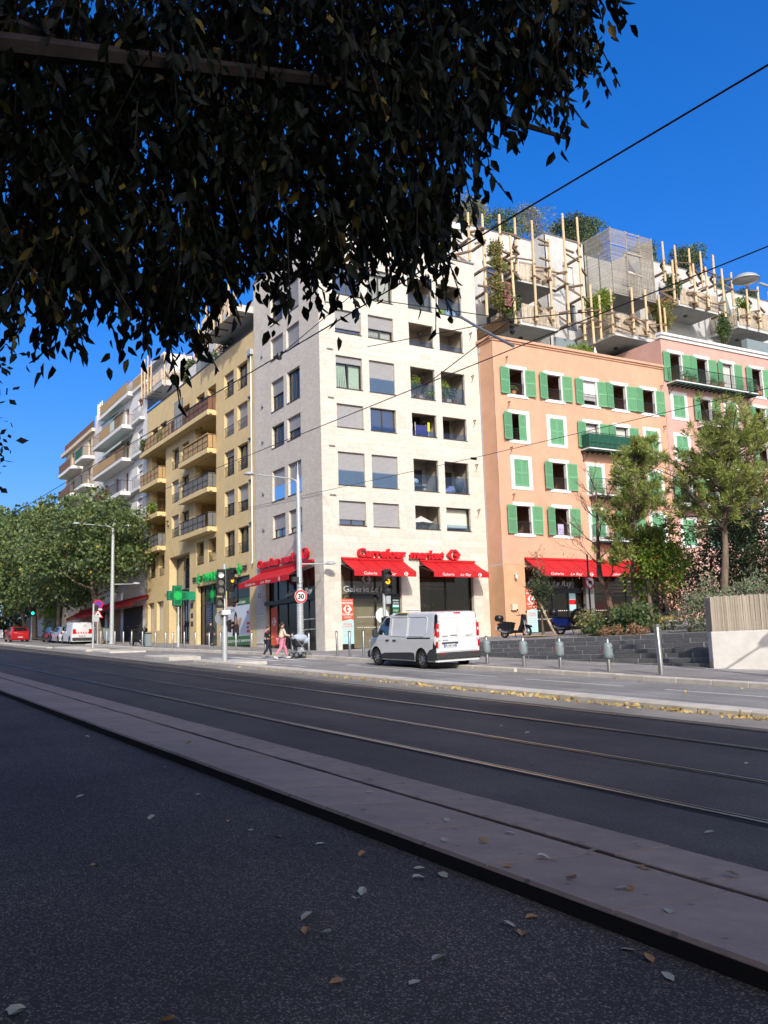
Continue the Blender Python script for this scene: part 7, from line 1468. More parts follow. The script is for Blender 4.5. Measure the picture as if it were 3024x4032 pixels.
# ---- white panel van
van = thing('white_van', (-29.05, 19.0, zg(-29.05) + .04), 'white panel van parked by the corner shop, rear towards the viewer', 'van'); van.rotation_euler = (-.03, -math.atan(.0393), math.pi)
C = Car(-2.46, 2.46, [(-2.46, 1.90), (-2.40, 1.945), (-2.0, 1.965), (-.5, 1.97), (.55, 1.93), (.95, 1.82), (1.45, 1.42), (1.72, 1.18), (2.1, 1.06), (2.34, .92), (2.42, .78), (2.46, .62)], [(-2.46, .90), (-2.40, .945), (-2.2, .965), (1.5, .97), (1.95, .93), (2.25, .83), (2.46, .62)], [(-2.46, 1.05), (1.0, 1.05), (2.46, .8)], (-1.55, 1.55), .335, .15, sill=.24, nx=96)
C.body('white_car', van); C.under(van); C.wheels(van, 'alloy', spokes=9)
for sd in (-1, 1):
    C.panel([(1.42, 1.16), (.62, 1.13), (.60, 1.78), (.74, 1.80), (.90, 1.76), (1.12, 1.58)], sd, 'car_glass', van, 'side_window', .004)
    C.panel([(1.50, 1.10), (1.42, 1.13), (1.16, 1.55), (1.20, 1.56)], sd, 'black', van, 'window_pillar', .006)
    for pts in ([(.42, 1.12), (-.62, 1.10), (-.62, 1.80), (.42, 1.80)], [(-.70, 1.12), (-1.75, 1.12), (-1.9, 1.25), (-1.9, 1.72), (-1.82, 1.80), (-.70, 1.80)]):
        b = MB(); P = [Vector((x, sd * (C.hw(x, z) + .003), z)) for x, z in pts]
        for i in range(len(P)): b.bar(P[i], P[(i + 1) % len(P)], .03, .012)
        b.build('pressed_panel', MT['white_car'], van, world=False)
    C.panel([(-.66, 1.02), (-2.15, 1.04), (-2.15, 1.085), (-.66, 1.07)], sd, 'black', van, 'slide_rail', .004)
    for x in (.52, -.66): C.panel([(x - .006, .52), (x + .006, .52), (x + .006, 1.86), (x - .006, 1.86)], sd, 'plastic_dark', van, 'door_seam', .003)
    for x in (.70, .20): C.panel([(x - .10, .92), (x + .10, .92), (x + .10, .985), (x - .10, .985)], sd, 'plastic_dark', van, 'door_handle', .02, .02)
    C.panel([(1.12, .28), (-1.12, .28), (-1.12, .52), (-.9, .55), (.9, .5), (1.14, .44)], sd, 'plastic_dark', van, 'side_cladding', .018, .02)
    C.panel([(-1.95, .28), (-2.40, .28), (-2.44, .62), (-2.44, .72), (-2.15, .66), (-1.97, .52)], sd, 'plastic_dark', van, 'rear_corner', .035, .04)
    C.panel([(-2.32, .7), (-2.455, .66), (-2.455, 1.84), (-2.40, 1.90), (-2.34, 1.84)], sd, 'black', van, 'rear_pillar', .03)
    C.panel([(-2.39, 1.13), (-2.458, 1.13), (-2.458, 1.56), (-2.40, 1.56)], sd, 'lens_red', van, 'tail_light', .014, .02)
    rbox(van, 'tail_light', 'lens_red', -2.487, -2.44, sd * .80 if sd > 0 else -.91, .91 if sd > 0 else -.80, 1.08, 1.55, .012); rbox(van, 'reversing_light', 'lens_clear', -2.492, -2.45, sd * .82 if sd > 0 else -.89, .89 if sd > 0 else -.82, 1.28, 1.38, .008)
    rbox(van, 'tail_light', 'lens_red', -2.485, -2.44, sd * .84 if sd > 0 else -.92, .92 if sd > 0 else -.84, .72, .95, .012); rbox(van, 'reflector', 'lens_red', -2.52, -2.49, sd * .62 if sd > 0 else -.80, .80 if sd > 0 else -.62, .47, .535, .005)
    m_ = MB().obox((1.38, sd * 1.09, 1.22), .14, .20, .30).build('mirror', MT['plastic_dark'], van, world=False, bevel=.05); MB().bar((1.38, sd * .93, 1.12), (1.38, sd * 1.06, 1.18), .06).build('mirror_arm', MT['plastic_dark'], van, world=False)
    rbox(van, 'headlight', 'lens_clear', 2.05, 2.3, sd * .62 if sd > 0 else -.84, .84 if sd > 0 else -.62, .78, .95, .03)
b = MB(); b.quad((1.70, .80, 1.20), (1.0, .74, 1.81), (1.0, -.74, 1.81), (1.70, -.80, 1.20)); b.build('windscreen', MT['car_glass'], van, world=False, loc=(.012, 0, .012))
rbox(van, 'front_bumper', 'plastic_dark', 2.18, 2.485, -.84, .84, .26, .56, .08); rbox(van, 'grille', 'black', 2.36, 2.44, -.5, .5, .62, .76, .02)
rbox(van, 'rear_bumper', 'plastic_dark', -2.52, -2.36, -.95, .95, .32, .56, .04); rbox(van, 'rear_door', 'white_car', -2.482, -2.44, -.79, -.006, .58, 1.86, .03); rbox(van, 'rear_door', 'white_car', -2.482, -2.44, .006, .79, .58, 1.86, .03)
for y0, y1 in ((-.70, -.05), (.05, .70)):
    b = MB(); c4 = [(-2.484, y0, 1.08), (-2.484, y1, 1.08), (-2.484, y1, 1.76), (-2.484, y0, 1.76)]
    for i in range(4): b.bar(c4[i], c4[(i + 1) % 4], .012, .025)
    b.build('pressed_panel', MT['white_car'], van, world=False)
rbox(van, 'brake_light', 'lens_red', -2.47, -2.40, -.14, .14, 1.875, 1.925, .01); rbox(van, 'plate_recess', 'plastic_dark', -2.495, -2.47, .02, .70, .74 + .1, .91, .01); plate(van, -2.486, .36, .79, 'FL 643 XA', .52, .115)
rbox(van, 'door_handle', 'metal_grey', -2.505, -2.47, .06, .34, 1.10 + .02, 1.155, .01); rbox(van, 'hinge', 'white_car', -2.5, -2.46, .76, .84, 1.62, 1.72, .01); rbox(van, 'hinge', 'white_car', -2.5, -2.46, .76, .84, .98, 1.06, .01); rbox(van, 'hinge', 'white_car', -2.5, -2.46, -.84, -.76, 1.62, 1.72, .01); rbox(van, 'hinge', 'white_car', -2.5, -2.46, -.84, -.76, .98, 1.06, .01)
for txt, y, z, w, h in (('TRAFIC', .68, 1.085, .26, .055), ('RENAULT', -.32, 1.085, .28, .045)):
    me = text_mesh(txt, h * 1.3, bold=.002); xs = [v.co.x for v in me.vertices]; me.transform(Matrix.Diagonal((w / (max(xs) - min(xs)), 1, 1, 1))); me.transform(Matrix(((0, 0, -1, -2.486), (-1, 0, 0, y), (0, 1, 0, z), (0, 0, 0, 1)))); mobj('badge', me, MT['plastic_dark'], van, False)
rbox(van, 'badge', 'box_grey', -2.486, -2.48, .44, .66, .955, .99, 0); rbox(van, 'roof_strip', 'yellow_paint', -.62, .2, .78, .90, 1.935, 1.955, .004)
# ---- small cars up the street
def car(name, base, rz, label, paint, kind, txt=None, group='cars parked up the avenue'):
    e = thing(name, (base[0], base[1], zg(base[0]) + .005), label, 'car' if kind != 'van' else 'van', group); e.rotation_euler = (0, -math.atan(.0393), rz)
    if kind == 'hatch':
        c = Car(-2.0, 2.05, [(-2.0, .95), (-1.93, 1.05), (-1.72, 1.36), (-1.45, 1.44), (-.5, 1.48), (.2, 1.44), (.95, 1.0), (1.5, .93), (1.9, .8), (2.05, .55)], [(-2.0, .74), (-1.85, .84), (-1.2, .88), (1.3, .88), (1.8, .8), (2.05, .62)], [(-2.0, .85), (2.05, .8)], (-1.3, 1.28), .32, .32, sill=.2, nx=60, nz=12)
        win = [[(.75, .98), (-1.05, .98), (-1.35, 1.1), (-1.2, 1.34), (-.45, 1.38), (.15, 1.36)]]; back = [(-1.955, .62, 1.05), (-1.955, -.62, 1.05), (-1.70, -.54, 1.38), (-1.70, .54, 1.38)]; zl = (.82, 1.0); xr = -2.0
    else:
        c = Car(-2.05, 2.05, [(-2.05, 1.70), (-1.98, 1.78), (-1.6, 1.82), (.1, 1.82), (.45, 1.72), (1.05, 1.08), (1.6, .96), (1.95, .8), (2.05, .55)], [(-2.05, .82), (-1.9, .88), (1.3, .88), (1.8, .8), (2.05, .62)], [(-2.05, .95), (2.05, .8)], (-1.35, 1.3), .32, .14, sill=.22, nx=60, nz=12)
        win = [[(.88, 1.05), (.1, 1.05), (.1, 1.62), (.38, 1.62)]]; back = None; zl = (.85, 1.25); xr = -2.05
    c.body(paint, e); c.under(e); c.wheels(e, spokes=5)
    for sd in (-1, 1):
        for p in win: c.panel(p, sd, 'car_glass', e, 'side_window', .004)
        rbox(e, 'tail_light', 'lens_red', xr - .02, xr + .1, *(sorted((sd * .52, sd * .78))), *zl, .02); MB().obox((.62, sd * .98, 1.02), .12, .16, .14).build('mirror', MT[paint], e, world=False, bevel=.03)
        c.panel([(.05, .5), (.06, .5), (.06, .95), (.05, .95)], sd, 'black', e, 'door_seam', .003); c.panel([(-.2, .82), (0, .82), (0, .86), (-.2, .86)], sd, 'plastic_dark', e, 'door_handle', .01)
    if back: b = MB(); b.quad(*back); b.build('rear_window', MT['car_glass'], e, world=False, loc=(-.012, 0, .006))
    else:
        b = MB()
        for i in range(6): b.quad((xr - .012, -.6 + i * .2, .86), (xr - .012, -.5 + i * .2, .86), (xr - .012, -.42 + i * .2, 1.0), (xr - .012, -.52 + i * .2, 1.0))
        b.build('red_stripes', MT['sign_red'], e, world=False)
    rbox(e, 'rear_bumper', 'plastic_dark' if kind == 'van' else paint, xr - .06, xr + .15, -.8, .8, .28, .55, .04); plate(e, xr - .022 if kind == 'van' else xr - .07, 0, .68 if kind == 'van' else .46, txt, .5, .11)
    b = MB(); b.quad((.98, .68, 1.02), (.2, .58, 1.43), (.2, -.58, 1.43), (.98, -.68, 1.02)); b.build('windscreen', MT['car_glass'], e, world=False, loc=(.02, 0, .02))
    return e
car('red_car', (-96.6, 16.2), math.pi, 'red hatchback driving away at the left', 'red_car', 'hatch', 'CB 214 KL', 'cars up the avenue'); car('white_car', (-86.2, 18.5), math.pi, 'white hatchback parked between the white van and grey car', 'white_car', 'hatch'); car('grey_car', (-90.6, 18.6), math.pi, 'dark grey hatchback parked farthest up the avenue', 'grey_car', 'hatch'); car('small_white_van', (-81.2, 18.4), math.pi, 'small white van with red striped rear door', 'white_car', 'van', 'AB 580 ZV')
# ---- scooters
def scooter(name, loc, rz, label, paint, big=1.0, box=True, roll=-.12):
    e = thing(name, loc, label, 'motorbike', 'motorbikes parked near the shops'); e.rotation_euler = (roll, 0, rz); e.scale = (big, big, big)
    def whl(x, r):
        b = MB(); n = 20; b.lathe([(r * .68, -.045), (r * .9, -.055), (r, -.02), (r, .02), (r * .9, .055), (r * .68, .045)], (x, 0, r), n, axis='y', cap=False); w = b.build('wheel', MT['rubber'], e, world=False, smooth=True)
        b = MB(); b.lathe([(r * .7, -.03), (r * .62, -.03), (r * .62, .03), (r * .7, .03)], (x, 0, r), n, axis='y', cap=False); b.lathe([(.05, -.06), (.05, .06)], (x, 0, r), 10, axis='y')
        for k in range(5): a = k * 1.2566; b.bar((x, 0, r), (x + r * .65 * math.cos(a), 0, r + r * .65 * math.sin(a)), .03)
        b.build('rim', MT['alloy'], w, world=False)
    whl(.68, .27); whl(-.62, .25)
    def prof(pts, w, nm, m, bev=.03): return MB().prism([(x, -w / 2, z) for x, z in pts], (0, w, 0)).build(nm, MT[m], e, world=False, bevel=bev)
    prof([(.30, .28), (.42, .34), (.55, .75), (.52, .95), (.42, .98), (.36, .6), (.24, .36)], .36, 'leg_shield', 'black' if paint == 'black' else paint); prof([(-.30, .24), (.34, .24), (.32, .34), (-.28, .36)], .34, 'footboard', 'black')
    prof([(-.22, .30), (-.12, .66), (-.9, .74), (-1.0, .66), (-.78, .42)], .32, 'rear_body', paint); prof([(-.05, .66), (-.1, .76), (-.5, .80), (-.85, .84), (-.9, .76), (-.5, .70)], .30, 'seat', 'black_matt', .04)
    prof([(.50, .50), (.98, .46), (.92, .56), (.70, .62), (.48, .58)], .15, 'front_mudguard', paint); prof([(-.98, .64), (-1.12, .45), (-1.06, .42), (-.92, .56)], .12, 'rear_mudguard', 'black')
    rbox(e, 'tail_light', 'lens_red', -1.05, -.97, -.1, .1, .64, .72, .01); rbox(e, 'number_plate', 'plate_white', -1.125, -1.115, -.09, .09, .42, .58, 0)
    b = MB()
    for s in (-1, 1): b.tube([(.52, s * .06, .85), (.66, s * .07, .28)], .025, 6)
    b.build('fork', MT['metal_grey'], e, world=False)
    b = MB(); b.tube([(.30, .36, 1.02), (.40, .15, 1.06), (.42, 0, 1.0), (.40, -.15, 1.06), (.30, -.36, 1.02)], .018, 6); b.build('handlebar', MT['black'], e, world=False); prof([(.36, .94), (.56, .92), (.54, 1.1), (.42, 1.14)], .26, 'headlamp_cowl', paint if paint != 'black' else 'black')
    for s in (-1, 1):
        b = MB(); b.tube([(.38, s * .22, 1.06), (.36, s * .34, 1.26)], .008, 5); b.ball((.36, s * .37, 1.30), .015, .07, .045); b.build('mirror', MT['black'], e, world=False)
    b = MB(); b.tube([(-.2, -.16, .28), (-.5, -.18, .25), (-.9, -.19, .38)], [.03, .05, .05], 8); b.build('exhaust', MT['metal_grey'], e, world=False, smooth=True); b = MB(); b.obox((-.38, -.1, .28), .5, .2, .2); b.build('engine', MT['metal_dark'], e, world=False, bevel=.04)
    for s in (-1, 1): MB().tube([(-.55, s * .13, .55), (-.62, s * .13, .26)], .03, 8).build('shock_absorber', MT['metal_grey'], e, world=False)
    if box: 
        b = MB(); b.lathe([(.02, -.16), (.19, -.15), (.23, -.05), (.23, .02), (.18, .12), (.02, .15)], (-1.0, 0, 1.0), 18); b.build('top_box', MT['black'], e, world=False, smooth=True); MB().bar((-.85, 0, .82), (-1.0, 0, .86), .12, .03).build('rack', MT['metal_dark'], e, world=False)
    MB().bar((-.1, .1, .26), (-.12, .28, .0), .025).build('stand', MT['metal_dark'], e, world=False); return e
def heading(dx, dy): return math.atan2(dy, dx)
scooter('black_scooter', (-36.4, 29.5, 2.215), heading(1.42, .40), 'black scooter with top box beside the orange return wall', 'black', 1.02)
sc = scooter('blue_scooter', (-33.1, 30.3, 2.25), heading(1.28, .36), 'blue maxi scooter with dark lap cover and top box', 'blue_paint', 1.1)
b = MB(); b.ball((.22, 0, .72), .34, .26, .40, 12, 8); b.ball((.45, 0, .95), .2, .24, .16, 10, 6); b.build('lap_cover', MT['black_matt'], sc, world=False, smooth=True)
mb_ = scooter('motorcycle', (-64.6, 18.8, zg(-64.6) + .13), heading(-1.0, -.25), 'motorcycle with top box parked beside the litter bin', 'black', 1.05)
# ------------------------------------------------------------------ people: local frame x forward, y left, z up
def skinned(name, J, E, R_, m, parent, root, sub=2):
    me = bpy.data.meshes.new(name); bm = bmesh.new(); ly = bm.verts.layers.skin.verify(); V = {}
    used = [k for k in J if any(k in e for e in E)]
    for k in used: v = bm.verts.new(J[k]); r = R_[k]; v[ly].radius = r if isinstance(r, tuple) else (r, r); v[ly].use_root = (k == root); V[k] = v
    for a, c in E: bm.edges.new((V[a], V[c]))
    bm.to_mesh(me); bm.free(); me.materials.append(MT[m]); o = bpy.data.objects.new(name, me); COL.objects.link(o); par(o, parent)
    s = o.modifiers.new('skin', 'SKIN'); s.use_smooth_shade = True; s.branch_smoothing = .6; o.modifiers.new('sub', 'SUBSURF').levels = sub; o.modifiers['sub'].render_levels = sub; return o
def person(loc, rz, label, H, pose, skin='skin', top='black_cloth', bottom='navy_cloth', hair='hair_dark', hairstyle='short', shoe='trim_white', coat=False, build=1.0, extra=None, sleeves=True):
    e = thing('person', loc, label, 'person'); e.rotation_euler = (0, 0, rz); s = H / 1.70; g = build
    J = {k: Vector(v) * s for k, v in pose.items()}
    def P(k): return J[k]
    J['neck0'] = J['chest'].lerp(J['head'], .38); J['crown'] = J['head'] + (J['head'] - J['neck0']).normalized() * .13 * s
    body = [('pelvis', 'spine'), ('spine', 'chest'), ('chest', 'neck0'), ('neck0', 'head'), ('head', 'crown'), ('chest', 'shL'), ('chest', 'shR'), ('shL', 'elL'), ('elL', 'wrL'), ('shR', 'elR'), ('elR', 'wrR'), ('pelvis', 'hipL'), ('pelvis', 'hipR'), ('hipL', 'knL'), ('knL', 'anL'), ('hipR', 'knR'), ('knR', 'anR'), ('anL', 'toL'), ('anR', 'toR')]
    r = dict(pelvis=.12, spine=.105, chest=.12, neck0=.052, head=.078, crown=.068, shL=.055, shR=.055, elL=.040, elR=.040, wrL=.028, wrR=.028, hipL=.085, hipR=.085, knL=.055, knR=.055, anL=.036, anR=.036, toL=.03, toR=.03)
    r = {k: v * s for k, v in r.items()}; skinned('body', J, body, r, skin, e, 'pelvis')
    ru = {k: v * 1.16 + .012 * s for k, v in r.items()}; ru['pelvis'] *= g; ru['spine'] *= g; ru['chest'] *= 1.04 * g; rl = {k: v * 1.14 + .010 * s for k, v in r.items()}; rl['pelvis'] *= g; rl['hipL'] *= g; rl['hipR'] *= g; rl['knL'] *= 1.08 * g; rl['knR'] *= 1.08 * g
    ru['wrL'] = ru['wrR'] = .038 * s; ru['neck0'] = .075 * s; rl['anL'] = rl['anR'] = .052 * s
    up = [('pelvis', 'spine'), ('spine', 'chest'), ('chest', 'neck0'), ('chest', 'shL'), ('chest', 'shR'), ('shL', 'elL'), ('elL', 'wrL'), ('shR', 'elR'), ('elR', 'wrR')]
    J2 = dict(J); J2['neck0'] = J['chest'].lerp(J['neck0'], .75); J2['wrL'] = J['elL'].lerp(J['wrL'], .9); J2['wrR'] = J['elR'].lerp(J['wrR'], .9)
    if coat: J2['hem'] = J['pelvis'] + Vector((0, 0, -.36 * s)); up.append(('pelvis', 'hem')); ru['hem'] = .20 * s; ru['pelvis'] = .165 * s
    skinned('coat' if coat else 'jumper', J2, up, ru, top, e, 'pelvis')
    lo = [('pelvis', 'hipL'), ('pelvis', 'hipR'), ('hipL', 'knL'), ('knL', 'anL'), ('hipR', 'knR'), ('knR', 'anR')]; J3 = dict(J); J3['anL'] = J['knL'].lerp(J['anL'], .93); J3['anR'] = J['knR'].lerp(J['anR'], .93); skinned('trousers', J3, lo, rl, bottom, e, 'pelvis')
    for k in 'LR':
        a, t = J['an' + k], J['to' + k]; d = (t - a); d.z = 0; d = d.normalized() if d.length > 1e-3 else Vector((1, 0, 0)); c = a.lerp(t, .55); c.z = min(a.z, t.z) + .005 * s; yaw = math.atan2(d.y, d.x); pitch = -math.asin(max(-1, min(1, (t.z - a.z + .055 * s) / max(.12 * s, (t - a).length)))); Mx = Matrix.Rotation(yaw, 3, 'Z') @ Matrix.Rotation(pitch, 3, 'Y')
        b = MB(); b.ball(c + Mx @ Vector((.0, 0, .0)), .135 * s, .048 * s, .045 * s, 12, 7, Mx); b.build('shoe', MT[shoe], e, world=False, smooth=True)
        w, el = J['wr' + k], J['el' + k]; f = (w - el).normalized(); sd = f.cross(Vector((0, 0, 1)));  sd = sd.normalized() if sd.length > .1 else Vector((0, 1, 0)); up_ = sd.cross(f); b = MB()
        b.tube([w, w + f * .05 * s, w + f * .09 * s], [.022 * s, .034 * s, .036 * s], 8)
        for i, (o_, L) in enumerate(((-.028, .07), (-.009, .08), (.010, .075), (.028, .058))): p = w + f * .085 * s + sd * o_ * s; b.tube([p, p + f * L * .5 * s - up_ * .008 * s, p + f * L * .85 * s - up_ * .035 * s], [.010 * s, .009 * s, .007 * s], 6)
        p = w + f * .035 * s + sd * (.03 if k == 'R' else -.03) * s; b.tube([p, p + (sd * (.03 if k == 'R' else -.03) + f * .03) * s, p + (sd * (.035 if k == 'R' else -.035) + f * .06) * s], [.011 * s, .010 * s, .008 * s], 6); b.build('hand', MT[skin], e, world=False, smooth=True)
    h, cr_ = J['head'], J['crown']; hd = (cr_ - h).normalized(); c = h.lerp(cr_, .5) + hd * .01 * s
    b = MB(); b.ball(c + Vector((-.018 * s, 0, .022 * s)), .105 * s, .092 * s, .112 * s, 14, 8)
    if hairstyle == 'pony': b.tube([c + Vector((-.09, 0, .03)) * s, c + Vector((-.15, 0, -.02)) * s, c + Vector((-.15, 0, -.14)) * s, c + Vector((-.13, .0, -.24)) * s], [.035 * s, .05 * s, .045 * s, .015 * s], 8)
    if hairstyle == 'long': b.ball(c + Vector((-.055 * s, 0, -.09 * s)), .085 * s, .10 * s, .18 * s, 12, 7)
    if hairstyle == 'bun': b.ball(c + Vector((-.10, 0, .10)) * s, .05 * s)
    b.build('hair', MT[hair], e, world=False, smooth=True)
    fc = c + Vector((.078 * s, 0, -.012 * s)); b = MB(); b.ball(fc + Vector((.012 * s, 0, -.018 * s)), .016 * s, .012 * s, .02 * s); 
    for sg in (-1, 1): b.ball(c + Vector((0, sg * .082 * s, -.02 * s)), .02 * s, .010 * s, .03 * s)
    b.build('face', MT[skin], e, world=False, smooth=True); b = MB()
    for sg in (-1, 1): b.ball(fc + Vector((.002 * s, sg * .032 * s, .012 * s)), .008 * s, .012 * s, .007 * s)
    b.build('eyes', MT['black'], e, world=False); MB().ball(fc + Vector((.004 * s, 0, -.058 * s)), .008 * s, .024 * s, .007 * s).build('mouth', MT['print_skin'], e, world=False)
    return e
stride = dict(pelvis=(0, 0, .92), spine=(.0, 0, 1.10), chest=(.03, 0, 1.32), head=(.07, 0, 1.53), shL=(.03, .16, 1.38), shR=(.03, -.16, 1.38), hipL=(0, .085, .87), hipR=(0, -.085, .87), knL=(.24, .09, .50), anL=(.34, .09, .10), toL=(.48, .09, .05), knR=(-.06, -.09, .48), anR=(-.36, -.09, .17), toR=(-.28, -.09, .045), elL=(.14, .20, 1.10), wrL=(.38, .17, 1.06), elR=(.14, -.20, 1.10), wrR=(.38, -.17, 1.06))
face_y = math.pi / 2
person((-39.2, 18.05, zg(-39.2) + .008), face_y, 'woman in cream jumper and pink trousers pushing a pushchair', 1.66, stride, top='knit_cream', bottom='pink_cloth', hair='hair_dark', hairstyle='pony', build=1.12)
boyp = dict(stride); boyp.update(elL=(-.04, .22, 1.12), wrL=(.16, .16, 1.10), elR=(-.06, -.22, 1.12), wrR=(.17, -.15, 1.08), knL=(.2, .09, .5), anL=(.26, .09, .1), toL=(.4, .09, .05), anR=(-.30, -.09, .15), toR=(-.22, -.09, .045), head=(.05, 0, 1.53), chest=(.0, 0, 1.32))
boy = person((-40.3, 17.85, zg(-40.3) + .008), face_y, 'boy in black jacket with red collar walking behind the woman', 1.52, boyp, top='black_cloth', bottom='navy_cloth', hair='hair_brown', shoe='box_grey'); MB().lathe([(.075, 1.245), (.10, 1.19), (.12, 1.17), (.09, 1.22)], (.0, 0, 0), 12, cap=False).build('collar', MT['red_cloth'], boy, world=False)
lad = dict(stride); lad.update(knL=(.14, .07, .5), anL=(.16, .07, .1), toL=(.3, .07, .05), knR=(-.05, -.07, .5), anR=(-.28, -.07, .15), toR=(-.18, -.07, .045), elL=(-.06, .23, 1.12), wrL=(.04, .24, .88), elR=(-.04, -.23, 1.12), wrR=(-.08, -.24, .86), head=(.03, 0, 1.53), chest=(.0, 0, 1.32))
person((-58.7, 21.95, zg(-58.7) + .125), math.pi * .9, 'woman in a dark knee length coat walking past the pharmacy', 1.66, lad, top='black_cloth', bottom='black_cloth', hair='hair_brown', hairstyle='bun', shoe='black', coat=True)
sit = dict(pelvis=(0, 0, .50), spine=(.02, 0, .70), chest=(.10, 0, .90), head=(.20, 0, 1.10), shL=(.10, .17, .96), shR=(.10, -.17, .96), hipL=(.02, .1, .48), hipR=(.02, -.1, .48), knL=(.44, .11, .50), anL=(.48, .11, .10), toL=(.62, .11, .05), knR=(.43, -.11, .50), anR=(.40, -.11, .10), toR=(.54, -.11, .05), elL=(.22, .22, .70), wrL=(.42, .12, .62), elR=(.22, -.22, .70), wrR=(.42, -.10, .62))
ph_ = math.atan2(-.855, -.519)
SP = person((-25.35, 28.3, 2.16), ph_, 'person with long dark hair and ochre trousers seated by the planting', 1.70, sit, top='black_cloth', bottom='ochre_cloth', hair='hair_dark', hairstyle='long')
def seat(loc, rz, label, nm='metal_chair'):
    c = thing(nm, loc, label, 'chair', 'cafe chairs'); c.rotation_euler = (0, 0, rz); MB().obox((0, 0, .40), .42, .42, .04).build('seat', MT['metal_grey'], c, world=False, bevel=.01)
    for a in (-1, 1):
        for b_ in (-1, 1): MB().tube([(a * .18, b_ * .18, .4), (a * .2, b_ * .2, 0)], .012, 6).build('leg', MT['metal_grey'], c, world=False)
    MB().obox((-.2, 0, .68), .03, .4, .28).bar((-.2, .19, .4), (-.2, .19, .7), .02).bar((-.2, -.19, .4), (-.2, -.19, .7), .02).build('backrest', MT['metal_grey'], c, world=False, bevel=.01); return c
seat((-25.3, 28.36, 2.16), ph_, 'metal chair under the seated person by the planting')
# cafe guests in front of the orange building
for i, (x, y, tp, lab, rz) in enumerate(((-31.4, 31.6, 'blue_cloth', 'seated cafe guest in a dark blue top', ph_), (-31.1, 31.2, 'pink_cloth', 'small seated cafe guest in pink', ph_ + .6), (-28.9, 32.0, 'red_cloth', 'seated cafe guest in a red top behind the shrubs', ph_ + .3))):
    z = plaza_z(x, y); person((x, y, z), rz, lab, 1.65 if i != 1 else 1.2, sit, top=tp, bottom='navy_cloth', hair='hair_brown'); seat((x, y, z), rz, 'cafe chair under the ' + lab.replace('seated cafe guest', 'guest').replace('small guest', 'small guest'))
# pushchair
PC = thing('pushchair', (-39.2, 18.98, zg(-39.2) + .008), 'grey framed pushchair draped with a pale blue cloth', 'pushchair'); PC.rotation_euler = (0, 0, face_y)
for x, r in ((-.30, .14), (.08, .14), (.42, .10)):
    for sd in ((-1, 1) if x != .42 else (-1, 1)):
        y = sd * (.27 if x < .3 else .22); b = MB(); b.lathe([(r * .72, -.02), (r, -.02), (r, .02), (r * .72, .02)], (x, y, r), 18, axis='y', cap=False); w = b.build('wheel', MT['rubber'], PC, world=False); b = MB(); b.lathe([(r * .3, -.022), (r * .3, .022)], (x, y, r), 10, axis='y')
        for k in range(5): b.bar((x, y, r), (x + r * .72 * math.cos(k * 1.2566), y, r + r * .72 * math.sin(k * 1.2566)), .018)
        b.build('rim', MT['alloy'], w, world=False)
for sd in (-1, 1): MB().tube([(-.52, sd * .25, 1.04), (-.38, sd * .26, .96), (.05, sd * .26, .50), (.42, sd * .22, .12)], .016, 7).tube([(-.30, sd * .27, .14), (.0, sd * .26, .55), (.18, sd * .25, .72)], .016, 7).build('frame', MT['metal_grey'], PC, world=False, smooth=True)
MB().tube([(-.52, .25, 1.04), (-.55, 0, 1.06), (-.52, -.25, 1.04)], .018, 7).build('handle', MT['black'], PC, world=False)
MB().prism([(-.28, -.22, .55), (.22, -.22, .48), (.36, -.22, .62), (.2, -.22, .68), (-.18, -.22, .80), (-.34, -.22, .92)], (0, .44, 0)).build('seat', MT['black_matt'], PC, world=False, bevel=.04); MB().box(-.25, .3, -.2, .2, .16, .30).build('basket', MT['box_grey'], PC, world=False, bevel=.04)
b = MB(); b.ball((.02, 0, .92), .40, .27, .20, 14, 8); b.ball((.28, 0, .80), .16, .26, .18, 12, 6); b.build('cloth', MT['pale_blue_cloth'], PC, world=False, smooth=True); MB().ball((-.1, 0, .70), .16, .14, .12).build('blanket', MT['pink_cloth'], PC, world=False, smooth=True)
# ------------------------------------------------------------------ small things on balconies and in loggias
def pot_plant(F, u, v, w, h, lab, m='leaf_bright', n=260, r=.35):
    c = F.P(u, v, w); T_ = thing('potted_plant', c, lab, 'plant', 'potted plants on the balconies'); MB().lathe([(.13, 0), (.17, .28), (.15, .28)], c, 12).build('pot', MT['terracotta'], T_); MB().tube([c + Vector((0, 0, .2)), c + Vector((0, 0, h * .7))], .015, 5).build('stem', MT['twig'], T_); crown(lobes_in(tuple(c + Vector((0, 0, h * .78))), (r, r, h * .28), 8, .18), n, .09, m, T_, 'foliage'); return T_
pot_plant(FR, 29.55, 16.5, -.45, 1.35, 'tall potted tree in the fourth floor left loggia', n=420); pot_plant(FR, 30.35, 16.5, -.4, .6, 'low bushy pot in the fourth floor left loggia'); pot_plant(FR, 31.6, 16.5, -.5, 1.2, 'bushy potted tree in the fourth floor right loggia', n=420); pot_plant(FR, 32.3, 16.5, -.45, .95, 'grey green potted plant in the fourth floor right loggia', m='leaf_silver'); pot_plant(FR, 31.3, 16.5, -.35, .5, 'small flowering pot in the fourth floor right loggia')
DR = thing('drying_rack', FR.P(29.9, 14.2, -.5), 'folding drying rack with blue laundry in a loggia', 'drying rack')
for u in (29.35, 30.3): MB().bar(FR.P(u, 14.2, -.4), FR.P(u, 15.1, -.4), .025).bar(FR.P(u, 14.2, -.8), FR.P(u, 15.1, -.7), .025).build('leg', MT['sign_white'], DR)
MB().fbox(FR, 29.4, 30.25, 14.35, 14.95, -.42, -.40).build('laundry', MT['blue_cloth'], DR); MB().fbox(FR, 30.2, 30.35, 14.6, 15.15, -.38, -.34).build('laundry', MT['lime'], DR)
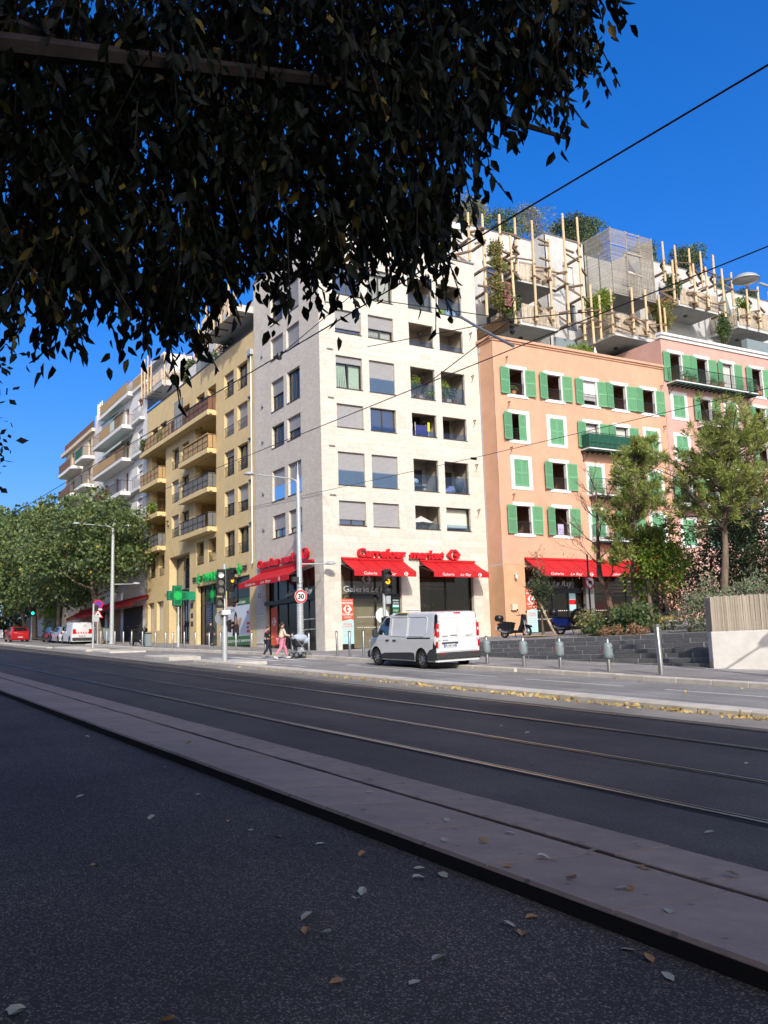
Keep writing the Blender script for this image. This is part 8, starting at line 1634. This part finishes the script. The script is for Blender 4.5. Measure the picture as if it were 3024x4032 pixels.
PS = thing('parasol', FR.P(29.75, 8.4, -.7), 'open white parasol filling the lowest left loggia', 'parasol'); b = MB(); c0 = FR.P(29.75, 9.55, -.75); n = 14; rim = [c0 + Vector((.55 * math.sin(2 * math.pi * k / n), .95 * math.cos(2 * math.pi * k / n), -.42 - (.04 if k % 2 else 0))) for k in range(n)]; b.add([c0] + rim, [(0, 1 + k, 1 + (k + 1) % n) for k in range(n)]); b.build('canopy', MT['curtain'], PS); MB().tube([c0, FR.P(29.75, 8.45, -.75)], .02, 6).build('pole', MT['metal_grey'], PS)
SCR = thing('loggia_screen', FR.P(31.9, 8.7, -.4), 'pale roller screen closing the lowest right loggia', 'screen'); MB().fbox(FR, 31.1, 32.8, 8.9, 10.0, -.42, -.40).build('fabric', MT['print_cream'], SCR); MB().fbox(FR, 31.1, 32.8, 8.84, 8.9, -.44, -.38).build('bar', MT['frame_grey'], SCR)
LO = thing('lounge_chair', FR.P(29.7, 10.92, -.6), 'grey lounge chair with flowers in the second floor loggia', 'chair'); MB().fbox(FR, 29.1, 30.1, 11.25, 11.31, -.9, -.4).build('seat', MT['metal_grey'], LO); b = MB(); [b.bar(FR.P(u, 10.95, w), FR.P(u, 11.25, w), .03) for u in (29.15, 30.05) for w in (-.85, -.45)]; b.build('legs', MT['metal_grey'], LO); MB().ball(FR.P(29.3, 11.55, -.55), .2, .24, .18).build('flowers', MT['sign_white'], LO, smooth=True)
BD = thing('heaped_bedding', FR.P(31.6, 10.92, -.5), 'heap of lavender bedding in the second floor loggia', 'bedding'); b = MB(); b.ball(FR.P(31.5, 11.05, -.45), .3, .35, .2); b.ball(FR.P(31.8, 11.15, -.5), .25, .28, .28); b.build('cloth', MT['lavender_cloth'], BD, smooth=True)
HC = thing('hanging_chair', FR.P(32.5, 10.92, -.6), 'dark hanging egg chair in the second floor loggia', 'chair'); MB().ball(FR.P(32.5, 11.6, -.6), .3, .3, .5).build('shell', MT['canvas_grey'], HC, smooth=True); MB().tube([FR.P(32.15, 12.4, -.7), FR.P(32.4, 12.45, -.65), FR.P(32.55, 12.1, -.6)], .02, 6).build('hook', MT['black'], HC)
for u0, m, lab in ((31.35, 'lime', 'lime green box on the top loggia sill'), (31.75, 'sign_white', 'white box on the top loggia sill'), (32.2, 'print_pale', 'pale box on the top loggia sill')): MB().fbox(FR, u0, u0 + .3, 22.05, 22.4, -.4, -.2).build('box', MT[m], setp(empty('storage_box', FR.P(u0 + .15, 22.05, -.3)), lab, 'box', 'boxes on the top loggia sill'))
# laundry and pots on the orange and pink balconies
for F, u, v, w, h, lab, m in ((FO, 50.0, 19.4, .6, .7, 'green pot plant at the left of the long pink balcony', 'leaf_shrub'), (FO, 50.7, 19.4, .6, .6, 'second green pot plant on the long pink balcony', 'leaf_shrub'), (FO, 52.6, 19.4, .6, .6, 'pot plant below the middle door of the pink balcony', 'leaf_shrub'), (FO, 53.4, 19.4, .6, .4, 'red flowering pot on the long pink balcony', 'leaf_dry'), (FO, 58.2, 19.6, .1, .6, 'pink geranium box in the pink building window', 'flower_pink'), (FO, 35.5, 17.0, -.1, .6, 'small plant on the top left orange window sill', 'leaf_shrub')): pot_plant(F, u, v, w, h, lab, m, 180, .25)
LD = thing('hanging_laundry', FO.P(52.2, 17.5, .8), 'dark trousers drying on the small pink balcony', 'laundry'); MB().fbox(FO, 52.0, 52.3, 16.75, 17.55, .87, .89).build('cloth', MT['navy_cloth'], LD); TW = thing('hanging_laundry', FO.P(38.7, 9.0, 0), 'patterned towel hung over the orange window railing', 'laundry'); MB().fbox(FO, 38.3, 38.75, 8.5, 9.15, .0, .02).build('cloth', MT['lavender_cloth'], TW)
PL = thing('hanging_laundry', FL.P(-60.35, 11.2, .5), 'violet cloth drying on the lowest yellow balcony', 'laundry'); MB().fbox(FL, -60.5, -60.1, 11.1, 11.6, .35, .37).build('cloth', MT['violet_cloth'], PL); RC = thing('hanging_laundry', (-44.1, 36.6, 24.2), 'plum coloured cloth hanging among the climbing plants', 'laundry'); MB().box(-44.12, -44.08, 36.3, 36.8, 23.4, 25.0).build('cloth', MT['plum_cloth'], RC)
WBd = thing('wooden_board', FO.P(50.6, 10.9, .5), 'brown wooden board leaning on the lower pink balcony', 'board'); MB().fbox(FO, 50.2, 50.9, 10.8, 12.2, .5, .53).build('board', MT['wood_warm'], WBd, bevel=.02)
